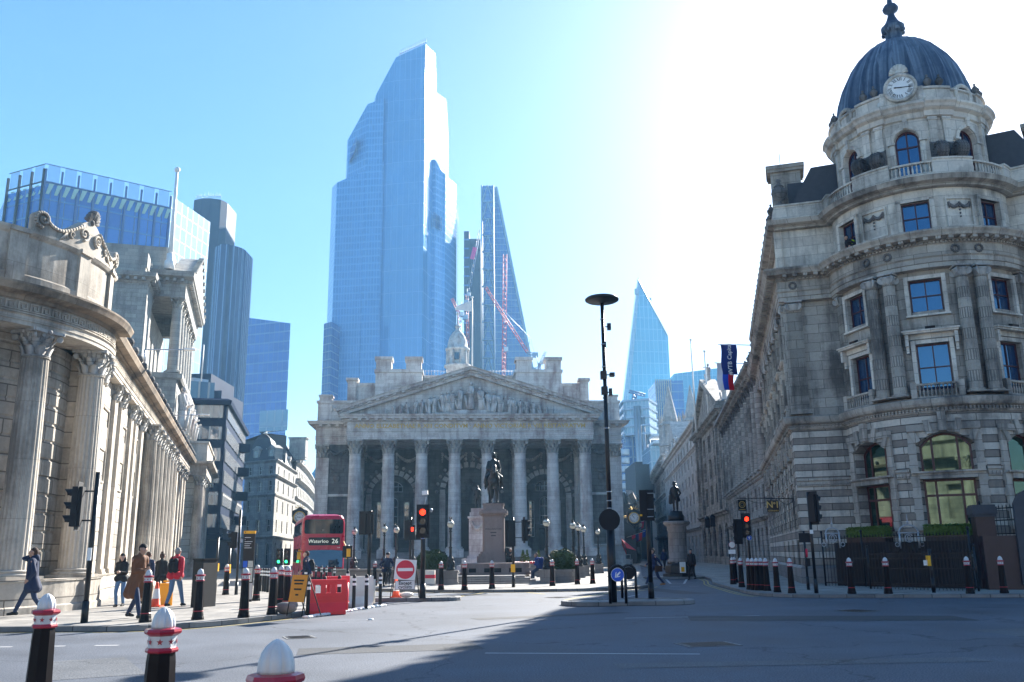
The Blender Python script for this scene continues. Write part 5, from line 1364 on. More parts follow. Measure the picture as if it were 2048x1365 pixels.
m=MB();m.lathe([(.62,26.9),(.6,27.05),(.42,27.2),(.4,27.6),(.55,27.75),(.58,28.0),(.42,28.15),(.3,28.35),(.2,28.6),(.16,28.8),(.36,28.95),(.4,29.1),(.3,29.28),(.14,29.4),(.1,29.9),(.05,31.2),(.02,32)],16,(A1.x,A1.y,0))
for i in range(8):a=pi*i/4;m.ball((A1.x+.5*cos(a),A1.y+.5*sin(a),27.7),.13,6,4)
m.obj('finial',M['lead_dome'],co)
def tower_box(mb,c,wx,wy,z0,z1,rz):mb.cbox((c[0],c[1],(z0+z1)/2),(wx,wy,z1-z0),Matrix.Rotation(rz,3,'Z'))
m=MB()
for S,a,b in((S_fl,0,FLN),(S_fr,0,FLN)):
 q=spath(S,a,b);m.sweep([Vector(x)for x in q],[(-.7,18.3),(-2.0,20.6),(-6,20.9),(-6,18.0)])
m.sweep([J1+(A1-J1)*.0,K1+Vector((.9,.9))],[(0,18),(0,18.1)])if 0 else None
m.prism([tuple(S_f1.pt(.8,-.7).xy),tuple(S_f1.pt(LF+.6,-.8).xy),tuple(S_f1.pt(LF+.6,-4).xy),tuple(S_f1.pt(.8,-4).xy)],18,20.1)
m.prism([tuple(S_f2.pt(-.6,-.8).xy),tuple(S_f2.pt(LF-.8,-.7).xy),tuple(S_f2.pt(LF-.8,-4).xy),tuple(S_f2.pt(-.6,-4).xy)],18,20.1)
m.obj('slate_roof',M['slate'],co)
def chimney(c,w,d,z0,z1,rz,par=co,mat='corn_stone'):
 m=MB();tower_box(m,c,w,d,z0,z1-.35,rz);tower_box(m,c,w+.3,d+.3,z1-.35,z1-.2,rz);tower_box(m,c,w+.42,d+.42,z1-.2,z1,rz);tower_box(m,c,w+.12,d+.12,z0+.5,z0+.62,rz)
 m.obj('chimney',M[mat],par)
az=S_fl.ang()
chimney((S_f1.pt(.75,-1.5)).xy,1.5,1.3,17.8,21.2,S_f1.ang());chimney(S_fl.pt(18,-1.6).xy,1.4,1.2,18,20.6,az);chimney(S_fl.pt(9,-1.6).xy,1.6,1.2,18,21.2,az);chimney(S_fl.pt(.8,-1.6).xy,1.6,1.2,18,21.8,az)
chimney(mir(S_f1.pt(.75,-1.5).xy),1.6,1.3,17.8,21.0,S_f2.ang())
m=MB();p=S_f1.pt(.35,-.15);urn(m,(p.x,p.y,18.7),1.5,14);m.obj('urn',M['portland_dark'],co)
m=MB();
for i in range(20):p=S_fl.pt(1+1.25*i,.02);urn(m,(p.x,p.y,18.5),.8,8)
m.obj('roof_vase',M['portland_dark'],co)
m=MB();p=S_f1.pt(.55,-1.5);m.tube((p.x,p.y,21.1),(p.x,p.y,22.2),.02,.02,4);m.obj('aerial',M['steel'],co)
m=MB();inner=[tuple(p)for p in offp([FL1,K1]+spath(S_bow,0,BU)+[K2,FL2],-.9)]
m.prism(inner,0,18.0);m.obj('core',M['slate'],co)
for dgr in(-49,0,49):
 m=MB();um=wb(dgr);m.M=Matrix.Translation(S_bw.pt(um,.3,10.95))@Matrix.Rotation(S_bw.ang(um),4,'Z');m.cbox((0,0,0),(.4,.2,.12),Matrix.Rotation(.3,3,'X'));m.cbox((0,.1,-.08),(.1,.1,.12));m.obj('floodlight',M['black'],co)
def leafy(mb,x0,y0,z0,x1,y1,z1,n,s,seed=1):
 rnd=random.Random(seed);area=[((x1-x0)*(z1-z0),0),((y1-y0)*(z1-z0),1),((x1-x0)*(y1-y0),2)];tot=sum(a for a,_ in area)
 mb.box(x0+.04,y0+.04,z0,x1-.04,y1-.04,z1-.05)
 for _ in range(n):
  t=rnd.random()*tot
  x,y,z=rnd.uniform(x0,x1),rnd.uniform(y0,y1),rnd.uniform(z0,z1)
  if t<area[0][0]:y=y0 if rnd.random()<.7 else y1
  elif t<area[0][0]+area[1][0]:x=x0 if rnd.random()<.5 else x1
  else:z=z1
  c=Vector((x+rnd.gauss(0,s*.5),y+rnd.gauss(0,s*.5),z+rnd.gauss(0,s*.5)))
  u=Vector((rnd.gauss(0,1),rnd.gauss(0,1),rnd.gauss(0,1))).normalized()*s;v=u.cross(Vector((rnd.gauss(0,1),rnd.gauss(0,1),rnd.gauss(0,1)))).normalized()*s*.6
  mb.add([c-u,c+v,c+u,c-v],[(0,1,2,3)])
for dgr,hw in((-47,1.25),(0,1.15),(47,1.25)):
 um=ub(dgr);Mx=Matrix.Translation(S_bow.pt(um,.32,0))@Matrix.Rotation(S_bow.ang(um),4,'Z')
 t=thing('window_box',S_bow.pt(um,.32,1.8),{-47:'clipped green hedge in a box under the left arched window of the corner house',0:'clipped green hedge in a box under the central arched window of the corner house',47:'clipped green hedge in a box under the right arched window of the corner house'}[dgr],'window box','hedged window boxes')
 m=MB();m.M=Mx;m.box(-hw,-.3,1.75,hw,.16,2.12);m.obj('box',M['black'],t)
 m=MB();m.M=Mx;leafy(m,-hw,-.3,2.1,hw,.14,2.55,2600,.035,int(dgr)+60);m.obj('hedge',M['hedge_bright'],t)
BD=Vector((-.2754,.9613));BP=Vector((-13.48,29.89));BN=Vector((BD.y,-BD.x))
BC=BP-BN*6.0;TH1=atan2(BN.y,BN.x)
bk=thing('bank_building',(-20,40,0),'columned bank in warm stone with a rounded corner, key-pattern frieze and scrolled attic','building')
ZP,ZS=1.05,8.32
S_w=Flat(BP-BN*.95,BD)
A0=TH1-radians(118)
def arcpath(R,extra=0):return[Vector((BC.x+R*cos(A0+(TH1-A0)*i/28),BC.y+R*sin(A0+(TH1-A0)*i/28)))for i in range(29)]
m=MB();q=arcpath(6.0)+[BP+BD*.25];q2=q+[BP+BD*.25-BN*1.0]
m.sweep(q2,[(.05,0),(.05,.3),(0,.34),(0,ZP-.06),(.04,ZP-.05),(.04,ZP),(-2.5,ZP)]);m.sweep([BP+BD*.2-BN*.55,BP+BD*46-BN*.55],[(.0,0),(0,ZP-.05),(.04,ZP-.04),(.04,ZP),(-1,ZP)])
m.obj('plinth',M['bank_stone'],bk)
S_cw=Arc(BC,4.45,A0);LC=4.45*(TH1-A0)
m=MB();facade(m,S_cw,0,LC,ZP,ZS);facade(m,Flat(BC+BN*4.4-BD*.0,BN),0,.66,ZP,ZS);facade(m,Flat(BC+BN*5.02,BD),0,1,ZP,ZS);
bays=[]
doors=[(2.1,3.0,ZP,4.0,.45)]
facade(m,S_w,0,47,ZP,ZS,[(3.2,4.4,ZP,3.8,.6)],.4);m.obj('wall',M['bank_stone'],bk)
put_window(bk,S_w,3.2,4.4,ZP,3.8,2,2,.6,-.35,'frame_dark','window_dark',name='door')
m=MB()
for k in range(13):
 z=ZP+.28+k*.56;m.sweep(spath(S_cw,0,LC),[(0,z+.02),(.035,z+.05),(.035,z+.50),(0,z+.53)])
m.obj('wall_courses',M['bank_stone'],bk)
S_c=Arc(BC,5.3,0)
for dg in(9,-23,-55,-87):
 a=TH1-radians(16)+radians(dg)
 a=radians(dg);u=5.3*(a%(2*pi));column(bk,S_c,u,0,ZP,ZS,.44,.80,'bank_smooth','portland_mid',20,'cor')
a=TH1;column(bk,Flat(BP-BN*.62,BD),.62,0,ZP,ZS,.42,.80,'bank_smooth','portland_mid',0,'cor',True,'pilaster')
def pu(x,y=1000):return onplane(x,y,(S_w.P.x,S_w.P.y),BD)[0]
pil=[2.2,5.6,7.4,10.6,12.2,14.6]
for u in pil:column(bk,S_w,u,.12,ZP,ZS,.36,.62,'bank_smooth','portland_mid',0,'cor',True,'pilaster')
S_rc=Flat(S_w.pt(0,.30).xy,BD)
cols=[16.8+2.1*i for i in range(7)]
for u in cols:column(bk,S_rc,u,.0,ZP,ZS,.38,.80,'bank_smooth','portland_mid',20,'cor')
for u in[cols[-1]+1.9+2.6*i for i in range(6)]:column(bk,S_w,u,.12,ZP,ZS,.40,.62,'bank_smooth','portland_mid',0,'cor',True,'pilaster')
m=MB()
for a,b in((3.0,4.8),(8.2,9.8),(12.9,13.9)):
 m.M=Matrix.Translation(S_w.pt(0,0,0))@Matrix.Rotation(S_w.ang(),4,'Z')
 for x0,z0,x1,z1 in((a,4.4,a+.08,7.2),(b-.08,4.4,b,7.2),(a,7.12,b,7.2),(a,4.4,b,4.48)):m.box(x0,-.06,z0,x1,.02,z1)
 m.box(a+.2,-.05,5.6,b-.2,.01,6.5)
m.obj('wall_panel',M['bank_smooth'],bk)
ep=arcpath(5.75)+[BP+BD*.3-BN*.25];ep2=ep+[BP+BD*.3-BN*.62,BP+BD*46-BN*.62]
m=MB();m.sweep(ep2,[(-1.9,ZS),(0,ZS),(0,ZS+.12),(.03,ZS+.13),(.03,ZS+.26),(.07,ZS+.3),(.0,ZS+.32),(0,ZS+.68),(.05,ZS+.7)]);m.obj('architrave',M['bank_smooth'],bk)
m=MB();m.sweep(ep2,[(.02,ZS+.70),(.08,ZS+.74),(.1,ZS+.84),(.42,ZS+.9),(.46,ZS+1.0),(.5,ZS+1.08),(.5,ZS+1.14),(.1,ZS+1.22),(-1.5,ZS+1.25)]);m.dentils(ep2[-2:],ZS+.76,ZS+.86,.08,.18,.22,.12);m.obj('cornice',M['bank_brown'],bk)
def key(mb,path,w,z0,h,cell):
 P=[Vector(p)for p in path];L=[0]
 for i in range(1,len(P)):L.append(L[-1]+(P[i]-P[i-1]).length)
 def q(s):
  s=max(0,min(L[-1]-1e-4,s))
  for i in range(len(P)-1):
   if s<=L[i+1]:
    t=(s-L[i])/(L[i+1]-L[i]);d=(P[i+1]-P[i]).normalized();p=P[i].lerp(P[i+1],t);return p+Vector((d.y,-d.x))*w,atan2(d.y,d.x)
 n=int(L[-1]/cell);t=cell/9
 segs=[(0,0,9,0),(1,1.9,1,8),(1,8,7,8),(7,8,7,3.4),(7,3.4,3.6,3.4),(3.6,3.4,3.6,5.6),(1,1.9,9,1.9)]
 for c in range(n):
  for x0,y0,x1,y1 in segs:
   s0=c*cell+x0*t;s1=c*cell+x1*t;a,_=q((s0+s1)/2);_,an=q((s0+s1)/2)
   wd=abs(s1-s0)+t;hh=abs(y1-y0)/8.6*h+h/9
   mb.cbox((a.x,a.y,z0+(y0+y1)/2/8.6*h+h/18),(wd,.06,hh),Matrix.Rotation(an,3,'Z'))
m=MB();key(m,ep,.02,ZS+.33,.32,.36);key(m,[ep2[-2],ep2[-2]+(ep2[-1]-ep2[-2])*.5],.02,ZS+.33,.32,.36);m.obj('key_frieze',M['bank_smooth'],bk)
ap=arcpath(5.5)[4:]+[BC+BN*5.5+BD*.25,BC+BN*3.6+BD*.25]
m=MB();m.sweep(ap,[(0,ZS+1.2),(.04,ZS+1.21),(.04,ZS+1.55),(0,ZS+1.6),(0,ZS+2.75),(.06,ZS+2.8),(.12,ZS+2.9),(.12,ZS+2.98),(-.8,ZS+3.0),(-.8,ZS+1.2)])
for i in(6,12,18,23):
 a=ap[i];an=atan2((ap[i+1]-a).y,(ap[i+1]-a).x);m.cbox((a.x,a.y,ZS+2.1),(.55,.16,1.8),Matrix.Rotation(an,3,'Z'));m.cbox((a.x,a.y,ZS+2.9),(.62,.3,.14),Matrix.Rotation(an,3,'Z'))
m.obj('attic',M['bank_smooth'],bk)
SC_=Arc(BC,5.52,0);ca=radians(-8)
def crest_h(t):
 return.42+.62*math.exp(-(t/.33)**2)-.10*math.exp(-((abs(t)-.62)/.16)**2)+.30*math.exp(-((abs(t)-.93)/.10)**2)
m=MB();n=60;vs=[];hw_=2.15
for i in range(n+1):
 t=-1+2*i/n;u=5.52*(ca%(2*pi))+t*hw_;
 for w,z in((.06,ZS+2.98),(.06,ZS+2.98+crest_h(t)),(-.3,ZS+2.98+crest_h(t)),(-.3,ZS+2.98)):vs.append(SC_.pt(u,w,z))
m.add(vs,[(4*i+j,4*i+4+j,4*i+5+j,4*i+1+j)for i in range(n)for j in range(3)]+[(0,1,2,3),(4*n+3,4*n+2,4*n+1,4*n)])
def spiral(mb,t0,zc,r,turns,sg,tw=.05,lift=.1):
 pts=[]
 for i in range(30):
  q=i/29;an=-pi/2+sg*2*pi*turns*q;rr=r*(1-.85*q);u=5.52*(ca%(2*pi))+t0*hw_+rr*cos(an);pts.append(SC_.pt(u,lift,zc+rr*sin(an)))
 for i in range(29):mb.tube(pts[i],pts[i+1],tw*(1-.4*i/29),tw*(1-.4*(i+1)/29),6)
 mb.ball(SC_.pt(5.52*(ca%(2*pi))+t0*hw_,lift,zc),r*.25,8,6)
for sg in(-1,1):
 spiral(m,sg*.90,ZS+3.42,.27,1.6,sg,.065);spiral(m,sg*.17,ZS+3.48,.22,1.5,-sg,.05);spiral(m,sg*.40,ZS+3.28,.12,1.2,sg,.04)
 pts=[SC_.pt(5.52*(ca%(2*pi))+sg*hw_*(.2+.65*i/14),.1,ZS+2.98+crest_h(.2+.65*i/14)-.07)for i in range(15)]
 m.path(pts,.055,6)
 for k in range(4):a=-.5-.5*k;m.tube(SC_.pt(5.52*(ca%(2*pi))+sg*hw_*.5,.08,ZS+3.28),SC_.pt(5.52*(ca%(2*pi))+sg*hw_*(.5+.04*k),.1,ZS+3.1-.05*k),.04,.02,5)
m.obj('scroll_crest',M['bank_smooth'],bk)
m=MB();p=SC_.pt(5.52*(ca%(2*pi)),.02,ZS+4.0)
for i in range(11):
 a=pi*(i+.5)/11;dx=Vector((-sin(ca),cos(ca),0));e=p+dx*(.34*cos(a))+Vector((cos(ca)*.15*sin(a),sin(ca)*.15*sin(a),.40*sin(a)));m.tube(p,e,.03,.065,6)
m.ball(p,.12,8,6);m.obj('shell',M['portland_dark'],bk)
m=MB();q=[ep2[-2]+BD*.6,ep2[-1]];m.sweep(q,[(-.35,ZS+1.2),(-.35,ZS+1.85),(-.3,ZS+1.88),(-.3,ZS+1.96),(-.8,ZS+1.97),(-.8,ZS+1.2)])
for k in range(12):m.M=Matrix.Translation((q[0].x+BD.x*3.4*k,q[0].y+BD.y*3.4*k,0))@Matrix.Rotation(S_w.ang(),4,'Z');m.box(-.3,.28,ZS+1.2,.3,.9,ZS+2.1)
m.M=None;m.obj('parapet',M['bank_smooth'],bk)
m=MB()
for k in range(28):p=q[0]+BD*(1.2+1.55*k)+BN*.38;m.ball((p.x,p.y,ZS+1.38),.17,7,5,(1,1,1.1));m.cbox((p.x-BN.x*.1,p.y-BN.y*.1,ZS+1.28),(.2,.2,.25))
m.obj('lion_mask',M['portland_dark'],bk)
u0,u1,pw=47.0,61.0,1.55
S_e=Flat(S_w.pt(0,pw).xy,BD);m=MB()
q=[S_w.pt(u0,-1).xy,S_w.pt(u0,pw).xy,S_w.pt(u1,pw).xy,S_w.pt(u1,-6).xy]
inn=[S_w.pt(u0+.9,-1).xy,S_w.pt(u0+.9,pw-.9).xy,S_w.pt(u1,pw-.9).xy,S_w.pt(u1,-6).xy]
m.prism([tuple(x)for x in inn][::-1],0,8.4);m.obj('pavilion_wall',M['bank_stone'],bk)
m=MB();m.sweep(q,[(.1,0),(.1,1.0),(-1.2,1.02)]);m.sweep(q,[(-.9,8.35),(.05,8.35),(.05,8.75),(.02,8.77),(.02,9.15),(.1,9.2),(.5,9.3),(.55,9.5),(.1,9.55),(0,9.56),(0,11.0),(.1,11.02),(.1,11.2),(-.5,11.22)]);m.obj('pavilion_entablature',M['bank_smooth'],bk)
for u,w in((u0+.55,pw-.5),(u0+.55+2.2,pw-.5),(u0+6,pw-.5),(u0+9,pw-.5),(u0+.55,pw-2.6)):column(bk,S_w,u,w,1.0,8.35,.44,.85,'bank_smooth','portland_mid',20,'cor')
def bxs(mb,u0,u1,w0,w1,z0,z1,cap=.0):
 mb.prism([tuple(x)for x in([Flat(BP,BD).pt(u0,w0).xy,Flat(BP,BD).pt(u0,w1).xy,Flat(BP,BD).pt(u1,w1).xy,Flat(BP,BD).pt(u1,w0).xy])],z0,z1)
SP=Flat(BP,BD)
m=MB();bxs(m,53.3,57.6,-40,-6,0,26.6);bxs(m,57.4,76,-40,-6.2,0,19.0);bxs(m,57.4,76,-40,-3.2,0,19.0);bxs(m,60.2,76,-40,-6.6,19,26.4);bxs(m,58.5,75,-40,-4.6,29.2,32.0);bxs(m,53.3,57.6,-40,-6.3,27.5,28.2);m.obj('rear_block',M['old_white'],bk)
m=MB();
qq=[SP.pt(53.3,-40).xy,SP.pt(53.3,-6).xy,SP.pt(57.5,-6).xy]
m.sweep(qq,[(0,26.5),(.1,26.6),(.2,26.9),(.7,27.1),(.8,27.5),(-.4,27.55)]);m.dentils(qq,26.75,27.05,.2,.6,.7,.3)
qq=[SP.pt(57.5,-14).xy,SP.pt(57.5,-3).xy,SP.pt(76,-3).xy,SP.pt(76,-9).xy]
m.sweep(qq,[(-1.2,26.6),(0,26.6),(0,27.9),(.1,28.0),(.15,28.4),(.7,28.6),(.8,29.1),(-1.5,29.2)]);m.dentils(qq,28.1,28.4,.15,.6,.7,.3)
m.sweep(qq,[(.15,18.3),(.3,18.5),(.3,18.9),(-.4,19.05)]);m.sweep(qq,[(.1,13.0),(.35,13.2),(.35,13.6),(-.3,13.7)])
m.obj('rear_cornice',M['old_white'],bk)
m=MB();baluster_row(m,SP,0,1,0,0,1)if 0 else None
Q=Flat(SP.pt(53.5,-20).xy,BN);baluster_row(m,Q,0,9,0,28.2,29.4,.12,.45,.2)
m.M=None;bxs(m,53.4,57.6,-11.2,-6.2,28.2,29.6);m.obj('balustrade',M['old_white'],bk)
m=MB();A_,B_,C_=SP.pt(57.3,-2.3,29.15),SP.pt(76.2,-2.3,29.15),SP.pt(66.7,-2.3,33.6)
back=BN.to_3d()*-2.2
m.add([A_,B_,C_,A_+back,B_+back,C_+back],[(0,1,2),(0,2,5,3),(2,1,4,5)])
for a,b in((A_,C_),(C_,B_)):
 for k in range(9):p=a.lerp(b,(k+.5)/9)+BN.to_3d()*.2;m.cbox(p-BN.to_3d()*.25,(.45,.5,.35),Matrix.Rotation(S_w.ang(),3,'Z'))
m.obj('temple_pediment',M['old_white'],bk)
for u in(58.2,61.4,64.6,67.8,71.0,74.6):column(bk,SP,u,-3.7,19.05,26.6,.55,1.0,'old_white','old_white',0,'cor')
for w in(-6.6,):column(bk,SP,58.2,w,19.05,26.6,.55,1.0,'old_white','old_white',0,'cor')
for u in(59,62.5,66,69.5,73):
 o=put(bk,'statue',mesh_a[0],SP,u,-2.6,13.65,0,(3.2,3.2,4.3))
p=at(340,520,84);t=thing('flagpole',(p.x,p.y,p.z-1.0),'white flagpole with a ball top standing on the bank roof at the left','flagpole')
tp=at(347,342,84);m=MB();m.tube(p-Vector((0,0,1.0)),(p.x,p.y,tp.z),.25,.14,8);m.ball((p.x,p.y,tp.z+.1),.3);m.lathe([(.5,0),(.5,.8),(.35,1.0),(.35,1.6)],10,p-Vector((0,0,1)));m.obj('pole',M['white'],t)
for u,z in((9.5,ZS+2.4),(24,ZS+1.6)):
 t=thing('parapet_lamp',SP.pt(u,-.4,z),{9.5:'grey floodlight on an arm over the nearer part of the bank cornice',24:'grey floodlight on an arm over the farther part of the bank cornice'}[u],'lamp','lamps on arms along the bank')
 m=MB();a=SP.pt(u,-.4,z-.7);b=SP.pt(u,-.4,z);c=SP.pt(u,1.5,z+.1);m.tube(a,b,.04);m.tube(b,c,.03);m.obj('arm',M['steel'],t)
 m=MB();m.cbox(c,(.5,.25,.08),Matrix.Rotation(S_w.ang()+pi/2,3,'Z'));m.obj('lamp_head',M['white'],t)
def tower(name,label,base,cat='tower',group=None):return thing(name,(base[0],base[1],0),label,cat,group)
M['gl_sky']=glassgrid('sky_glass_wall',(.035,.22,.50),(.06,.27,.58),(.12,.36,.64),1.5,3.9,.12,.07,1.7,0,spand=(.09,.32,.62),sp_frac=.22,warp=.012)  # distance haze and reflected sky are worked into the sky glass colours
M['gl_sky_top']=glassgrid('sky_glass_crown',(.05,.25,.52),(.06,.27,.55),(.08,.3,.58),3,12,.12,.07,1.9,0,warp=.006)
M['gl_pale']=glassgrid('pale_glass_wall',(.20,.34,.44),(.28,.42,.5),(.4,.5,.55),1.5,3.9,.14,.12,1.8,0,spand=(.30,.42,.5),sp_frac=.2,warp=.02)
M['gl_deep']=glassgrid('deep_blue_glass',(.012,.05,.16),(.03,.10,.28),(.008,.02,.05),1.45,3.6,.10,.04,2.3,0,spand=(.02,.07,.20),sp_frac=.12,warp=.02)
M['gl_fins']=glassgrid('ribbed_glass',(.004,.016,.06),(.012,.035,.11),(.20,.27,.38),2.6,300,.26,.25,1.45,0,warp=.01)
M['gl_dark']=glassgrid('dark_tower_glass',(.008,.022,.06),(.010,.026,.065),(.01,.025,.06),3.0,4.2,.3,.5,1.2,0,warp=.01)
M['gl_stripe']=glassgrid('striped_blue_glass',(.012,.09,.32),(.03,.14,.42),(.04,.12,.3),2.2,4.0,.14,.05,1.8,0,spand=(.16,.29,.45),sp_frac=.12,warp=.01)
M['gl_scalpel']=glassgrid('pale_blue_glass',(.08,.36,.52),(.12,.42,.57),(.2,.48,.62),3.0,8,.25,.08,1.7,0,warp=.006)
M['steel_pale']=plain('pale_steel',(.34,.42,.5),.45,.3)
def corners(pts,Y):return[at(x,y,Y).xy for x,y in pts]
def slab(mb,poly,z0,z1):mb.prism([tuple(p)for p in poly],z0,z1)
def zt(x,y,Y):return at(x,y,Y).z
Y=440
tw=tower('glass_skyscraper','tallest stepped blue glass skyscraper rising behind the exchange pediment',at(780,700,Y))
def stage(name,tops,back=46,mats=None,z0=0,fd=None):
 "tops: list of (px, py, extra depth) along the front edge, left to right"
 m=MB();P=[(at(x,y,Y+d).xy,at(x,y,Y+d).z)for x,y,d in tops]
 n=len(P);poly=[tuple(p[0])for p in P];zz=[p[1]for p in P]
 bl=(poly[0][0]+6,poly[0][1]+back);br=(poly[-1][0]-2,poly[-1][1]+back)
 poly2=poly+[br,bl];zz2=zz+[zz[-1],zz[0]]
 m.prism(poly2,z0,zz2);return m.obj(name,M[mats],tw)
stage('lower_stage',[(664,376,22),(674,366,0),(725,343,-2),(768,322,-3),(768.5,322,1),(842,310,-5),(866,318,9),(872,322,9),(884,344,14),(891,350,16),(913,369,34)],50,'gl_sky')
stage('middle_stage',[(694.5,282,12),(697,278,8),(735,209,-2.6),(768,196,-3.6),(768.5,196,.5),(845,180,-5.6),(867,180,9.5),(893,199,26)],44,'gl_sky',0)
stage('upper_stage',[(749,200,4),(752,190,0),(792,115,-3.4),(851,88,-6.2),(871,108,12)],32,'gl_sky_top',0)
m=MB()
for i in range(14):
 a=at(800+4*i,112-1.9*i,Y-4.5);m.tube(a,a+Vector((0,0,3.4)),.18,.18,4)
m.tube(at(798,109,Y-4.5),at(852,85,Y-6.5),.25,.25,4);m.obj('crown_frame',M['steel_pale'],tw)
m=MB();
for i in range(6):p=at(868.5+2.6*i,427+.6*i,Y+9);q=at(868.5+2.6*i,455+.6*i,Y+9);m.cbox(((p.x+q.x)/2,p.y-1.2+i*.9,(p.z+q.z)/2),(.3,.8,p.z-q.z))
m.obj('louvre',M['gl_stripe'],tw)
m=MB();p=at(712,315,Y-.6);m.prism([tuple(at(700,300,Y+2).xy),tuple(at(713,290,Y-2).xy),tuple(at(713,290,Y+4).xy),tuple(at(700,300,Y+8).xy)],[zt(700,318,Y),zt(713,298,Y),zt(713,298,Y),zt(700,318,Y)],[zt(700,298,Y),zt(713,276,Y),zt(713,276,Y),zt(700,298,Y)]);m.obj('plant_opening',M['gl_stripe'],tw)
t=tower('glass_tower','narrow dark blue block at the left edge of the tallest skyscraper',at(645,700,430));m=MB()
a,b=at(648,648,432),at(664,648,428);m.prism([tuple(a.xy),tuple(b.xy),(b.x+3,b.y+18),(a.x+3,a.y+18)],0,a.z);m.obj('curtain_wall',M['gl_stripe'],t)
Y=520;t=tower('wedge_tower','tapering wedge tower with a ladder of zigzag bracing behind the flagpole',at(1000,700,Y))
tl,tr_,bl_,br_=at(963,372,Y),at(988,371,Y),at(963,790,Y),at(1063,790,Y)
mid=at(1003,372,Y)
m=MB();x0=tl.x;x1=at(988,500,Y).x;zT=tl.z
m.box(x0,Y,0,x1,Y+12,zT);m.obj('north_core',M['gl_stripe'],t)
xr_top=at(990,371,Y).x;xr_b=at(1068,770,Y);sl=(xr_b.x-xr_top)/(zT-xr_b.z);
m=MB();xb=xr_top+sl*zT
m.add([(x1,Y+2,0),(xb,Y+2,0),(xr_top,Y+2,zT),(x1,Y+2,zT),(x1,Y+50,0),(xb,Y+50,0),(xr_top,Y+50,zT),(x1,Y+50,zT)],[(0,1,2,3),(1,5,6,2),(5,4,7,6),(3,2,6,7),(4,0,3,7)]);m.obj('sloping_glass',M['gl_stripe'],t)
m=MB();n=15;zb=60;hh=(zT-zb)/n
for i in range(n):
 z=zb+hh*i;m.tube((x0+.4,Y-.6,z),(x1-.4,Y-.6,z),.35,.35,4);xm=(x0+x1)/2
 m.tube((x0+.5,Y-.6,z),(xm,Y-.6,z+hh),.35,.35,4);m.tube((xm,Y-.6,z+hh),(x1-.5,Y-.6,z),.35,.35,4)
for x in(x0+.2,x1-.2):m.tube((x,Y-.6,0),(x,Y-.6,zT),.5,.5,4)
m.obj('bracing',M['steel_pale'],t)
m=MB();m.add([(xr_top+.2,Y+1.5,zT),(xb+.2,Y+1.5,0),(xb+2.4,Y+1.5,0),(xr_top+1.4,Y+1.5,zT),(xr_top+.2,Y+50,zT),(xb+.2,Y+50,0),(xb+2.4,Y+50,0),(xr_top+1.4,Y+50,zT)],[(0,1,2,3),(3,2,6,7),(0,3,7,4)]);m.obj('edge_fin',M['steel_pale'],t)
Y=470;t=tower('glass_tower','unfinished dark tower left of the braced wedge tower with a crane before it',at(940,700,Y));m=MB()
a,b,c=at(928,463,Y),at(938,461,Y),at(961,476,Y);
m.box(a.x,Y,0,b.x,Y+20,a.z);m.box(b.x,Y+1.5,0,c.x,Y+20,c.z);m.obj('curtain_wall',M['gl_dark'],t)
for i in range(3):pass
m=MB();
for i in range(22):z=60+i*(a.z-60)/22;m.box(a.x-.15,Y-.12,z,b.x+.1,Y,z+.9)
m.obj('floor_edges',M['gl_stripe'],t)
M['crane_red']=plain('crane_red',(.55,.03,.06),.5);M['crane_blue']=plain('crane_blue',(.10,.16,.32),.5);M['crane_pink']=plain('crane_pink_banner',(.85,.02,.25),.5)
def lattice(mb,a,b,w,n,r):
 a,b=Vector(a),Vector(b);d=(b-a).normalized();u=d.cross(Vector((0,1,0))).normalized()*w/2;v=Vector((0,w/2,0))
 for s1,s2 in((-1,-1),(1,-1),(1,1),(-1,1)):mb.tube(a+u*s1+v*s2,b+u*s1+v*s2,r,r,4)
 for i in range(n):
  p=a+(b-a)*(i/n);q=a+(b-a)*((i+1)/n);e=1 if i%2 else-1
  mb.tube(p+u*e-v,q-u*e-v,r*.7,r*.7,3);mb.tube(p+u*e+v,q-u*e+v,r*.7,r*.7,3)
def crane(label,mast0,mast1,jib0,jib1,w,mat,mat2=None,cab=True,pend=True):
 w*=.65;t=thing('tower_crane',(mast0.x,mast0.y,mast0.z),label,'crane','tower cranes over the rooftops');m=MB();lattice(m,mast0,mast1,w,16,w*.10);m.obj('mast',M[mat],t)
 m=MB();lattice(m,jib0,jib1,w*.8,18,w*.09);m.obj('jib',M[mat2 or mat],t)
 m=MB();d=(jib0-jib1).normalized();e=jib0+Vector((d.x*w*5,0,-w));lattice(m,jib0,e,w*.8,4,w*.09);m.cbox(e,(w*2,w*1.5,w*1.6));m.obj('counterweight',M['steel_pale'],t)
 if pend:
  m=MB();tp=jib0+Vector((d.x*w*2,0,w*5));m.tube(jib0,tp,w*.15,w*.1,4);m.tube(tp,jib0.lerp(jib1,.8),w*.05,w*.05,3);m.tube(tp,e,w*.05,w*.05,3);m.obj('stays',M['steel_pale'],t)
 m=MB();m.cbox(mast1+Vector((w*.9,-w*.5,0)),(w*1.4,w*1.3,w*1.5));m.obj('cab',M['white'],t)
 return t
Y=400;t=crane('red and white luffing crane standing right behind the bell turret',at(921,720,Y),at(919,630,Y),at(919,630,Y),at(904,598,Y),2.0,'crane_red','crane_red')
Y=430;t=crane('crane with a pink banner on its jib before the unfinished dark tower',at(936,700,Y),at(934,590,Y),at(936,600,Y),at(959,460,Y),1.8,'crane_red','crane_blue')
m=MB();m.cbox(at(947,507,Y-1.5),(2.0,.3,6.4),Matrix.Rotation(radians(13),3,'Y'));m.obj('banner',M['crane_pink'],t)
Y=330;t=crane('long jib crane slanting down across the front of the wedge tower',at(1007,770,Y),at(1007,700,Y),at(1055,705,Y),at(971,575,Y),1.7,'crane_red','crane_red')
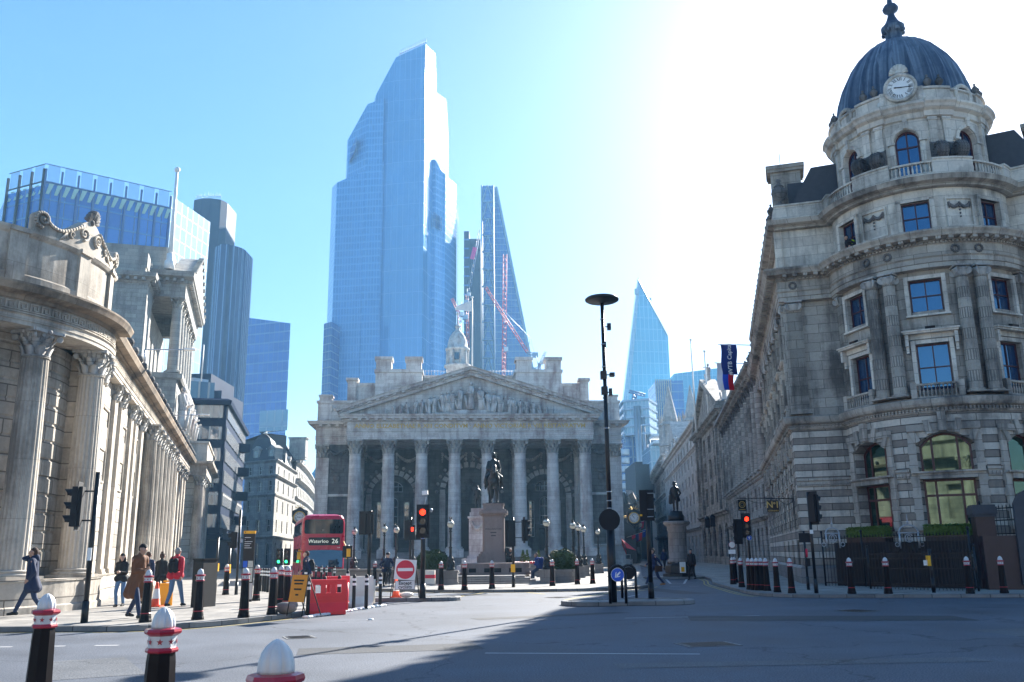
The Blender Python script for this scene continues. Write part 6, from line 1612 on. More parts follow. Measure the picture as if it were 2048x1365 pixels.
Y=350;t=thing('tower_crane',at(1008,730,Y),'upright red and white crane mast in front of the braced wedge tower','crane','tower cranes over the rooftops');m=MB();lattice(m,at(1008,740,Y),at(1010,510,Y),1.5,40,.14);m.obj('mast',M['crane_red'],t)
Y=260;t=crane('small blue crane poking up beside the right chimney of the exchange',at(1079,745,Y),at(1079,726,Y),at(1077,735,Y),at(1091,704,Y),1.1,'crane_blue','crane_blue')
Y=600;t=tower('blade_tower','pale pointed glass tower leaning to a sharp tip right of the lamp mast',at(1290,760,Y));m=MB()
tip,sh,rb,lb=at(1275.5,560,Y),at(1336,672,Y),at(1342,860,Y),at(1246,800,Y)
lx=lb.x-(lb.x-tip.x)*0;k=(lb.x-tip.x)/(lb.z-tip.z);xl0=tip.x+k*(0-tip.z)
f=[(xl0,Y-6,0),(rb.x+1,Y,0),(sh.x,Y,sh.z),(tip.x,Y-3,tip.z)];g=[(x+6,y+40,z)for x,y,z in f]
m.add(f+g,[(0,1,2,3),(1,5,6,2),(3,2,6,7),(5,4,7,6),(4,0,3,7)]);m.obj('curtain_wall',M['gl_scalpel'],t)
m=MB();a=Vector(f[0])+Vector((-.2,-.4,0));b=Vector(f[3]);m.add([a,a+Vector((6.5,-.2,0)),b+Vector((1.0,-.3,-4)),b+Vector((0,0,1))],[(0,1,2,3)]);m.add([a+Vector((0,.3,0)),b+Vector((0,.3,1)),b+Vector((1,20,0)),a+Vector((1,20,0))],[(0,1,2,3)]);m.obj('edge_fold',M['gl_pale'],t)
m=MB();m.tube(at(1335,672,Y-1),at(1276,560,Y-4),.5,.5,4);m.cbox(at(1298,600,Y),(3,2,2));m.cbox(at(1273,584,Y-4),(2.5,2,4));m.obj('edge_beam',M['steel_pale'],t)
Y=330;t=tower('service_tower','steel-clad building with outside pipes, stair drums and a rooftop crane',at(1285,850,Y))
a,b,c=at(1247,808,Y),at(1297,801,Y-4),at(1311,812,Y+8);z1,z0=at(1275,803,Y).z,at(1275,870,Y).z
m=MB();m.prism([tuple(a.xy),tuple(b.xy),tuple(c.xy),(c.x,c.y+25),(a.x,a.y+25)],z0,z1);
m.obj('upper_box',M['gl_pale'],t);m=MB()
for i in range(5):z=z0+(z1-z0)*i/4;m.prism([(a.x-.6,a.y-.6),(b.x,b.y-.8),(c.x+.6,c.y-.6),(c.x+.6,c.y+25),(a.x-.6,a.y+25)],z-.35,z+.35)
m.obj('walkways',M['steel_pale'],t);m=MB()
a2=at(1262,900,Y+4);m.box(at(1250,900,Y).x,Y+3,0,at(1304,900,Y).x,Y+22,z0);m.obj('shaft_wall',M['gl_stripe'],t)
m=MB()
for px in(1273,1279.5,1287):p=at(px,860,Y-3);m.tube((p.x,p.y,2),(p.x,p.y,at(px,815 if px<1283 else 835,Y).z),.75,.75,10)
for px in(1266,1295,1300):p=at(px,900,Y-1);m.tube((p.x,p.y,2),(p.x,p.y,z0),.35,.35,6)
m.obj('pipe',M['steel'],t)
for i in range(9):
 m=MB();p=at(1249,905+17*i,Y-3);m.lathe([(1.75,-1.1),(1.8,-.9),(1.8,.9),(1.75,1.1)],16,p);m.obj('stair_drum',M['steel'],t)
m=MB();lattice(m,at(1268,800,Y),at(1270,790,Y),1.3,3,.2);lattice(m,at(1258,783,Y),at(1290,791,Y),.9,8,.15);m.obj('roof_crane',M['crane_blue'],t)
m=MB();
for i in range(6):p=at(1247,812+12*i,Y-1);q=at(1251,812+12*(i+1),Y-1);m.tube(p,q,.2,.2,4);m.tube(q,at(1247,812+12*(i+1),Y-1),.2,.2,4)
m.obj('corner_bracing',M['steel_pale'],t)
Y=420;t=tower('ribbed_tower','stone-ribbed office tower between the pipe-clad building and the church pinnacle',at(1325,800,Y));a,b=at(1311,762,Y),at(1341,765,Y);m=MB()
m.box(a.x,Y,0,b.x+6,Y+25,a.z);m.obj('curtain_wall',M['gl_stripe'],t);m=MB()
for i in range(8):x=a.x+(b.x-a.x)*i/7;m.box(x-.25,Y-.7,0,x+.25,Y+.01,a.z+.6)
m.obj('rib',M['row_b'],t)
Y=520;t=tower('glass_tower','broad flat-topped pale blue tower seen beyond the two flagpoles',at(1400,760,Y));a,b=at(1348,748,Y),at(1440,736,Y+2);m=MB()
m.prism([tuple(a.xy),tuple(b.xy),(b.x,b.y+40),(a.x,a.y+40)],0,[a.z,b.z,b.z,a.z]);m.obj('curtain_wall',M['gl_scalpel'],t)
Y=300;t=tower('glass_block','low glazed block with white canopies beneath the ribbed tower',at(1325,880,Y),'building');m=MB();a,b=at(1300,892,Y),at(1340,892,Y);m.box(a.x,Y,0,b.x,Y+20,a.z);m.obj('curtain_wall',M['gl_pale'],t);m=MB()
for y_ in(872,886):p,q=at(1305,y_,Y-2),at(1345,y_,Y-2);m.box(p.x,Y-4,p.z-.4,q.x,Y+6,p.z+.4)
m.obj('canopy',M['white'],t)
Y=370;t=tower('ribbed_tower','dark blue ribbed tower with a taller plain shaft, left of the tallest skyscraper',at(460,600,Y))
def rounded(cx,cy,w,d,r,n=5):
 out=[]
 for sx,sy,a0 in((1,-1,-pi/2),(1,1,0),(-1,1,pi/2),(-1,-1,pi)):
  for i in range(n+1):a=a0+pi/2*i/n;out.append((cx+sx*(w/2-r)+r*cos(a),cy+sy*(d/2-r)+r*sin(a)))
 return out
a,b=at(418,487,Y),at(512,505,Y);b.x=at(512,505,Y+24).x;m=MB();m.prism(rounded((a.x+b.x)/2,Y+14,b.x-a.x,28,9),0,a.z-.5)
m.obj('front_shaft',M['gl_fins'],t);a,b=at(379,393,Y+23),at(481,405,Y+23);b.x=at(481,405,Y+48).x;m=MB();m.prism(rounded((a.x+b.x)/2,Y+36,b.x-a.x,26,6,2),0,(a.z+b.z)/2+.5);m.obj('rear_shaft',M['gl_dark'],t)
m=MB();rnd=random.Random(3)
for i in range(22):x=a.x+2+(b.x-a.x-4)*i/21;h=rnd.uniform(1,3.4);m.tube((x,Y+26,a.z),(x,Y+26,a.z+h),.12,.06,4)
m.tube((a.x+2,Y+26,a.z+1.4),(b.x-2,Y+26,a.z+1.2),.1,.1,4);m.obj('roof_aerials',M['steel_pale'],t)
Y=340;t=tower('glass_tower','flat glass tower with white floor lines right of the ribbed tower',at(540,700,Y));a,b,c=at(498,636,Y+6),at(581,647,Y),at(581,647,Y);m=MB()
q_=at(581,650,Y+30);m.prism([tuple(a.xy),tuple(b.xy),tuple(q_.xy),(a.x+6,a.y+30)],0,[a.z,b.z,b.z,a.z]);m.obj('curtain_wall',M['gl_stripe'],t)
Y=118;t=tower('glass_office','big bright blue glass office block above the rounded bank corner',(-80,210),'building')
c0=at(93,328,190);c1=at(343,384,232);c2=at(421,438,300);cl=at(20,348,212)
def same_z(px,py,z,Y0):
 for _ in range(30):Y0*=(z-1.6)/(at(px,py,Y0).z-1.6)
 return at(px,py,Y0)
zT=c0.z;c1=same_z(343,384,zT,232);c2=same_z(421,438,zT,300);cl=same_z(20,348,zT,212)
poly=[tuple(cl.xy),tuple(c0.xy),tuple(c1.xy),tuple(c2.xy),(c2.x-50,c2.y+20),(cl.x-30,cl.y+40)]
zr=zT-4.3
M['gl_office']=glassgrid('bright_office_glass',(.01,.08,.38),(.03,.18,.60),(.006,.015,.05),3.1,3.9,.09,.03,2.3,0,spand=(.06,.22,.5),sp_frac=.10,warp=.01)
M['gl_office_side']=glassgrid('silver_office_glass',(.30,.42,.5),(.45,.56,.62),(.30,.2,.2),2.6,3.6,.05,.06,2.6,0,warp=.03)
M['lit_floor_pale']=plain('pale_green_lit_floor',(.45,.62,.55),.7)  # brightness of the lit top floor is put into this pale green
M['screen']=plain('roof_screen_glass',(.10,.30,.55),.04,0,.2,.3,ior=1.5)
try:
 _b=M['screen'].node_tree.nodes['Principled BSDF'];_b.inputs['Alpha'].default_value=.45
except Exception:pass
m=MB();m.prism([poly[0],poly[1],(poly[1][0]+3,poly[1][1]+14),poly[4],poly[5]],0,zr-1);m.prism([poly[1],poly[2],poly[3],poly[4],(poly[1][0]+3,poly[1][1]+14)],0,zr);m.obj('front_wall',M['gl_office'],t)
m=MB();S=Flat(poly[2],Vector(poly[3])-Vector(poly[2]));L=(Vector(poly[3])-Vector(poly[2])).length;facade(m,Flat(S.pt(0,.05).xy,S.d),0,L,0,zT-1);m.obj('side_wall',M['gl_office_side'],t)
for(pa,pb,n,lab)in((poly[0],poly[1],3,0),(poly[1],poly[2],8,1)):
 S=Flat(pa,Vector(pb)-Vector(pa));L=(Vector(pb)-Vector(pa)).length;w=L/n
 for i in range(n):
  m=MB();facade(m,S,i*w+.5,(i+1)*w-.5,zr-.1,zT);m.obj('screen_pane',M['screen'],t)
 m=MB()
 for i in range(2*n):
  a_,b_=S.pt(w*i/2+.5,.12),S.pt(w*i/2+w*.34,.12);m.add([(a_.x,a_.y,zr-3.0),(b_.x,b_.y,zr-3.0),(b_.x+1.0,b_.y,zr-.5),(a_.x+.6,a_.y,zr-.5)],[(0,1,2,3)])
 m.obj('lit_floor_panels',M['lit_floor_pale'],t)  # pale quads painted as the lit strip of the top floor
 m=MB()
 for i in range(n+1):
  m.box(0,0,0,0,0,0)if 0 else None;p=S.pt(min(L-.1,max(.1,i*w)),.25);m.cbox((p.x,p.y,zr-1),(.4,.5,8),Matrix.Rotation(S.ang(),3,'Z'));m.cbox((p.x,p.y,(zr)/2-2),(.5,.35,zr-4),Matrix.Rotation(S.ang(),3,'Z'))
 m.sweep(spath(S,0,L),[(.05,zT-.12),(.15,zT-.12),(.15,zT+.05),(.05,zT+.05)]);m.sweep(spath(S,0,L),[(.0,zr-.2),(.2,zr-.2),(.2,zr+.1),(0,zr+.1)]);m.obj('fins',M['frame_dark']if lab==0 else M['crane_blue'],t)
Y=108;M['navy']=plain('navy_cladding',(.005,.016,.05),.55,0,.12,.8);M['navy'].node_tree.nodes['Principled BSDF'].inputs['Specular IOR Level'].default_value=.12;M['strip_glass']=glassgrid('strip_window',(.02,.05,.10),(.05,.12,.2),(.30,.34,.36),1.15,9,.12,.06,2.2,0,warp=.03);M['strip_small']=glassgrid('narrow_windows',(.02,.04,.07),(.04,.06,.10),(.34,.33,.31),.8,9,.13,.1,1.5,0,warp=.03)
t=tower('navy_office','navy office block banded with strip windows beyond the bank pavilion',at(430,900,Y),'building')
n0,n1=at(372,800,Y-1).xy,at(455,800,Y).xy;n2=Vector((at(489,900,137).x,137));q=[n0,n1,n2]
zR=20.6;m=MB();m.prism([tuple(n0),tuple(n1),tuple(n2),(n2.x-40,n2.y+5),(n0.x-25,n0.y+5)],0,zR)
m.sweep(q,[(0,zR-.9),(.5,zR-.8),(.6,zR-.3),(0,zR)]);m.sweep(q,[(0,3.6),(.5,3.7),(.5,4.3),(0,4.4)])
m.obj('wall',M['navy'],t)
for k in range(6):
 z0=5.1+2.62*k
 for(a,b,mt)in((n0,n1,'strip_glass'),(n1,n2,'strip_small')):
  S=Flat(a,b-a);L=(b-a).length;m=MB();m.prism([tuple(S.pt(.4,.12).xy),tuple(S.pt(L-.4,.12).xy),tuple(S.pt(L-.4,-.1).xy),tuple(S.pt(.4,-.1).xy)],z0,z0+1.55);m.obj('window_band',M[mt],t)
m=MB();m.prism([tuple(n0+Vector((0,1))),tuple(n1+Vector((-2.2,1.5))),tuple(n2+Vector((-6,-4))),(n2.x-40,n2.y),(n0.x-25,n0.y+5)],zR,zR+2.3);m.obj('penthouse',M['strip_glass'],t)
m=MB();m.prism([tuple(n0+Vector((0,2))),tuple(n1+Vector((-3.4,2.6))),tuple(n2+Vector((-7,-5))),(n2.x-40,n2.y),(n0.x-25,n0.y+5)],zR+2.3,zR+2.9);m.obj('roof',M['steel_pale'],t)
for k in range(4):m=MB();S=Flat(n0,n1-n0);L=(n1-n0).length;S3=Flat(n1,n2-n1);m.M=Matrix.Translation(S3.pt(20,.4,6+3.4*k));m.prism([(-.4,-1.6),(1.2,0),(-.4,1.6)],0,1.2);m.obj('bay_fin',M['navy'],t)
Y=175;t=tower('navy_block','plain dark navy stepped block standing behind the banded office',at(440,760,Y),'building');m=MB()
a,b,c=at(386,748,Y),at(455,752,Y),at(488,780,Y);c.x=at(488,780,Y+15).x;b.x=at(455,752,Y+10).x;m.box(a.x-6,Y,0,b.x,Y+15,a.z);m.box(b.x,Y+.5,0,c.x,Y+15,c.z);m.obj('wall',M['navy'],t)
p=at(402,772,109);t=thing('flagpole',(p.x,p.y,zR+2.9),'thin bare flagpole on the roof of the banded navy office','flagpole');m=MB();m.tube((p.x,p.y,zR+2.4),(p.x,p.y,at(405,690,109).z),.09,.06,6);m.obj('pole',M['white'],t)
Y=150;ow=tower('stone_block','old stone corner block with arched ground floor and slate dormers left of the bus',at(540,1000,Y),'building')
v0,v1,v2=Vector(at(487,1000,152).xy),Vector(at(549,1000,148).xy),Vector(at(590,1000,172).xy)
zc=at(549,990,148).z
FH=[0,5.0,8.3,11.6,14.6,17.0]
Sa,Sb=Flat(v0,v1-v0),Flat(v1,v2-v1);La,Lb=(v1-v0).length,(v2-v1).length
def bays(S,L,n,z0s,w,par,m,ar0=0,**k):
 ops=[]
 for j,(za,zb)in enumerate(z0s):
  for i in range(n):
   c=L*(i+.5)/n;ops.append((c-w/2,c+w/2,za,zb,(w/2*.9 if j==0 and ar0 else 0)))
 facade(m,S,0,L,0,FH[-1]if par is ow else k['top'],ops,.25)
 return ops
fz=[(.2,3.9),(5.6,7.6),(8.8,10.9),(12.2,14.0),(15.0,16.4)]
m=MB();oa=bays(Sa,La,3,fz,.9,ow,m,1);ob_=bays(Sb,Lb,4,fz,1.1,ow,m,1);m.obj('wall',M['old_white'],ow)
for S,ops in((Sa,oa),(Sb,ob_)):
 for o in ops:put_window(ow,S,o[0],o[1],o[2],o[3],2,2,o[4],-.2,pm='window_dull' if(int(o[0]*3)%3)else 'window_dark')
m=MB();pth=[v0,v1,v2]
for z,o_ in((4.5,.35),(11.3,.25),(14.4,.5),(16.9,.4)):m.sweep(pth,[(0,z),(o_*.5,z+.1),(o_,z+.3),(o_,z+.45),(0,z+.5)])
m.obj('cornice',M['old_white'],ow)
m=MB();m.sweep(pth,[(-.3,17.3),(-1.9,21.4),(-3.2,22.6),(-9,22.8),(-9,17)]);m.obj('mansard_roof',M['slate'],ow)
for S,L,n in((Sa,La,2),(Sb,Lb,3)):
 for i in range(n):
  m=MB();c=L*(i+.5)/n;m.M=Matrix.Translation(S.pt(c,-.9,17.5))@Matrix.Rotation(S.ang(),4,'Z');m.box(-.75,-.3,0,.75,1.4,1.9);m.extr([(-.95,1.9),(.95,1.9),(0,2.5)],-.4,1.4);o=m.obj('dormer',M['old_white'],ow)
  m=MB();m.M=Matrix.Translation(S.pt(c,-.58,17.5))@Matrix.Rotation(S.ang(),4,'Z');m.box(-.45,0,.35,.45,.05,1.6);m.obj('dormer_window',M['window_dark'],o)
chimney((v2.x-.5,v2.y+3),3.2,2,20,24.4,0,ow,'old_white')
m=MB();m.prism([tuple(Sa.pt(.5,-3).xy),tuple(Sa.pt(La-1,-3).xy),tuple(Sb.pt(5,-4).xy),(v0.x+1,v0.y+9)],22.6,26.2);m.obj('roof_lantern',M['gl_pale'],ow)
cv=tower('curved_terrace','long pale terrace curving away behind the double-decker bus',(v2.x+8,v2.y+20),'building')
cp=smoothpath([tuple(v2),tuple(Vector(at(608,1000,190).xy)),tuple(Vector(at(622,1000,215).xy)),tuple(Vector(at(634,1000,250).xy))],3)
cvw=MB();
for i in range(len(cp)-1):
 a,b=Vector(cp[i]),Vector(cp[i+1]);S=Flat(a,b-a);L=(b-a).length;n=max(1,round(L/3.2));ops=[]
 for j,(za,zb)in enumerate([(6,8.2),(9.5,11.6),(13,14.8),(16.5,18)]):
  for k in range(n):c=L*(k+.5)/n;ops.append((c-.6,c+.6,za,zb));put_window(cv,S,c-.6,c+.6,za,zb,1,1,0,-.2,pm='window_dull')
 facade(cvw,S,0,L,0,19.5,ops,.25)
cvw.obj('wall',M['old_white'],cv);m=MB()
for z,o_ in((5,.5),(12.2,.5),(15.6,.9),(19,.7)):m.sweep(cp,[(0,z),(o_,z+.3),(o_,z+.6),(0,z+.7)])
m.obj('cornice',M['old_white'],cv);m=MB();m.sweep(cp,[(-.3,19.6),(-2.5,23.0),(-9,23.2),(-9,19)]);m.obj('mansard_roof',M['slate'],cv)
m=MB();
for i in range(1,len(cp)-1):p=cp[i];m.cbox((p[0]-1,p[1],20.6),(1.2,1.4,1.6))
m.obj('rooftop_dormer',M['old_white'],cv)
Y=420;t=tower('rounded_tower','rounded tip of a blue glass tower beside the left wing of the exchange',at(630,950,Y));c=at(628,980,Y);m=MB();m.lathe([(13,0),(13.5,15),(13,c.z-6),(11.3,c.z+2),(9,c.z+8),(6,c.z+13),(3,c.z+16),(.1,c.z+17.3)],40,(c.x+5.5,c.y+10,0));m.obj('curtain_wall',M['gl_scalpel'],t)
Y=240;t=tower('office_block','plain blue-grey office block low down beside the left wing of the exchange',at(620,1000,Y),'building');a,b=at(609,968,Y),at(640,966,Y);m=MB();m.box(a.x,Y,0,b.x,Y+20,a.z);m.obj('wall',M['gl_stripe'],t)
RB=[FL1,Vector((23.96,101)),Vector((26.7,129.5)),Vector((33.3,198)),Vector((40.0,265))]
def street_house(name,label,a,b,floors,top,mat,nb,wr,fm='frame_dark',ground=4.2,cat='building',arch_g=0,extra=None,depth=12,pm='window_dull'):
 t=tower(name,label,((a+b)/2),cat);S=Flat(b,a-b);L=(a-b).length;m=MB();ops=[];bw=L/nb
 for j,(za,zb)in enumerate(floors):
  for i in range(nb):
   c=bw*(i+.5);w=bw*wr*(1.25 if j==0 else 1);ops.append((c-w/2,c+w/2,za,zb,(w*.3 if j==0 and arch_g else 0)))
 facade(m,S,0,L,0,top,ops,.35);m.obj('wall',M[mat],t)
 for o in ops:put_window(t,S,o[0],o[1],o[2],o[3],2,2 if o[3]-o[2]<3.2 else 4,o[4],-.28,fm,pm)
 m=MB();m.prism([tuple(S.pt(0,-.6).xy),tuple(S.pt(L,-.6).xy),tuple(S.pt(L,-depth).xy),tuple(S.pt(0,-depth).xy)],0,top-.1);m.obj('core',M['slate'],t)
 m=MB();pth=[S.pt(0,-.8).xy,S.pt(0,0).xy,S.pt(L,0).xy,S.pt(L,-.8).xy];return t,S,L,pth
def mould(t,pth,lst,mat,name='cornice',dent=()):
 m=MB()
 for z,o_,h in lst:m.sweep(pth,[(0,z),(o_*.4,z+h*.15),(o_*.55,z+h*.5),(o_,z+h*.65),(o_,z+h),(-.3,z+h+.03)])
 for z0,z1,w,sp in dent:m.dentils(pth,z0,z1,.05,w,sp,sp*.45)
 m.obj(name,M[mat],t)
def lv(y0,Yp,px):return at(px,y0,Yp).z
tC,S,L,pth=street_house('bank_house','long stone facade with a giant colonnade next to the domed corner house',RB[1],FL1 if 0 else RB[0],[(.9,3.4),(4.9,6.6),(8.6,10.4),(11.6,13.4)],15.0,'row_a',12,.36)if 0 else street_house('bank_house','long stone facade with a giant colonnade next to the domed corner house',RB[0],RB[1],[(.9,3.4),(4.9,6.6),(8.6,10.4),(11.6,13.4)],15.0,'row_a',12,.36)
mould(tC,pth,[(3.9,.35,.4),(7.1,.3,.45),(14.9,1.0,.9)],'row_a','cornice',[(15.1,15.5,.7,.8)])
for i in range(13):column(tC,S,L*(i/12)*.98+.3,-.05,7.55,14.9,.42,.8,'row_a','portland_dark',0,'cor')
m=MB();m.sweep(pth,[(-.2,15.8),(-.2,16.6),(0,16.65),(0,16.8),(-.6,16.8)]);m.prism([tuple(S.pt(0,-1.5).xy),tuple(S.pt(L,-1.5).xy),tuple(S.pt(L,-10).xy),tuple(S.pt(0,-10).xy)],15.8,18.8)
for i in range(9):p=S.pt(L*(i+.5)/9,-.2);urn(m,(p.x,p.y,16.8),1.2,8)
m.obj('attic',M['row_a'],tC)
for u in(L*.45,L*.93):chimney(S.pt(u,-3).xy,2.2,1.6,18,21.8,S.ang(),tC,'row_a')
tD,S,L,pth=street_house('pediment_house','narrow stone front crowned by a steep pediment with rooftop statues',RB[1],RB[2],[(1.0,4.8),(7.4,9.8),(10.7,13.1),(14.0,16.2)],17.2,'row_a',5,.46,arch_g=1)
mould(tD,pth,[(5.7,.5,.6),(16.9,1.0,.9)],'row_a','cornice',[(17.0,17.4,.6,.9)])
m=MB();m.M=Matrix.Translation(S.pt(L/2,0,0))@Matrix.Rotation(S.ang(),4,'Z');h=L/2
m.extr([(-h,17.8),(h,17.8),(0,23.0)],-.15,3)
for sg in(-1,1):
 a_,b_=Vector((sg*h,17.8)),Vector((0,23.0));d_=(b_-a_).normalized();m.cbox(((a_.x+b_.x)/2,.3,(a_.y+b_.y)/2+.3),((b_-a_).length,2.0,.7),Matrix.Rotation(-atan2(d_.y,d_.x)if sg<0 else-atan2(d_.y,d_.x),3,'Y'))
m.obj('pediment',M['row_a'],tD)
for u,z in((.8,18),(L-1,18.2),(L/2,23.0)):
 o=put(tD,'statue',mesh_a[1],S,u,-.5,z,0,(2.2,2.2,2.8))
for u in(.5,L*.2,L*.8,L-.5):m=MB();m.M=Matrix.Translation(S.pt(u,0,0))@Matrix.Rotation(S.ang(),4,'Z');m.box(-.45,-.3,6.3,.45,.1,16.9);m.obj('pier',M['row_a'],tD)
for u in(L*.4,L*.6):
 m=MB();m.M=Matrix.Translation(S.pt(u,.5,4.6))@Matrix.Rotation(S.ang(),4,'Z');m.box(-.35,-.3,0,.35,.3,1.1);m.add([(-.45,-.4,1.1),(.45,-.4,1.1),(.45,.4,1.1),(-.45,.4,1.1),(0,0,1.6)],[(0,1,4),(1,2,4),(2,3,4),(3,0,4)]);m.obj('wall_lantern',M['black'],tD)
tE,S,L,pth=street_house('cream_house','tall pale cream front with a gabled roof beyond the pedimented house',RB[2],RB[3],[(1.0,4.0),(5.8,7.6),(8.7,10.5),(11.6,13.3),(14.4,16.0),(17.2,18.7)],20,'row_b',12,.34,'frame_white',depth=14)
mould(tE,pth,[(4.7,.4,.5),(16.3,.4,.5),(19.4,.8,.8)],'row_b')
m=MB();m.M=Matrix.Translation(S.pt(18,0,0))@Matrix.Rotation(S.ang(),4,'Z');m.box(-6.5,.8,19.8,6.5,8,23.2);m.extr([(-7,23.2),(7,23.2),(0,27.4)],.3,10);m.obj('gable',M['row_b'],tE)
for i in range(4):
 m=MB();m.M=Matrix.Translation(S.pt(13.5+3*i,-.75,0))@Matrix.Rotation(S.ang(),4,'Z');m.box(-.55,-.06,20.8,.55,.06,22.8);m.obj('gable_window',M['window_dark'],tE)
m=MB();m.M=Matrix.Translation(S.pt(L/2-10,0,0))@Matrix.Rotation(S.ang(),4,'Z');m.add([(-24,0,20.2),(44,0,20.2),(44,3,22.6),(-24,3,22.6),(44,9,22.6),(-24,9,22.6)],[(0,1,2,3),(3,2,4,5)]);m.obj('slate_roof',M['slate'],tE)
for k in range(4):o=put(tE,'statue',mesh_a[k%3],S,6+8*k,-.3,20.2,0,(2.2,2.2,3.0))
tF,S,L,pth=street_house('far_house','brown stone front at the far end of the right-hand terrace',RB[3],RB[4],[(1.0,4),(6,8.6),(10.4,13),(15,17.6)],20.8,'row_a',12,.5,depth=20)
mould(tF,pth,[(4.6,.6,.7),(9.0,.5,.6),(13.6,.5,.6),(19.2,1.6,1.8)],'row_a');m=MB();baluster_row(m,S,0,L,0,21.0,23.0,.3,1.2,.4);m.obj('balustrade',M['row_b'],tF)
for px,py,pb,Yp,lb in((1389.5,680,815,118,'taller of two bare white flagpoles on the roofs of the right-hand terrace'),(1415,703,800,112,'shorter of two bare white flagpoles on the roofs of the right-hand terrace')):
 a,b=at(px,pb,Yp),at(px-2,py,Yp);t=thing('flagpole',(a.x+4,a.y,18),lb,'flagpole','roof flagpoles above the terrace');m=MB();m.tube((a.x,a.y,17),(a.x,a.y,b.z),.14,.08,6);m.ball((a.x,a.y,b.z),.18);m.obj('pole',M['white'],t)
for px,py,Yp,w,lb in((1343,772,215,2.7,'tall pinnacled church turret between the ribbed tower and the cream gable'),(1387,770,235,2.5,'slender church spire rising just behind the cream gable')):
 p=at(px,900,Yp);z1=at(px,py,Yp).z;t=thing('church_spire',(p.x,p.y,0),lb,'spire','church pinnacles over the terrace');m=MB();b=z1-9
 m.lathe([(w,0),(w,b-6),(w*1.15,b-5.8),(w,b-5.4),(w*.92,b-1),(w*1.1,b-.8),(w*.75,b),(w*.45,b+4),(w*.12,z1-1),(.3,z1-.7),(.02,z1)],8,(p.x,p.y,0),smooth=False)
 for i in range(8):a=2*pi*i/8;q=(p.x+w*.95*cos(a),p.y+w*.95*sin(a));m.tube((q[0],q[1],b-12),(q[0],q[1],b),.3,.25,5);m.tube((q[0],q[1],b),(q[0],q[1],b+2.2),.3,.02,5)
 m.obj('turret',M['row_b'],t)
Y=215;t=tower('brick_block','dark blocky tower rising at the far end of the street behind the signal',at(1285,950,Y),'building');m=MB();a,b,c=at(1270,924,Y),at(1285,924,Y),at(1300,928,Y);m.box(a.x,Y,0,b.x,Y+20,a.z);m.box(b.x+.05,Y+1,0,c.x,Y+20,c.z);m.obj('wall',M['slate'],t)
lf=[(1252,1010,132,'row_a','left street front with red and blue flags beyond the exchange corner'),(1262,985,160,'row_b','pale stone front second along the left side beyond the exchange'),(1275,995,190,'row_a','grey stone front farthest along the left side of the street')]
prev=Vector((17.6,128))
for i,(px,py,Yp,mt,lb)in enumerate(lf):
 nx=Vector(at(px+6,1050,Yp+26).xy);a=prev;S=Flat(a,nx-a);L=(nx-a).length;t=tower('street_front',lb,(a+nx)/2,'building');top=at(px,py,Yp).z;m=MB();ops=[]
 for j in range(4):
  for k in range(5):c=L*(k+.5)/5;z=1+top/4.4*j;ops.append((c-.9,c+.9,z+.4,z+top/4.4*.7))
 facade(m,S,0,L,0,top,ops,.3);m.obj('wall',M[mt],t)
 for o in ops:put_window(t,S,*o,2,2,0,-.25,'frame_dark','window_dark')
 m=MB();m.sweep([a,nx],[(0,top-.6),(.8,top-.2),(.8,top+.2),(-.4,top+.3)]);m.sweep([a,nx],[(0,5),(.4,5.2),(.4,5.6),(0,5.7)]);m.obj('cornice',M[mt],t)
 m=MB();m.prism([tuple(S.pt(0,-.5).xy),tuple(S.pt(L,-.5).xy),tuple(S.pt(L,-9).xy),tuple(S.pt(0,-9).xy)],0,top-.1);m.obj('core',M['slate'],t);prev=nx
Y=240;t=tower('gabled_house','white gabled house with dark roof closing the end of the street',at(1297,1000,Y),'building');a,b=at(1288,965,Y),at(1312,965,Y);m=MB();m.box(a.x,Y,0,b.x,Y+12,a.z-3);m.obj('wall',M['white'],t);m=MB();m.M=Matrix.Translation((0,Y,0));m.extr([(a.x-.5,a.z-3),(b.x+.5,a.z-3),(b.x-.5,a.z+1),(a.x+1,a.z+1)],-.3,12);m.obj('roof',M['slate'],t)
for i in range(6):
 m=MB();x=a.x+.6+(b.x-a.x-1.2)*(i%3)/2;z=a.z-6-3.5*(i//3);m.box(x-.5,Y-.05,z,x+.5,Y+.02,z+1.8);m.obj('window',M['window_dark'],t)
hz=newmat('haze_air');hm,hn,hl,hb=hz;hn.remove(hb)
pv=hn.new('ShaderNodeVolumePrincipled');pv.inputs['Color'].default_value=(.36,.70,1,1);pv.inputs['Density'].default_value=.0004;pv.inputs['Anisotropy'].default_value=0
hl.new(pv.outputs[0],hn['Material Output'].inputs['Volume'])
m=MB();m.box(-420,-60,-1.02,420,720,300);tag(m.obj('haze',hm),kind='stuff')
def T(name,loc,label,cat,group=None,rz=0):return thing(name,loc,label,cat,group,rz)
OCT=lambda r:[(r*cos(pi/8+pi*i/4)/cos(pi/8)*.96,r*sin(pi/8+pi*i/4)/cos(pi/8)*.96)for i in range(8)]
def oct_lathe(m,prof):m.lathe(prof,8,smooth=False);return m
bo=T('bollard',(0,0,0),'x','bollard')
m=LM();oct_lathe(m,[(.150,0),(.150,.05),(.135,.09),(.128,.16),(.122,.165),(.098,.86),(.090,.935)]);o=m.obj('shaft',M['bollard_black'],bo)
m=LM();oct_lathe(m,[(.126,.195),(.130,.20),(.130,.212),(.126,.218)]);m.obj('lower_ring',M['bollard_red'],bo)
m=LM();oct_lathe(m,[(.090,.915),(.108,.922),(.112,.935),(.106,.950),(.09,.955)]);m.obj('ring',M['bollard_red'],bo)
m=LM();oct_lathe(m,[(.094,.95),(.096,1.03),(.104,1.036)]);band=m.obj('band',M['bollard_white'],bo)
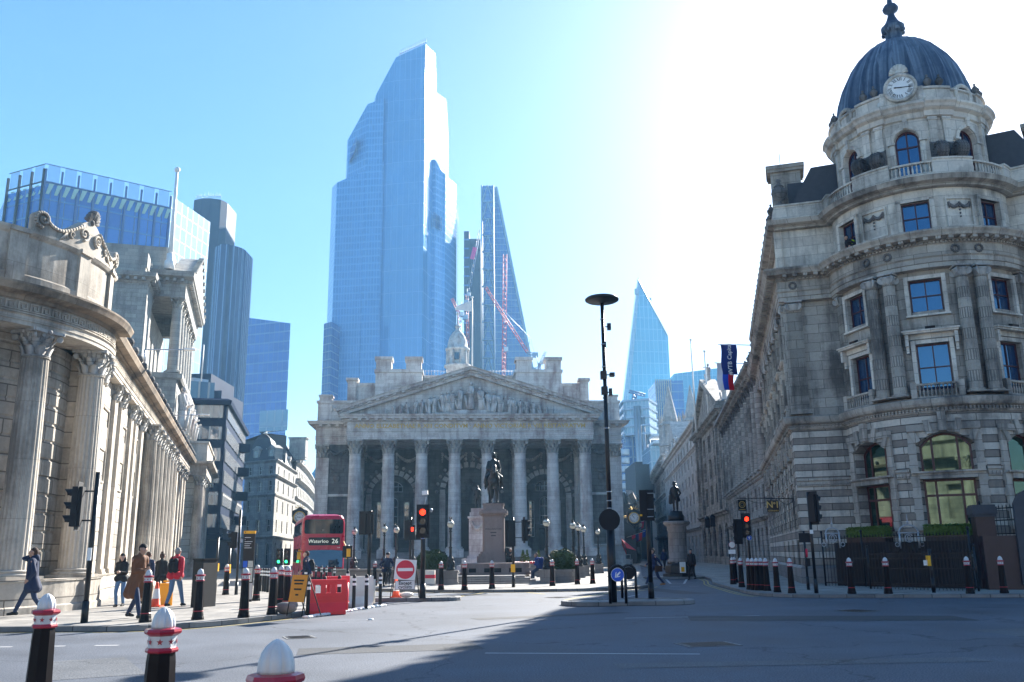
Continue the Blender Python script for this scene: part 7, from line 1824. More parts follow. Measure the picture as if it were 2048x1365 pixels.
m=LM();oct_lathe(m,[(.098,1.03),(.122,1.045),(.126,1.058),(.120,1.075),(.095,1.082)]);m.obj('collar',M['bollard_red'],bo)
m=LM();m.lathe([(.078,1.078),(.080,1.095),(.077,1.13),(.066,1.165),(.048,1.192),(.026,1.211),(.008,1.220),(.001,1.222)],64,mod=lambda a:1-.13*(1-abs(cos(4*a))**.5));m.obj('cap',M['bollard_white'],bo)
m=LM()
for i in range(8):
 a=pi*i/4;R_=Matrix.Rotation(a+pi/2,4,'Z');r=.0975*.96/1
 m.M=Matrix.Translation((.0955*cos(a),.0955*sin(a),.992))@R_;s_=.024
 pts=[((s_ if k%2==0 else s_*.42)*sin(pi*k/5),-.0012,(s_ if k%2==0 else s_*.42)*cos(pi*k/5))for k in range(10)];m.add([(0,-.0012,0)]+pts,[(0,1+k,1+(k+1)%10)for k in range(10)])
m.M=None;ox=m.obj('stars',M['bollard_red'],band)
def Gz(x,y,z=.12):p=G(x,y,z);return p
near=[(96,1187,8.5,'foreground bollard at the left edge, in front of the man on the phone'),(330,1214,6.5,'foreground bollard in front of the brown-coated man, second from the left edge'),(555,1278,4.1,'nearest bollard, only its silver cap and red collar rising at the bottom of the view')]
BOL=[(290,1245,'bollard right beside the man in the long brown coat'),(395,1240,'bollard just right of the person in the red jacket'),(487,1236,'bollard right in front of the yellow-topped map post'),(451,1190,'bollard left of the yellow-topped map post'),(512,1202,'bollard close to the right side of the yellow-topped map post'),(544,1230,'front bollard of the trio left of the orange board'),(560,1212,'rearmost bollard of the trio left of the orange board'),(573,1217,'bollard of the trio standing closest to the orange board'),(749,1172,'bollard behind the cyclist with the dark jacket'),(882,1180,'bollard left of the equestrian statue beside the stone pier'),(929,1181,'bollard below the left end of the pink granite bench wall'),(984,1178,'bollard straight below the equestrian statue'),(1105,1172.5,'bollard below the lamp at the right hedge planter'),(1155,1169,'left one of two bollards right of the hedge planter'),(1185.5,1168,'right one of two bollards right of the hedge planter'),(1467,1169,'leftmost bollard of the cluster by the right-hand signals'),(1471.5,1166,'bollard half hidden behind the leftmost one of the right cluster'),(1484,1175,'bollard standing alone between the two groups of the right cluster'),(1500,1180,'first bollard of the tight row of five on the right kerb'),(1508,1180.5,'second bollard of the tight row of five on the right kerb'),(1516.5,1181,'third bollard of the tight row of five on the right kerb'),(1525,1181,'fourth bollard of the tight row of five on the right kerb'),(1535,1182,'bollard with a yellow base on the right kerb'),(1555,1185,'bollard just right of the one with the yellow base'),(1584,1187,'bollard left of the tall signal pole at the railings'),(1704,1188,'bollard before the left window hedge of the corner house'),(1777,1188,'bollard before the railings under the left hedge end'),(1941,1188,'bollard left of the brown gate pier'),(2009,1187,'bollard at the far right before the brown doorway')]
first=True
for px,py,Yd,lb in near:
 p=at(px,py,Yd);loc=(p.x,p.y,0)
 b=place(bo,(p.x,p.y,p.z-1.222),.2)if first else put_copy(bo,(p.x,p.y,p.z-1.222),.2)
 b['label']=lb;b['group']='silver-capped city bollards';first=False
for i,(px,py,lb)in enumerate(BOL):
 b=put_copy(bo,Gz(px,py),.2+.13*i);b['label']=lb;b['group']='silver-capped city bollards'
bo['group']='silver-capped city bollards'
near_pave=None
wd=T('post',(0,0,0),'x','post');m=LM();m.lathe([(.055,0),(.055,.98),(.03,1.02),(0,1.03)],12);m.obj('shaft',M['black_matt'],wd)
for z in(.70,.84):m=LM();m.lathe([(.0565,z),(.0565,z+.075)],12,cap=False);m.obj('reflective_band',M['white'],wd)
WD=[(615,1233,'black wand post at the left end of the red barrier'),(647,1227,'black wand post before the middle of the red barrier'),(677,1223,'black wand post before the right end of the red barrier'),(707,1219,'black wand post before the white barrier'),(732,1218,'black wand post mostly hidden by the striped cone'),(760,1213,'black wand post at the right end of the white bags'),(694,1203,'black wand post between the red and white barriers'),(610,1194,'black wand post in front of the walker beside the bus'),(520,1184,None),(525.5,1184.5,None),(530,1185,None),(535,1186,None),(631,1170,None),(642,1172,None),(652,1173,None),(668,1176,None)]
for i,(px,py,lb)in enumerate(WD):
 p=Gz(px,py,.02 if i in(0,1,2,3,4,5)else.1)
 b=place(wd,p)if i==0 else put_copy(wd,p,.3*i)
 k=('leftmost','second','third','rightmost')[i%4];b['label']=lb or(k+' of four thin black wand posts right of the map post' if i<12 else k+' of four black wand posts in front of the bus');b['group']='black wand posts' if lb else('row of wand posts by the map post' if i<12 else 'wand posts before the bus')
m=MB();rnd=random.Random(9)
a,b_=G(612,1237),G(764,1213)
for i in range(60):
 t=i/59;p=a.lerp(b_,t)+Vector((rnd.uniform(-.05,.05),rnd.uniform(-.08,.12),.03));m.ball(p,.08,7,4,(1.5,1.1,.55),Matrix.Rotation(rnd.random()*3,3,'Z'))
m.ball(G(741,1239,.02),.05,7,4,(1.6,1,.5));o=m.obj('spilled_filler',M['white'],None);tag(o,kind='stuff')
def barrier(label,loc,rz,mat,w=1.0,h=.95,d=.45,solid=0):
 t=T('barrier',loc,label,'barrier',None,rz);m=LM();hw=w/2
 m.M=WMl(t)
 side=[(-d/2,0),(d/2,0),(d/2,.1),(d*.3,.38),(d*.3,h*.96),(d*.24,h),(-d*.24,h),(-d*.3,h*.96),(-d*.3,.38),(-d/2,.1)]
 def seg(x0,x1,z0,z1,dd=0):
  m.box(x0,-d*.3+dd,z0,x1,d*.3-dd,z1)
 m.M=None
 n=len(side);vs=[(-hw,y,z)for y,z in side]+[(hw,y,z)for y,z in side]
 low=[(-d/2,0),(d/2,0),(d/2,.1),(d*.32,.32),(-d*.32,.32),(-d/2,.1)];k=len(low)
 m.add([(-hw,y,z)for y,z in low]+[(hw,y,z)for y,z in low],[(i,(i+1)%k,k+(i+1)%k,k+i)for i in range(k)]+[tuple(range(k-1,-1,-1)),tuple(range(k,2*k))])
 m.box(-hw,-d*.28,.32,hw,d*.28,.58);m.box(-hw,-d*.28,h-.14,hw,d*.28,h)
 if solid:m.box(-hw,-d*.28,.58,hw,d*.28,h-.14)
 else:
  for i in range(4):x=-hw+(w-.14)*i/3;m.box(x,-d*.28,.58,x+.14,d*.28,h-.14)
 for z in(.38,.48):m.box(-hw+.06,-d*.31,z,hw-.06,d*.31,z+.035)
 m.tube((hw,0,.1),(hw,0,h-.1),.07,.07,10);m.box(-hw-.04,-.09,.2,-hw,.09,h-.2)
 m.obj('shell',M[mat],t);return t
def WMl(t):return None
barrier('red plastic water barrier on the kerb in front of the bus',G(655,1229,.01),radians(12),'red_plastic',1.0)
barrier('red plastic water barrier end-on behind the wand posts',G(672,1213,.01),radians(60),'red_plastic',1.0)
barrier('plain cream plastic barrier behind the striped cone',G(722,1214,.01),radians(8),'white_plastic',.75,solid=1)
t=T('barrier',Gz(857,1170),'white and red road barrier by the stone pier near the red signal','barrier');m=LM();m.box(-.35,-.25,.05,.35,.25,.32);m.obj('lower_block',M['white_plastic'],t);m=LM();m.box(-.34,-.24,.32,.34,.24,.5);m.obj('red_stripe',M['sign_red'],t);m=LM();m.box(-.33,-.23,.5,.33,.23,.72);m.obj('upper_block',M['white_plastic'],t)
cn=T('traffic_cone',(0,0,0),'x','cone')
m=LM();m.box(-.2,-.2,0,.2,.2,.04);m.lathe([(.16,.04),(.145,.06),(.045,.72),(.04,.75),(.03,.75),(.03,.7)],20);m.obj('body',M['cone_orange'],cn)
m=LM();m.lathe([(.119,.25),(.072,.55)],20,cap=False);m.obj('reflective_sleeve',M['white'],cn)
for i,(px,py,z,sc,lb)in enumerate([(731,1207,0,1.0,'orange cone with white sleeve standing before the cream barrier'),(792,1196,.12,.95,'orange cone with white sleeve at the foot of the no-entry sign'),(311,1214,.12,1.0,'orange cone on the left pavement beside the yellow wet-floor board'),(697,1170,0,.95,'far orange cone just right of the bus front'),(727,1168,0,.9,'far orange cone seen above the cream barrier'),(690,1197,.02,.9,'orange cone half hidden between the two barriers')]):
 p=Gz(px,py,z);c=place(cn,p)if i==0 else put_copy(cn,p);c.scale=(sc,)*3;c['label']=lb;c['group']='orange traffic cones'
def round_sign(parent,P,rz,r,fm,rim=None,y=-.02,back='black_matt'):
 Mx=Matrix.Translation(Vector(P))@Matrix.Rotation(rz,4,'Z')
 m=MB();m.M=Mx;n=28
 vs=[(r*cos(2*pi*i/n),yy,r*sin(2*pi*i/n))for yy in(-.012,.012)for i in range(n)];m.add(vs,[(i,(i+1)%n,n+(i+1)%n,n+i)for i in range(n)]+[tuple(range(n,2*n)),tuple(range(n-1,-1,-1))]);b=m.obj('sign_plate',M[back],parent)
 def disc(rr,yy,mt,nm):
  m=MB();m.M=Mx;m.add([(rr*cos(2*pi*i/n),yy,rr*sin(2*pi*i/n))for i in range(n)],[tuple(range(n))]);m.obj(nm,M[mt],b)
 if rim:disc(r*.98,-.015,rim,'rim')
 if fm:disc(r*(.92 if rim else.98),-.018,fm,'face')
 return b,Mx
def arrow_mesh(parent,Mx,r,ang,mat='white'):
 m=MB();m.M=Mx@Matrix.Rotation(ang,4,'Y');w=r*.13
 m.add([(-w,-.022,-r*.6),(w,-.022,-r*.6),(w,-.022,r*.2),(-w,-.022,r*.2)],[(0,1,2,3)]);m.add([(-r*.45,-.022,0),(0,-.022,r*.62),(0,-.022,r*.36),(-r*.45,-.022,-r*.22)],[(3,2,1,0)]);m.add([(r*.45,-.022,0),(0,-.022,r*.62),(0,-.022,r*.36),(r*.45,-.022,-r*.22)],[(0,1,2,3)]);m.obj('arrow',M[mat],parent)
t=T('road_sign',Gz(810,1196),'no-entry sign on a folding frame with an except-cyclists plate','road sign',None,radians(4));W0=WM[t]
m=LM()
for sg in(-1,1):m.tube((sg*.48,.35,0),(sg*.36,0,1.33),.015,.015,6);m.tube((sg*.52,-.2,0),(sg*.36,0,1.33),.015,.015,6)
m.tube((-.45,-.08,.38),(.45,-.08,.38),.012,.012,6);m.obj('frame',M['black_matt'],t)
m=LM();m.M=Matrix.Translation((0,-.06,.98))@Matrix.Rotation(radians(-6),4,'X')@Matrix.Rotation(radians(5),4,'Y');m.box(-.38,-.008,-.36,.38,.008,.36);m.obj('board',M['white'],t)
Mx=W0@Matrix.Translation((0,-.075,.98))@Matrix.Rotation(radians(-6),4,'X');n=32;m=MB();m.M=Mx;m.add([(.33*cos(2*pi*i/n),0,.33*sin(2*pi*i/n))for i in range(n)],[tuple(range(n))]);rd=m.obj('red_disc',M['sign_red'],t)
m=MB();m.M=Mx;m.box(-.27,-.006,-.055,.27,-.003,.055);m.obj('white_bar',M['white'],rd)
m=LM();m.M=Matrix.Translation((0,-.10,.44))@Matrix.Rotation(radians(-6),4,'X');m.box(-.36,-.008,-.16,.36,.008,.16);pl=m.obj('plate',M['white'],t)
m=LM();m.M=Matrix.Translation((0,-.10,.44))@Matrix.Rotation(radians(-6),4,'X')
for x0,z0,x1,z1 in((-.36,-.16,.36,-.145),(-.36,.145,.36,.16),(-.36,-.145,-.345,.145),(.345,-.145,.36,.145)):m.box(x0,-.012,z0,x1,-.0085,z1)
m.obj('plate_border',M['black_matt'],t)
for s_,dz in(('Except',.07),('cyclists',-.065)):
 me=text_mesh(s_,.17,.002,'lettering','black_matt',bold=.003);inst('lettering',me,pl,W0@Matrix.Translation((0,-.114,.44+dz))@Matrix.Rotation(pi/2-radians(6),4,'X'))
m=LM();m.ball((.05,.05,.1),.17,10,6,(1.5,1,.6));m.obj('sandbag',M['white_plastic'],t)
t=T('works_board',G(596,1232,.12),'orange roadworks board leaning on a folding frame by the kerb','road sign',None,radians(-38));m=LM()
for sg in(-1,1):m.tube((sg*.3,-.12,0),(sg*.3,.05,1.02),.015,.015,6);m.tube((sg*.3,.5,0),(sg*.3,.05,1.02),.015,.015,6)
m.obj('frame',M['black_matt'],t);m=LM();m.M=Matrix.Translation((0,-.03,.68))@Matrix.Rotation(radians(-9),4,'X');m.box(-.3,-.01,-.34,.3,.01,.34);bd=m.obj('board',M['orange_sign'],t)
for k,(zz,ww)in enumerate([(.2,.4),(.12,.34),(-.02,.3),(-.16,.12)]):
 m=LM();m.M=Matrix.Translation((0,-.043,.68))@Matrix.Rotation(radians(-9),4,'X');m.box(-ww/2,-.002,zz-.02,ww/2,0,zz+.02);m.obj('printed_line',M['black_matt'],bd)
t=T('sandbag',G(571,1228,.12),'grey sandbag slumped behind the orange roadworks board','sandbag');m=LM();m.ball((0,0,.15),.26,12,8,(1.2,.8,.6));m.ball((.15,.05,.22),.17,10,6,(1,.8,.7));m.obj('bag',M['grey_granite'],t)
t=T('wet_floor_board',Gz(330,1212),'yellow plastic folding board beside the cone on the left pavement','board',None,radians(15));m=LM()
for sg,rx in((-1,.12),(1,-.12)):m.M=Matrix.Translation((0,sg*.16,0))@Matrix.Rotation(sg*radians(14),4,'X');m.prism([(-.2,-.01),(.2,-.01),(.2,.01),(-.2,.01)],0,.72)
m.M=None;m.tube((-.1,0,.76),(.1,0,.76),.03);m.obj('panels',M['yellow'],t)
p=Gz(492,1204);t=T('map_post',p,'tall dark map post with a yellow top on the left pavement','map sign',None,radians(10));hp=at(492,1062,p.y).z-.12;m=LM();m.box(-.19,-.05,0,.19,.05,hp-.10);m.obj('slab',M['black'],t)
m=LM();m.box(-.2,-.055,hp-.10,.2,.055,hp);m.obj('yellow_cap',M['yellow'],t)
m=LM();m.box(-.185,-.056,.08,.185,-.052,.62);m.obj('lower_panel',M['steel'],t);M['map_paper']=plain('map_print',(.5,.52,.45),.4,0,.5,22)
m=LM();m.box(-.165,-.058,.66,.165,-.053,1.12);m.obj('map_panel',M['map_paper'],t);m=LM();m.box(-.165,-.058,1.14,-.02,-.053,1.36);m.obj('photo_panel',M['sign_blue'],t);m=LM();m.box(0,-.058,1.14,.165,-.053,1.36);m.obj('map_panel',M['map_paper'],t)
m=LM()
for k in range(6):m.box(-.15,-.056,hp-.24-.07*k,-.15+[.2,.02,.26,.22,.18,.24][k],-.053,hp-.225-.07*k)
m.obj('printed_lines',M['white'],t)
m=LM();m.M=Matrix.Translation((0,0,0));m.box(-.15,-.057,hp-.07,-.12,-.054,hp-.03);m.obj('walker_symbol',M['black'],t)
p=Gz(406,1214);t=T('cabinet',p,'slim dark utility cabinet standing right of the person in red','cabinet',None,radians(-20));m=LM();m.box(-.19,-.35,0,.19,.35,1.42);m.obj('case',M['black_matt'],t);m=LM();m.box(-.15,-.36,.1,.15,-.35,1.35);m.obj('door',M['black'],t);m=LM();m.box(-.21,-.37,1.42,.21,.37,1.46);m.obj('lid',M['black'],t)
def head(parent,P,rz,lit='none',n=3,h=.32,w=.30,board=True,arrow=False):
 Mx=Matrix.Translation(Vector(P))@Matrix.Rotation(rz,4,'Z');H_=n*h
 m=MB();m.M=Mx
 if board:m.box(-w*.78,.02,-.1,w*.78,.035,H_+.12)
 m.box(-w/2,-.12,0,w/2,.12,H_);
 hd=m.obj('signal_head',M['black_matt'],parent)
 for i in range(n):
  z=H_-h*(i+.5);m=MB();m.M=Mx;r=h*.36;k=12
  vs=[];
  for j in range(k+1):
   a=-pi*.15+pi*1.3*j/k;vs+=[(r*cos(a),-.12,z+r*sin(a)),(r*cos(a),-.12-.20*(.55+.45*max(0,sin(a))),z+r*sin(a)*1.0)]
  m.add(vs,[(2*j,2*j+1,2*j+3,2*j+2)for j in range(k)]);m.obj('visor',M['black_matt'],hd)
  on={'red':0,'amber':1,'green':2}.get(lit,-1)==i
  m=MB();m.M=Mx;m.add([(r*.95*cos(2*pi*q/20),-.125,z+r*.95*sin(2*pi*q/20))for q in range(20)],[tuple(range(20))]);m.obj('lens',M[{0:'red_lamp',2:'green_lamp'}.get(i,'off_lens')if on else 'off_lens'],hd)
 return hd
def pole(parent,loc,h,r=.057,nm='pole',base=True):
 m=MB();m.tube(loc,Vector(loc)+Vector((0,0,h)),r,r,12);
 if base:m.tube(loc,Vector(loc)+Vector((0,0,.5)),r*1.35,r*1.3,12)
 return m.obj(nm,M['black'],parent)
def sig(base,z0,ytop,label,heads,r=.057,group='traffic signals at the junction',extra=None):
 p=Gz(*base,z0);t=T('traffic_signal',p,label,'traffic signal',group);h=at(base[0],ytop,p.y).z-z0;pole(t,p,h,r)
 for dx,ztop,rz,lit,n in heads:
  z=at(base[0],ztop,p.y).z;head(t,(p.x+dx,p.y-.16,z-.32*n-.1),rz,lit,n)
  if abs(dx)>.2:
   m=MB()
   for zz in(z-.2,z-.32*n+.05):m.tube((p.x,p.y,zz),(p.x+dx,p.y-.1,zz),.022,.022,6)
   m.obj('bracket',M['black'],t)
 if extra:extra(t,p,h)
 return t
def sideh(t,p,h):
 for z,rr in((p.z+1.5,.0),):m=MB();m.box(p.x-.05,p.y-.075,p.z+1.45,p.x+.05,p.y-.055,p.z+1.75);m.obj('notice',M['white'],t)
sig((168,1246),.12,945,'near signal on the left pavement, its three hoods pointing left',[(-.36,967,radians(-78),'none',3)],.062,extra=sideh)
sig((472,1190),.12,1020,'slim pole with side boxes behind the map post',[(-.16,1060,radians(-75),'none',2)],.05)
sig((737,1172),.12,1022,'tall dark backed signal between the bus and the left lamps',[(0,1024,radians(165),'none',3),(-.3,1024,radians(170),'none',3)],.09)
def xarrow(t,p,h):
 z=at(846,1070,p.y).z;b,Mx=round_sign(t,(p.x,p.y-.1,z),0,.15,'sign_blue','white');arrow_mesh(b,Mx,.15,0)
 m=MB();q=at(849,1005,p.y);m.tube((q.x,p.y,at(849,1012,p.y).z),(q.x+.05,p.y,at(849,995,p.y).z),.015,.015,6);m.obj('sensor_arm',M['steel'],t);m=MB();m.cbox(at(850,986,p.y),(.2,.25,.14),Matrix.Rotation(-.1,3,'Y'));m.obj('sensor',M['white'],t)
 m=MB();c=at(862,1021,p.y);m.ball(c,.07);m.tube(c,(p.x,p.y,c.z),.015);m.obj('camera',M['steel'],t)
sig((845,1197),.12,1012,'signal showing red with a blue ahead arrow beside the no-entry sign',[(0,1011,0,'red',3)],.085,extra=xarrow)
def pedh(t,p,h):
 z=at(825,1066,p.y).z;m=MB();m.box(p.x-.05,p.y-.3,z-.42,p.x+.3,p.y-.1,z+.42);hd=m.obj('signal_head',M['black_matt'],t);m=MB();m.box(p.x+.06,p.y-.305,z+.08,p.x+.19,p.y-.3,z+.3);m.obj('red_figure',M['red_lamp'],hd)
 m=MB();q=at(835,1075,p.y);m.cbox(q+Vector((.15,-.05,0)),(.5,.03,.3));m.obj('side_board',M['black_matt'],t)
 m=MB();q=at(824,1135,p.y);m.cbox(q,(.14,.16,.42));m.obj('push_button_box',M['yellow'],t)
sig((820,1164),.12,1035,'signal with a small red pedestrian figure left of the red-lit signal',[(-.12,1040,radians(170),'none',3)],.06,extra=pedh)
t=sig((1027,1175),.12,1035,'signal on a side arm just right of the equestrian pedestal',[(.55,1036,radians(100),'none',3),(-.12,1042,radians(190),'none',3)],.06,extra=lambda t,p,h:(lambda m:(m.cbox(at(1026,1137,p.y-.1),(.2,.12,.35)),m.obj('push_button_box',M['yellow'],t)))(MB()))
def xarrow2(t,p,h):
 z=at(1500,1076,p.y).z;b,Mx=round_sign(t,(p.x,p.y-.16,z),0,.13,'sign_blue','white');arrow_mesh(b,Mx,.13,0)
sig((1503,1165),.12,1030,'signal showing red with a blue ahead arrow on the right kerb',[(-.1,1028,0,'red',3)],.06,extra=xarrow2)
sig((1481,1166),.12,1040,'backward-facing signal left of the red-lit one on the right kerb',[(0,1040,radians(200),'none',3)],.06)
def tall(t,p,h):
 m=MB();q=at(1626,1047,p.y);m.cbox(q,(.1,.1,.1));m.obj('small_box',M['white'],t);m=MB();m.cbox(at(1623,1064,p.y-.08),(.12,.02,.14));m.obj('notice',M['white'],t)
sig((1633,1187),.12,985,'tall signal seen side-on before the banded corner of the right building',[(.12,985,radians(115),'none',3)],.055,extra=tall)
t=sig((1303,1197),.13,980,'big black backing board of a signal on the centre island',[],.075)
p=Gz(1303,1197,.13);m=MB();a,b_=at(1277,981,p.y),at(1308,1042,p.y);m.box(a.x,p.y-.16,b_.z,b_.x,p.y-.07,a.z);m.box(a.x+.26,p.y-.2,b_.z+.05,a.x+.28,p.y-.15,a.z-.05);m.obj('backing_board',M['black_matt'],t)
m=MB()
for yy in(987,1019,1034):q=at(1300,yy,p.y-.2);m.tube((q.x-.09,q.y,q.z),(q.x+.12,q.y,q.z),.014,.014,5)
m.obj('clamps',M['steel'],t);m=MB();m.cbox(at(1282,1031,p.y-.18),(.08,.01,.06));m.obj('label_plate',M['yellow'],t)
sig((563,1160),.0,1100,'far signal with twin green lights left of the bus',[(-.2,1098,0,'green',3),(.35,1098,0,'green',3)],.06)
p=Gz(1226,1205,.13);t=T('lamp_mast',p,'very tall black mast carrying a wide flat disc lamp on the centre island','lamp mast');zt_=at(1212,600,p.y-.1).z
m=MB();m.tube(p,(p.x,p.y,zt_),.075,.06,14);m.tube(p,(p.x,p.y,at(1220,1040,p.y).z),.13,.13,14);m.tube((p.x,p.y,at(1220,1040,p.y).z),(p.x,p.y,at(1220,1022,p.y).z),.13,.08,14);m.obj('pole',M['black'],t)
m=MB();m.lathe([(.05,-.10),(.12,-.06),(.50,-.03),(.55,.0),(.56,.05),(.50,.10),(.1,.16),(.01,.17)],40,(p.x,p.y,zt_));dk=m.obj('disc',M['black'],t)
m=MB()
for i in range(6):a=pi/3*i;m.M=Matrix.Translation((p.x,p.y,zt_-.035))@Matrix.Rotation(a,4,'Z');m.add([(.16,-.03,-.012),(.44,-.17,.005),(.47,0,.006),(.44,.17,.005),(.16,.03,-.012)],[(4,3,2,1,0)])
m.obj('lamp_panel',M['off_lens'],dk)
m=MB()
for yy in(640,690,735,858,985,1003,1018,1100,1160):z=at(1218,yy,p.y).z;m.tube((p.x,p.y,z),(p.x,p.y,z+.03),.085,.085,12)
m.obj('clamps',M['steel'],t)
for px,py,s3,nm in[(1218,654,(.12,.14,.22),'sensor_box'),(1209,690,(.1,.12,.2),'sensor_box'),(1207,751,(.2,.2,.26),'speaker_box'),(1224,750,(.16,.22,.12),'camera'),(1209,782,(.2,.2,.26),'speaker_box'),(1221,785,(.1,.16,.24),'sensor_box')]:
 m=MB();q=at(px,py,p.y);m.cbox(q,s3);m.tube(q,(p.x,p.y,q.z),.02);m.obj(nm,M['black'],t)
q=at(1219,1040,p.y-.2);b,Mx=round_sign(t,(q.x,q.y+.02,q.z),0,.33,None)
b2=None
for px,lab,face in((1238,'blue keep-left arrow sign on a hooped post on the centre island',True),(1260,'black back of a round sign on a hooped post on the centre island',False)):
 yb=1207 if face else 1196;p=Gz(px-1,yb,.13);t=T('hoop_sign',p,lab,'road sign');zc=at(px,1150 if face else 1147,p.y).z;w=.235
 pts=[(p.x-w,p.y,.12)]+[(p.x-w*cos(pi*i/12),p.y,zc+.02+w*1.05*sin(pi*i/12))for i in range(13)]+[(p.x+w,p.y,.12)]
 m=MB();m.path(pts,.045,10);m.obj('hoop',M['black'],t)
 b,Mx=round_sign(t,(p.x,p.y-.03,zc),0,.205,'sign_blue' if face else None,'white' if face else None)
 if face:arrow_mesh(b,Mx,.19,radians(-135))
def xpole(px,py,yt,label,fn):
 p=Gz(px,py);t=T('street_pole',p,label,'pole','slim black street poles');pole(t,p,at(px,yt,p.y).z-.12,.045);fn(t,p);return t
def f1(t,p):m=MB();a=at(1611,1076,p.y-.08);m.cbox(a,(.52,.03,.36));m.obj('sign_back',M['black_matt'],t);m=MB();m.tube(at(1613,1115,p.y),at(1612,1098,p.y),.06);m.obj('red_sleeve',M['sign_red'],t);m=MB();m.cbox(at(1615,1125,p.y-.05),(.16,.16,.3));m.obj('control_box',M['black_matt'],t)
xpole(1617,1180,1062,'pole with a small black sign back and red sleeve before the right building',f1)
def f2(t,p):m=MB();m.cbox(at(1857,1122,p.y-.06),(.11,.14,.35));m.obj('push_button_box',M['yellow'],t);m=MB();m.cbox(at(1851,1126,p.y-.06),(.12,.05,.18));m.obj('control_box',M['white'],t)
xpole(1868,1186,1098,'short pole with a yellow button box before the long railings',f2)
def f3(t,p):b,Mx=round_sign(t,at(1464,1090,p.y-.05),0,.16,'white','sign_red');m=MB();m.cbox(at(1464,1104,p.y-.04),(.34,.03,.2));m.obj('plate',M['white'],t)
xpole(1463,1166,1080,'bus-stop style pole with a round red sign near the right cluster',f3)
def f4(t,p):m=MB();m.cbox(at(434,1135,p.y-.08),(.14,.14,.34));m.obj('push_button_box',M['yellow'],t)
xpole(430,1185,1075,'short pole with a yellow button box left of the map post',f4)
xpole(455,1185,1090,'second short pole with a yellow button box left of the map post',lambda t,p:(lambda m:(m.cbox(at(457,1138,p.y-.08),(.16,.14,.38)),m.obj('push_button_box',M['yellow'],t)))(MB()))
def f5(t,p):
 m=MB();m.cbox(at(695,1104,p.y-.06),(.5,.1,.6));m.obj('sign_back',M['black_matt'],t);m=MB();m.cbox(at(697,1106,p.y-.13),(.2,.03,.4));m.obj('yellow_plate',M['yellow'],t)
xpole(694,1172,1090,'pole with a yellow plate immediately right of the bus',f5)
lp=T('globe_lamp',(0,0,0),'x','street lamp')
m=LM();m.lathe([(.24,0),(.24,.10),(.17,.16),(.15,.5),(.19,.56),(.13,.64),(.075,.75),(.07,1.1),(.10,1.14),(.06,1.2),(.05,1.9),(.09,1.96),(.05,2.02),(.10,2.12),(.05,2.16)],14);
for i in range(4):a=pi/2*i+pi/4;m.ball((.17*cos(a),.17*sin(a),.3),.09,7,5,(1,1,1.9))
m.obj('post',M['bronze'],lp);m=LM();m.ball((0,0,2.33),.185,18,12);m.obj('globe',M['globe'],lp)
m=LM();m.lathe([(.19,2.325),(.195,2.34),(.19,2.355)],20);m.lathe([(.10,2.49),(.08,2.53),(.03,2.55),(.05,2.6),(.02,2.63)],10)
for i in range(5):a=2*pi*i/5;m.tube((.04*cos(a),.04*sin(a),2.55),(.09*cos(a),.09*sin(a),2.7),.018,.01,5)
m.obj('crown',M['bronze'],lp)
pier_m=None
LP=[(1094,1167,47.2,'globe lamp beside the right hedge planter'),(901,1169,47.2,'globe lamp at the stone pier left of the equestrian statue'),(1147,1160,52.5,'first of three close globe lamps right of the hedge'),(1158,1158,57,'second of three close globe lamps right of the hedge'),(1168,1156,61,'third of three close globe lamps right of the hedge'),(1197,1152,69,'globe lamp nearest the right corner of the exchange'),(768,1160,55,'globe lamp in front of the second exchange column from the left'),(792,1158,57,'globe lamp in the dark gap right of the second exchange column'),(826,1155,60,'globe lamp half hidden behind the pedestrian signal'),(708,1158,60,'dark lantern lamp before the leftmost exchange column')]
for i,(px,py,Yd,lb)in enumerate(LP):
 q=at(px,1108,Yd);zp=.82;c=place(lp,(q.x,q.y,zp))if i==0 else put_copy(lp,(q.x,q.y,zp),.3*i);c['label']=lb;c['group']='globe lamps round the plaza'
 t=T('stone_pier',(q.x,q.y,.1),'stone pier carrying the '+lb.replace('globe lamp','lamp',1).replace('dark lantern lamp','dark lantern')if len(('stone pier carrying the '+lb).split())<=16 else 'stone pier under the '+lb,'pier','stone piers under the lamps');m=MB();w=.42 if i<2 else.34
 m.box(q.x-w,q.y-w,.1,q.x+w,q.y+w,.25);m.box(q.x-w*.9,q.y-w*.9,.25,q.x+w*.9,q.y+w*.9,zp-.1);m.box(q.x-w,q.y-w,zp-.1,q.x+w,q.y+w,zp);m.obj('block',M['grey_granite'],t)
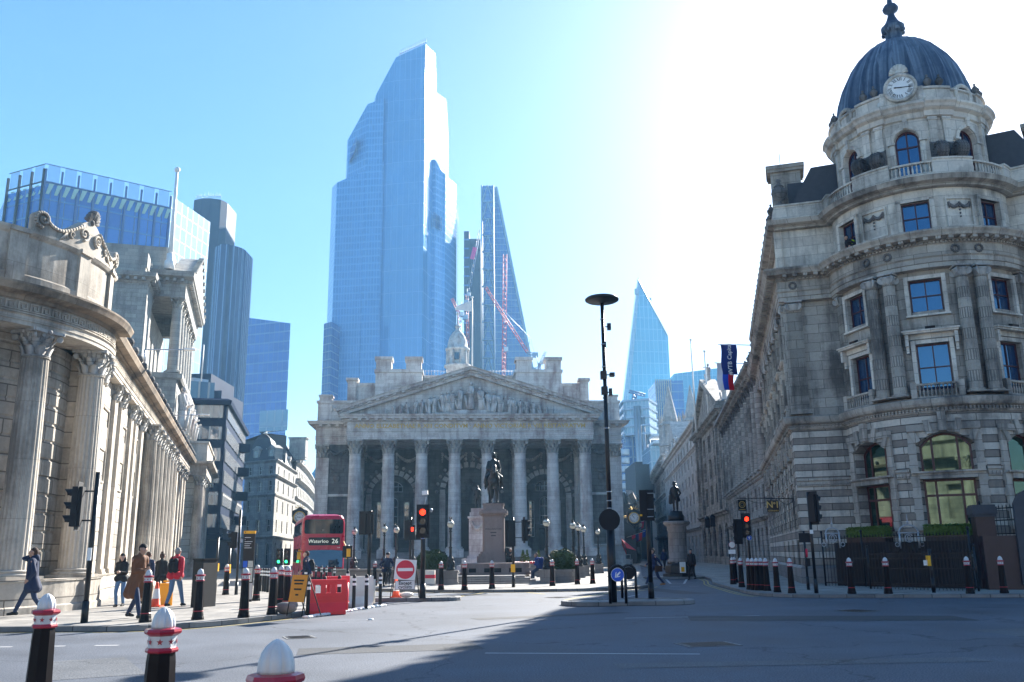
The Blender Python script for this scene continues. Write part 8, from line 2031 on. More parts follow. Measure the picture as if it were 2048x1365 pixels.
def planter(label,px0,px1,Yd,zt,yt,dep,seed,round_=True,mat='hedge'):
 a,b_=at(px0,1108,Yd),at(px1,1108,Yd);z2=at(px0,yt,Yd).z;t=T('hedge_planter',((a.x+b_.x)/2,Yd,.1),label,'planter','hedged stone planters');m=MB();cx=(a.x+b_.x)/2;hw=(b_.x-a.x)/2
 m.prism([(cx+x,Yd+dep/2+y)for x,y in[(p_[0],p_[1])for p_ in rounded(0,0,2*hw,dep,min(hw,dep/2)*.5)]],.1,zt-.12);m.prism([(cx+x,Yd+dep/2+y)for x,y in rounded(0,0,2*hw+.14,dep+.14,min(hw,dep/2)*.5)],zt-.12,zt);m.obj('planter',M['grey_granite'],t)
 m=MB();rnd=random.Random(seed);n=7000
 for _ in range(n):
  u=rnd.uniform(-1,1);v=rnd.uniform(-1,1);w=rnd.random()
  th=rnd.random()*2*pi;e=(1-w**3)**.35
  sx=hw*.98*e*cos(th)*(1/max(abs(cos(th)),abs(sin(th)))**.6);sy=dep*.46*e*sin(th)*(1/max(abs(cos(th)),abs(sin(th)))**.6)
  sh=1+.07*sin(5*th+seed)+.05*sin(11*th)
  c=Vector((cx+sx*sh,Yd+dep/2+sy*sh,zt+(z2-zt)*w*(1+.05*sin(9*sx))))+Vector((rnd.gauss(0,.035),rnd.gauss(0,.035),rnd.gauss(0,.03)))
  a_=Vector((rnd.gauss(0,1),rnd.gauss(0,1),rnd.gauss(0,1))).normalized()*.05;b2=a_.cross(Vector((rnd.gauss(0,1),rnd.gauss(0,1),rnd.gauss(0,1)))).normalized()*.03;m.add([c-a_,c+b2,c+a_,c-b2],[(0,1,2,3)])
 m.prism([(cx+x,Yd+dep/2+y)for x,y in rounded(0,0,2*hw*.84,dep*.82,min(hw,dep/2)*.6)],zt,zt+(z2-zt)*.86);m.obj('hedge',M[mat],t)
planter('big rounded green hedge in a stone planter right of the equestrian statue',1100,1152,48.2,.78,1101,2.6,4)
planter('long dark green hedge in a stone planter left of the equestrian statue',832,893,49.0,.85,1103,1.6,8)
t=T('low_wall',at(760,1108,52)-Vector((0,0,1.5)),'long low stone wall edging the plaza left of the hedge','wall');m=MB();a,b_=at(672,1108,54),at(838,1108,50.5);S=Flat(a,(b_-a));m.sweep(spath(S,0,(b_-a).xy.length),[(.3,.1),(.3,.72),(.36,.75),(.36,.86),(-.3,.86),(-.3,.1)]);m.obj('wall',M['grey_granite'],t)
t=T('flower_bed',at(1042,1108,60)-Vector((0,0,1.2)),'low bed of red flowers with small conifers right of the pedestal','flower bed');m=MB();a,b_=at(1030,1108,60),at(1086,1108,60);m.box(a.x,60,.1,b_.x,61.5,.95);m.obj('bed_wall',M['grey_granite'],t);m=MB();rnd=random.Random(2)
for i in range(500):q=Vector((rnd.uniform(a.x,b_.x),rnd.uniform(60,61.4),.97+rnd.random()*.12));m.ball(q,.04,4,3)
m.obj('flowers',M['red_plastic'],t)
for px in(1046,1054,1077):
 m=MB();q=at(px,1108,60.6);rnd=random.Random(px)
 for i in range(300):h=rnd.random();r=.22*(1-h)+.02;th=rnd.random()*6.3;c=Vector((q.x+r*cos(th),q.y+r*sin(th),.95+h*.9));d=Vector((rnd.gauss(0,1),rnd.gauss(0,1),rnd.gauss(0,1))).normalized()*.06;e=d.cross(Vector((.3,.7,1))).normalized()*.03;m.add([c-d,c+e,c+d,c-e],[(0,1,2,3)])
 m.obj('conifer',M['hedge_bright'],t)
PY=55.0;q=at(988,1108,PY);t=T('monument_steps',(q.x,PY,.1),'granite steps and bench wall round the equestrian pedestal','steps');m=MB();a,b_=at(878,1108,47),at(1082,1108,47)
for k in range(4):m.prism([(a.x+.28*k,47+.36*k),(b_.x-.28*k,47+.36*k),(b_.x-.1*k,60),(a.x+.1*k,60)],.11 if not k else.1+.10*k,.2+.10*k)
m.obj('steps',M['grey_granite'],t)
m=MB();a,b_=at(918,1108,50.5),at(1062,1108,50.5);m.prism(rounded((a.x+b_.x)/2,53.2,b_.x-a.x,5.2,.5),.5,.62);m.prism(rounded((a.x+b_.x)/2,53.2,b_.x-a.x-.1,5.0,.5),.85,1.12)
for x in(a.x+.3,a.x+1.15,(a.x+b_.x)/2+.55,b_.x-.3):m.box(x-.22,50.6,.62,x+.22,55.6,.85)
m.obj('bench_wall',M['pink_granite'],t);m=MB();m.box(a.x+.15,50.85,.62,b_.x-.15,55.4,.85);m.obj('vent_recess',M['black_matt'],t)
t=T('pedestal',(q.x,PY,1.1),'tall pink granite pedestal under the mounted bronze rider','pedestal');c=(q.x,PY)
m=MB()
def rr(w,d,z0,z1):m.prism(rounded(c[0],c[1],w,d,.18,3),z0,z1)
rr(1.95,3.1,1.1,1.5);rr(1.75,2.9,1.5,1.62);rr(1.55,2.7,1.62,1.75);m.obj('base',M['pink_granite'],t);m=MB();rr(1.30,2.4,1.75,3.85);m.obj('die',M['pink_granite'],t)
m=MB();rr(1.45,2.6,3.85,3.95);rr(1.72,2.9,3.95,4.12);rr(1.5,2.7,4.12,4.2);rr(1.22,2.3,4.2,4.5);rr(1.3,2.4,4.5,4.56);m.obj('cornice',M['pink_granite'],t)
for s_,z in(('WELLINGTON',3.05),('',2.8),('',2.6)):
 if s_:put_text(t,s_,.15,(c[0],PY-1.212,z),0,'frame_dark',.004)
for z,w in((2.82,.35),(2.64,.28)):m=MB();m.box(c[0]-w/2,PY-1.206,z,c[0]+w/2,PY-1.202,z+.06);m.obj('inscription',M['frame_dark'],t)
st=T('equestrian_statue',(q.x,PY,4.56),'dark bronze rider on a standing horse on the pink pedestal','statue');zq=4.56
hs=[((0,-.55,1.45),(0,.75,1.42),.40,.42),((0,-.6,1.5),(0,-.75,1.35),.36,.30),((0,-.72,1.55),(0,-1.12,2.15),.30,.17),((0,-1.12,2.18),(0,-1.5,1.82),.155,.09),((0,.75,1.5),(0,.95,1.35),.36,.26)]
for sg in(-1,1):
 hs+=[((sg*.2,-.7,1.25),(sg*.19,-.72,.72),.16,.085),((sg*.19,-.72,.72),(sg*.19,-.68,.16),.08,.055),((sg*.19,-.7,.14),(sg*.19,-.76,.06),.075,.09)]
 hs+=[((sg*.22,.8,1.3),(sg*.24,.66,.92),.22,.13),((sg*.24,.66,.92),(sg*.22,.95,.6),.12,.075),((sg*.22,.95,.6),(sg*.22,.88,.14),.07,.055),((sg*.22,.87,.12),(sg*.22,.82,.06),.075,.09)]
 hs+=[((sg*.07,-1.08,2.28),(sg*.08,-1.08,2.42),.04,.02)]
hs+=[((0,1.0,1.6),(0,1.3,1.0),.10,.13),((0,1.3,1.0),(0,1.3,.45),.13,.05)]
SCL=.98;T0=Matrix.Translation((q.x,PY,zq))@Matrix.Rotation(radians(4),4,'Z')@Matrix.Scale(SCL,4)
o=blob('horse',hs,.045,'bronze',st,T0)
rd=[((0,.12,1.85),(0,.08,2.35),.24,.23),((0,.08,2.35),(0,.06,2.62),.26,.21),((0,.05,2.7),(0,.03,2.85),.09,.08),((0,.01,2.98),(0,.02,3.08),.13,.125),((0,.03,3.12),(0,.03,3.15),.13,.10)]
for sg in(-1,1):
 rd+=[((sg*.18,.1,1.85),(sg*.46,-.28,1.62),.17,.13),((sg*.46,-.28,1.62),(sg*.50,-.06,1.05),.12,.085),((sg*.50,-.04,1.0),(sg*.52,-.26,.95),.075,.06)]
rd+=[((-.27,.06,2.6),(-.40,-.05,2.2),.12,.09),((-.40,-.05,2.2),(-.14,-.42,2.1),.085,.06),((.27,.06,2.6),(.42,.05,2.2),.12,.09),((.42,.05,2.2),(.34,-.28,1.95),.085,.06),((0,.3,2.6),(0,.55,1.75),.2,.26),((-.2,.3,2.5),(-.42,.35,1.4),.15,.2),((.2,.3,2.5),(.42,.35,1.5),.15,.18),((-.2,.3,1.9),(-.46,.1,1.15),.16,.12)]
blob('rider',rd,.035,'bronze',st,T0)
m=MB();m.M=T0;m.box(-.5,-1.0,-.02,.5,1.3,.045);m.tube((.55,.2,1.7),(.62,.5,.85),.025,.02,6);m.path([(.1,-1.4,1.95),(.2,-1.0,2.0),(.16,-.42,2.1)],.015,4);m.path([(-.1,-1.4,1.95),(-.2,-1.0,2.0),(-.14,-.42,2.1)],.015,4);m.obj('plinth_and_tack',M['bronze'],st)
PY2=70;q=at(955,1108,PY2);t=T('war_memorial',(q.x,PY2,.1),'white stone memorial pillar with a bronze soldier left behind the rider','memorial');m=MB();X=q.x
for w,z0,z1 in((3.0,.1,.8),(2.3,.8,1.3),(1.5,1.3,1.5),(1.25,1.5,4.3),(1.45,4.3,4.45),(1.15,4.45,4.75),(.95,4.75,5.05)):m.box(X-w/2,PY2-w/2,z0,X+w/2,PY2+w/2,z1)
swag(m,Flat((X,PY2-.63),(1,0)),-.4,.4,4.0,.5,.05,.1);m.obj('pillar',M['portland'],t)
blob('soldier',[((0,0,.9),(0,0,1.4),.16,.2),((0,0,1.55),(0,0,1.66),.08,.11),((-.1,0,.9),(-.12,0,.08),.1,.07),((.1,0,.9),(.14,-.05,.08),.1,.07),((.2,0,1.38),(.28,-.05,1.0),.07,.06),((-.2,0,1.38),(-.28,-.05,1.0),.07,.06)],.03,'bronze',t,Matrix.Translation((X,PY2,5.05)))
p=Gz(1357,1150,.1);PY3=57.5;X=at(1356,1108,PY3).x;t=T('drum_pedestal',(X,PY3,.1),'grey round pedestal standing in the mouth of the right-hand street','pedestal');m=MB()
m.lathe([(1.0,.1),(1.0,.3),(.86,.34),(.84,.8),(.72,.86),(.70,1.0)],8,(X,PY3,0),smooth=False);m.obj('dark_base',M['bronze'],t);m=MB()
m.lathe([(.66,.95),(.66,1.1),(.58,1.2),(.56,2.85),(.62,2.95),(.60,3.15),(.80,3.3),(.84,3.42),(.80,3.5),(.3,3.52)],28,(X,PY3,0));m.obj('drum',M['grey_granite'],t)
m=MB();m.lathe([(.50,3.5),(.50,3.85),(.44,3.9),(.40,4.12)],20,(X,PY3,0));m.obj('cap_block',M['bronze'],t)
m=MB();m.box(X-.12,PY3-1.06,.35,X+.24,PY3-1.0,1.0);m.obj('notice',M['white'],t);m=MB();m.box(X-.04,PY3-1.07,.42,X+.16,PY3-1.061,.7);m.obj('yellow_notice',M['yellow'],t)
def railing(name,label,path,h,z0=.12,sp=.14,group=None,arch=False):
 t=T(name,(path[0][0],path[0][1],z0),label,'railings',group);m=MB()
 for i in range(len(path)-1):
  a,b_=Vector(path[i]),Vector(path[i+1]);L=(b_-a).length;n=int(L/sp)
  for k in range(n+1):
   p=a.lerp(b_,k/n);m.tube((p.x,p.y,z0),(p.x,p.y,z0+h),.013,.013,5,cap=False);m.tube((p.x,p.y,z0+h),(p.x,p.y,z0+h+.12),.03,.002,5)
 m.obj('bars',M['black'],t);m=MB()
 for z in(z0+.12,z0+h*.55,z0+h-.06):m.sweep([Vector(x)for x in path],[(.025,z),(.025,z+.045),(-.025,z+.045),(-.025,z),(.025,z)])
 for x in path:m.tube((x[0],x[1],z0),(x[0],x[1],z0+h+.2),.04,.04,8);m.ball((x[0],x[1],z0+h+.24),.06,8,5)
 m.obj('rails',M['black'],t);return t
ra,rb,rc=Gz(1652,1172),Gz(1740,1177),Gz(1975,1180)
rt=railing('railings','tall black spiked railings before the corner house left of the pier',[ra.xy,(ra.x+1.2,ra.y-1.35),(rc.x-.3,rc.y+.3)],2.0)
m=MB();s2=[Vector((ra.x+.3,ra.y-.1)),Vector((rc.x-.2,rc.y+.8))];m.sweep(s2,[(-.3,.12),(-.3,1.9),(-.36,1.9),(-.36,.12)])
m.obj('dark_backing',M['black_matt'],rt)
railing('gate','lower black gate set in front of the tall railings',[Gz(1742,1178).xy,Gz(1958,1183).xy],1.35)
for px,Yd,lab in((1667,38.5,'left one of two white-grey ironwork crests on the railings'),(1820,37.0,'right one of two white-grey ironwork crests on the railings')):
 c=at(px,1092,Yd-.8);t=T('iron_crest',c,lab,'ironwork','ironwork crests on the railings');m=MB();w=.62 if px>1700 else.45;z=c.z
 for sg in(-1,1):m.tube((c.x+sg*w*.6,c.y,z-.1),(c.x+sg*w*.6,c.y,z+.5),.035);m.path([(c.x+sg*(w*.6+.12+.08*cos(a*.5)),c.y,z+.05+.08*sin(a*.5))for a in range(13)],.018,5)
 m.path([(c.x-w*.62*cos(pi*i/12),c.y,z+.5+w*.5*sin(pi*i/12))for i in range(13)],.03,6);m.tube((c.x-w*.7,c.y,z+.5),(c.x+w*.7,c.y,z+.5),.025)
 m.path([(c.x+.16*cos(a*.5),c.y,z+.3+.16*sin(a*.5))for a in range(13)],.02,5);m.path([(c.x+.07*cos(a*.8),c.y,z+.3+.12*sin(a*.8))for a in range(9)],.016,5);m.tube((c.x,c.y,z+.5+w*.5),(c.x,c.y,z+1.05+w*.3),.025,.004);m.ball((c.x,c.y,z+.8+w*.2),.05)
 m.obj('scrollwork',M['steel'],t)
p=Gz(1992,1178);zt_=at(1968,1010,p.y).z;t=T('gate_pier',p,'brown stone gate pier with a dark stepped cap at the right','pier');M['brown_stone']=plain('polished_brown_stone',(.04,.022,.024),.4,0,.3,4)
m=MB();m.M=Matrix.Translation((p.x,p.y+.3,0))@Matrix.Rotation(radians(-14),4,'Z');m.box(-.40,-.40,.12,.40,.40,.5);m.box(-.34,-.34,.5,.34,.34,zt_-.45);m.obj('shaft',M['brown_stone'],t)
m=MB();m.M=Matrix.Translation((p.x,p.y+.3,0))@Matrix.Rotation(radians(-14),4,'Z');m.box(-.40,-.40,zt_-.45,.40,.40,zt_-.35);m.box(-.44,-.44,zt_-.35,.44,.44,zt_-.08);m.box(-.4,-.4,zt_-.08,.4,.4,zt_);m.obj('cap',M['slate'],t)
p=Gz(2085,1182);t=T('entrance_wall',p,'brown stone entrance with a rounded dark panel at the right edge','doorway');m=MB();m.M=Matrix.Translation((p.x+.4,p.y+1.1,0))@Matrix.Rotation(radians(-14),4,'Z');m.box(-1.6,-.2,.12,2.5,.2,2.05);m.obj('wall',M['brown_stone'],t)
m=MB();m.M=Matrix.Translation((p.x+.4,p.y+.85,0))@Matrix.Rotation(radians(-14),4,'Z');m.extr([(-.55,.3),(.9,.3),(.9,3.2),(.6,3.6),(.17,3.8),(-.3,3.55),(-.5,3.2)],-.1,.1);m.obj('arched_panel',M['slate'],t)
railing('railings','black railings right of the brown gate pier',[(Gz(1994,1176).x,Gz(1994,1176).y+.5),(Gz(2044,1178).x+.6,Gz(2044,1178).y+.3)],1.15,2.0)
def bracket_sign(label,px,py,Yd,w,h,fn,reach=1.0):
 c=at(px,py,Yd);t=T('hanging_sign',c,label,'hanging sign');m=MB();m.tube((c.x-w/2-.05,c.y,c.z+h/2+.08),(c.x+w/2+reach,c.y,c.z+h/2+.08),.02);
 for k in range(8):x=c.x-w/2+w*k/7;m.tube((x,c.y,c.z+h/2+.08),(x,c.y,c.z+h/2+.17),.012,.006,4)
 m.path([(c.x+w/2+reach*(k/8),c.y,c.z+h/2+.05-.25*sin(pi*k/8))for k in range(9)],.014,5);m.obj('bracket',M['black'],t)
 m=MB();m.box(c.x-w/2,c.y-.04,c.z-h/2,c.x+w/2,c.y+.04,c.z+h/2);b=m.obj('panel',M['black'],t);fn(b,c);return t
def n1(b,c):
 put_text(b,'N',.44,(c.x-.17,c.y-.05,c.z+.06),0,'gold_flat',.004,bold=.004);put_text(b,'o',.2,(c.x+.06,c.y-.05,c.z+.16),0,'gold_flat',.004,bold=.004);put_text(b,'1',.44,(c.x+.2,c.y-.05,c.z+.06),0,'gold_flat',.004,bold=.004);put_text(b,'CORNHILL',.11,(c.x,c.y-.05,c.z-.22),0,'gold_flat',.004)
bracket_sign('black hanging sign with gold No1 lettering on the flank of the corner house',1546,1013,44.5,.58,.58,n1,.8)
def rs(b,c):
 m=MB();m.path([(c.x+.17*cos(2*pi*i/24),c.y-.045,c.z+.04+.17*sin(2*pi*i/24))for i in range(25)],.018,5);m.path([(c.x+.09*cos(2*pi*i/16),c.y-.045,c.z+.04+.09*sin(2*pi*i/16))for i in range(17)],.008,5);m.obj('ring_emblem',M['gold_flat'],b);m=MB();m.box(c.x-.18,c.y-.047,c.z-.25,c.x+.18,c.y-.042,c.z-.22);m.obj('lettering',M['gold_flat'],b)
bracket_sign('black hanging sign with a gold ring above the right-hand signals',1484,1011,52,.46,.62,rs,1.6)
def banner(label,px,py,px1,py1,Yd,mats,txt=None):
 a=at(px,py,Yd);w=at(px1,py,Yd).x-a.x;h=a.z-at(px,py1,Yd).z;t=T('banner',a,label,'flag','flags hanging over the street');m=MB();m.tube((a.x-.15,Yd,a.z+.03),(a.x+w+1.6,Yd+.8,a.z+.12),.035);m.obj('flagstaff',M['white'],t)
 k=len(mats)
 for s_ in range(k):
  m=MB();vs=[];
  for i in range(7):
   for j in range(9):
    x=(s_+i/6)/k;vs.append((a.x+w*x*(1-.03*j/8)+.04*sin(j*.9),Yd+.10*sin(3.4*x+j*.5),a.z-h*j/8))
  m.add(vs,[(9*i+j,9*i+j+1,9*i+j+10,9*i+j+9)for i in range(6)for j in range(8)],True);b=m.obj('cloth',M[mats[s_]],t)
 if txt:put_text(b,txt,w*.38,(a.x+w*.5,Yd-.16,a.z-h*.5),0,'white',.004,bold=.006,roll=radians(90))
 return t
banner('dark blue banner lettered VTB Capital over the right-hand street',1440.5,690,1472,750,60,['sign_navy' if 0 else 'crane_navy' if 0 else 'sign_blue_dark']if 0 else['flag_blue'],'#VTB Capital')if 'flag_blue' in M else None
M['flag_blue']=plain('dark_blue_cloth',(.005,.02,.16),.7);M['flag_mid']=plain('blue_cloth',(.01,.06,.5),.7);M['flag_red']=plain('red_cloth',(.6,.01,.03),.7);M['flag_white']=plain('white_cloth',(.75,.75,.78),.8)
banner('dark blue banner lettered VTB Capital over the right-hand street',1441,690,1472,750,60,['flag_blue'],'#VTB Capital')
banner('white, blue and red striped flag hanging behind the blue banner',1433,727,1466,781,63,['flag_white','flag_mid','flag_red'])
for px,py,Yd,lb,mt in((1281,1045,150,'upper small red and blue flag along the left side of the far street','flag_red'),(1284,1062,140,'middle small blue and red flag along the left side of the far street','flag_mid'),(1276,1068,128,'lower small red flag along the left side of the far street','flag_red')):
 c=at(px,py,Yd);t=T('street_flag',c,lb,'flag','small flags along the far street');m=MB();m.tube(c+Vector((-1.6,0,-.5)),c+Vector((1.0,0,.35)),.03);m.obj('flagstaff',M['white'],t);m=MB();m.add([c+Vector((-.9,-.05,-.25)),c+Vector((.6,-.05,.2)),c+Vector((.5,.2,-.9)),c+Vector((-.8,.2,-1.3))],[(0,1,2,3)]);m.obj('cloth',M[mt],t);m=MB();m.add([c+Vector((-.4,-.09,-.1)),c+Vector((.1,-.09,.05)),c+Vector((.1,.12,-1.0)),c+Vector((-.35,.12,-1.15))],[(0,1,2,3)]);m.obj('cloth_band',M['flag_blue'],t)
t=T('awning',at(1252,1085,100),'dark red awning at the corner beyond the exchange','awning');m=MB();a=at(1243,1078,100);b_=at(1257,1098,101);m.add([a,(b_.x,a.y+3,a.z-1.0),(b_.x+.4,b_.y-3.5,b_.z-.2),(a.x+.3,a.y-2.0,a.z-1.0)],[(0,1,2,3)]);m.add([a+Vector((0,0,.1)),(b_.x,a.y+3,a.z-1.3),(b_.x,a.y+3,a.z-1.8),a+Vector((0,0,-.6))],[(0,1,2,3)]);m.obj('canopy',M['flag_red'],t)
def hung_clock(label,px,py,Yd,r,arm,hr,mn):
 c=at(px,py,Yd);t=T('bracket_clock',c,label,'clock','black and gold bracket clocks');m=MB()
 poly=[(-r*1.35,r*1.2),(-r*1.35,-r*.9),(0,-r*1.9),(r*1.35,-r*.9),(r*1.35,r*1.2),(r*.6,r*1.5),(0,r*1.9),(-r*.6,r*1.5)];m.M=Matrix.Translation(c);m.extr(poly,0,.35);
 m.ball((0,.15,-r*2.1),r*.2);cs=m.obj('case',M['black'],t);m=MB();m.M=Matrix.Translation(c)
 for i in range(5):a=pi*(.15+.7*i/4);m.tube((0,.15,r*1.5),(r*1.1*cos(a),.15,r*1.5+r*.9*sin(a)),r*.1,r*.05,5)
 n=30;ringmesh(m,r*.95,r*1.12,-.05,.1,n);m.obj('gilding',M['gold'],t)
 m=MB();m.tube((c.x+arm,c.y+.15,c.z+r*.3),(c.x,c.y+.15,c.z+r*.3),.07);m.tube((c.x+arm,c.y+.15,c.z-r*.2),(c.x,c.y+.15,c.z+r*.1),.04);m.obj('bracket',M['gold'],t)
 clock_face(t,Matrix.Translation(c),r*.95,hr,mn,ink='frame_dark')
hung_clock('round-faced black and gold clock bracketed off the right side of the exchange',1268,1036,106,.58,-3.0,10,54)
hung_clock('round-faced black and gold clock hanging above the rear of the bus',599,1035,104,.62,3.4,9,15)
t=T('parked_car',(at(1250,1108,108).x,108,0),'tiny silver car far down the street beyond the exchange corner','car');X=at(1251,1108,108).x;m=MB()
for z0,z1,w,y0,y1 in((.3,.85,.85,0,4.2),(.85,1.4,.72,.9,3.5)):m.prism(rounded(X,108+(y0+y1)/2,2*w,y1-y0,.3,3),z0,z1)
m.obj('body',M['steel'],t);m=MB();m.box(X-.62,108.86,.9,X+.62,108.9,1.32);m.obj('windscreen',M['window_dark'],t)
for sx in(-.7,.7):
 for sy in(.8,3.4):m=MB();m.tube((X+sx-.1,108+sy,.32),(X+sx+.1,108+sy,.32),.32,.32,14);m.obj('wheel',M['black_matt'],t)
 m=MB();m.ball((X+sx*.85,108.0,.65),.1);m.obj('headlight',M['white'],t)
bx,by=-11.52,55.0;brz=atan2(3.2,11.0)
bus=T('double_decker_bus',(bx,by,0),'red double-decker bus showing Waterloo 26, stopped behind the barriers','bus',None,brz)
bus.scale=(1,1,.95);WM[bus]=WM[bus]@Matrix.Diagonal((1,1,.95,1))
L_,Wb=11.0,1.27
def ring_(ins,z,r=.28):return[(x,y,z)for x,y in rounded(0,L_/2,2*(Wb-ins),L_-2*ins,max(.08,r-ins*.2),5)]
m=LM();secs=[ring_(.04,.28),ring_(0,.5),ring_(0,2.0),ring_(.0,3.75),ring_(.05,4.05),ring_(.16,4.22),ring_(.5,4.32)];n=len(secs[0]);vs=sum(secs,[]);fs=[(j*n+i,j*n+(i+1)%n,(j+1)*n+(i+1)%n,(j+1)*n+i)for j in range(len(secs)-1)for i in range(n)]
m.add(vs,fs,False);m.add(secs[-1],[tuple(range(n))]);m.add(secs[0],[tuple(range(n-1,-1,-1))]);m.obj('body',M['bus_red'],bus)
def panel(name,poly,y,mat,parent=bus,th=.02):
 m=LM();m.extr(poly,y-th,y);return m.obj(name,M[mat],parent)
def rpoly(x0,x1,z0,z1,r=.1,n=4):
 out=[]
 for cx,cz,a0 in((x1-r,z0+r,-pi/2),(x1-r,z1-r,0),(x0+r,z1-r,pi/2),(x0+r,z0+r,pi)):
  for i in range(n+1):a=a0+pi/2*i/n;out.append((cx+r*cos(a),cz+r*sin(a)))
 return out
panel('upper_windscreen',rpoly(-1.16,1.16,3.08,3.98,.14),-.001,'bus_glass')
d=panel('destination_blind',rpoly(-.88,.98,2.36,2.86,.08),-.001,'black')
put_=lambda s_,sz,x,z,mt:inst('lettering',text_mesh(s_,sz,.003,'lettering',mt,bold=0),d,WM[bus]@Matrix.Translation((x,-.026,z))@Matrix.Rotation(pi/2,4,'X'))
M['blind_text']=plain('lit_blind_lettering',(.8,.82,.7),.5,emit=(.9,.92,.75,.12))
put_('Waterloo',.30,-.30,2.61,'blind_text');put_('26',.40,.68,2.61,'blind_text')
wl=[(-.98,2.02),(-.92,1.7),(-.72,1.3),(-.4,1.08),(0,1.0),(1.16,1.0),(1.18,1.5),(1.18,2.02),(.6,2.08),(-.6,2.08)]
m=LM();k=len(wl);m.add([(x,-.015-(2.08-z)*.13,z)for x,z in wl]+[(x,.01,z)for x,z in wl],[tuple(range(k)),tuple(range(2*k-1,k-1,-1))]+[(i,k+i,k+(i+1)%k,(i+1)%k)for i in range(k)]);m.obj('lower_windscreen',M['window_dark'],bus)
panel('black_grille',[(-1.12,.95),(-.6,.78),(.6,.70),(1.15,.78),(1.18,.93),(.2,.93),(-.4,.98),(-.85,1.16),(-1.1,1.4)],-.02,'black',th=.15)
panel('bumper',rpoly(-1.2,1.2,.22,.42,.06),-.001,'black_matt');panel('badge_disc',rpoly(-.09,.09,.58,.74,.07),-.003,'steel');
put2=inst('lettering',text_mesh('2528',.09,.002,'lettering','white'),bus,WM[bus]@Matrix.Translation((.9,-.01,2.22))@Matrix.Rotation(pi/2,4,'X'))
for sg in(-1,1):
 h=panel('headlight',[(sg*.75,.62),(sg*1.12,.72),(sg*1.14,.86),(sg*.72,.74)][::sg],-.004,'window_lit');
 m=LM();m.ball((sg*.98,-.03,.76),.06,10,6);m.obj('lamp',M['white'],h)
 m=LM();m.path([(sg*1.2,.1,2.6 if sg>0 else 1.95),(sg*1.42,-.12,2.1),(sg*1.42,-.15,2.0)],.03,6);m.cbox((sg*1.42,-.15,1.74),(.2,.12,.44));m.obj('mirror',M['yellow'],bus)
 m=LM();m.box(sg*.4-.015,-.05,1.2,sg*.4+.015,-.03,1.8);m.obj('wiper',M['black'],bus)
 for k in range(5):
  m=LM();m.box(min(sg*1.272,sg*1.28),.9+1.95*k,3.05,max(sg*1.272,sg*1.28),2.65+1.95*k,3.85);m.obj('upper_window',M['bus_glass'],bus)
 for k in range(4):
  m=LM();m.box(min(sg*1.272,sg*1.28),1.4+2.1*k,1.3,max(sg*1.272,sg*1.28),3.2+2.1*k,2.2);m.obj('lower_window',M['bus_glass'],bus)
 for yy in(2.4,8.2):
  m=LM();m.tube((sg*1.0,yy,.48),(sg*1.285,yy,.48),.48,.48,20);w=m.obj('wheel',M['black_matt'],bus);m=LM();m.tube((sg*1.28,yy,.48),(sg*1.30,yy,.48),.27,.25,16);m.obj('rim',M['steel'],w)
m=LM()
for i,(x,w)in enumerate(((-.5,.1),(.3,.14))):m.box(x-w,.25,3.2,x+w,.5,3.8);m.ball((x,.35,3.9),.001)
m.obj('seat_rows',M['black_matt'],bus)
def colmat(name,c,rough=.8):
 if name not in M:M[name]=plain(name,c,rough,0,.18,12)
 return name
colmat('skin',(.42,.25,.18),.55);colmat('skin_light',(.52,.33,.25),.55)
for nm,c in(('navy_puffer',(.012,.02,.055)),('denim',(.10,.19,.33)),('dark_denim',(.02,.035,.08)),('brown_wool',(.14,.055,.022)),('black_cloth',(.012,.012,.014)),('red_cloth',(.55,.02,.04)),('hair_black',(.01,.008,.007)),('hair_brown',(.05,.025,.015)),('hair_grey',(.25,.24,.23)),('tan_cloth',(.35,.24,.14)),('navy_cloth',(.01,.02,.06)),('blue_cloth',(.02,.05,.2)),('hi_vis',(.55,.85,.02)),('shoe_dark',(.012,.011,.011)),('shoe_tan',(.35,.17,.06))):colmat(nm,c)
def ik(a,c,l1,l2,pole_):
 a,c,pole_=Vector(a),Vector(c),Vector(pole_);d=c-a;L=d.length
 if L>(l1+l2)*.999:c=a+d*((l1+l2)*.999/L);d=c-a;L=d.length
 x=(l1*l1-l2*l2+L*L)/(2*L);h=sqrt(max(0,l1*l1-x*x));n=d.normalized();p=(pole_-n*pole_.dot(n));p=p.normalized()if p.length>1e-6 else Vector((0,-1,0))
 return a+n*x+p*h,c
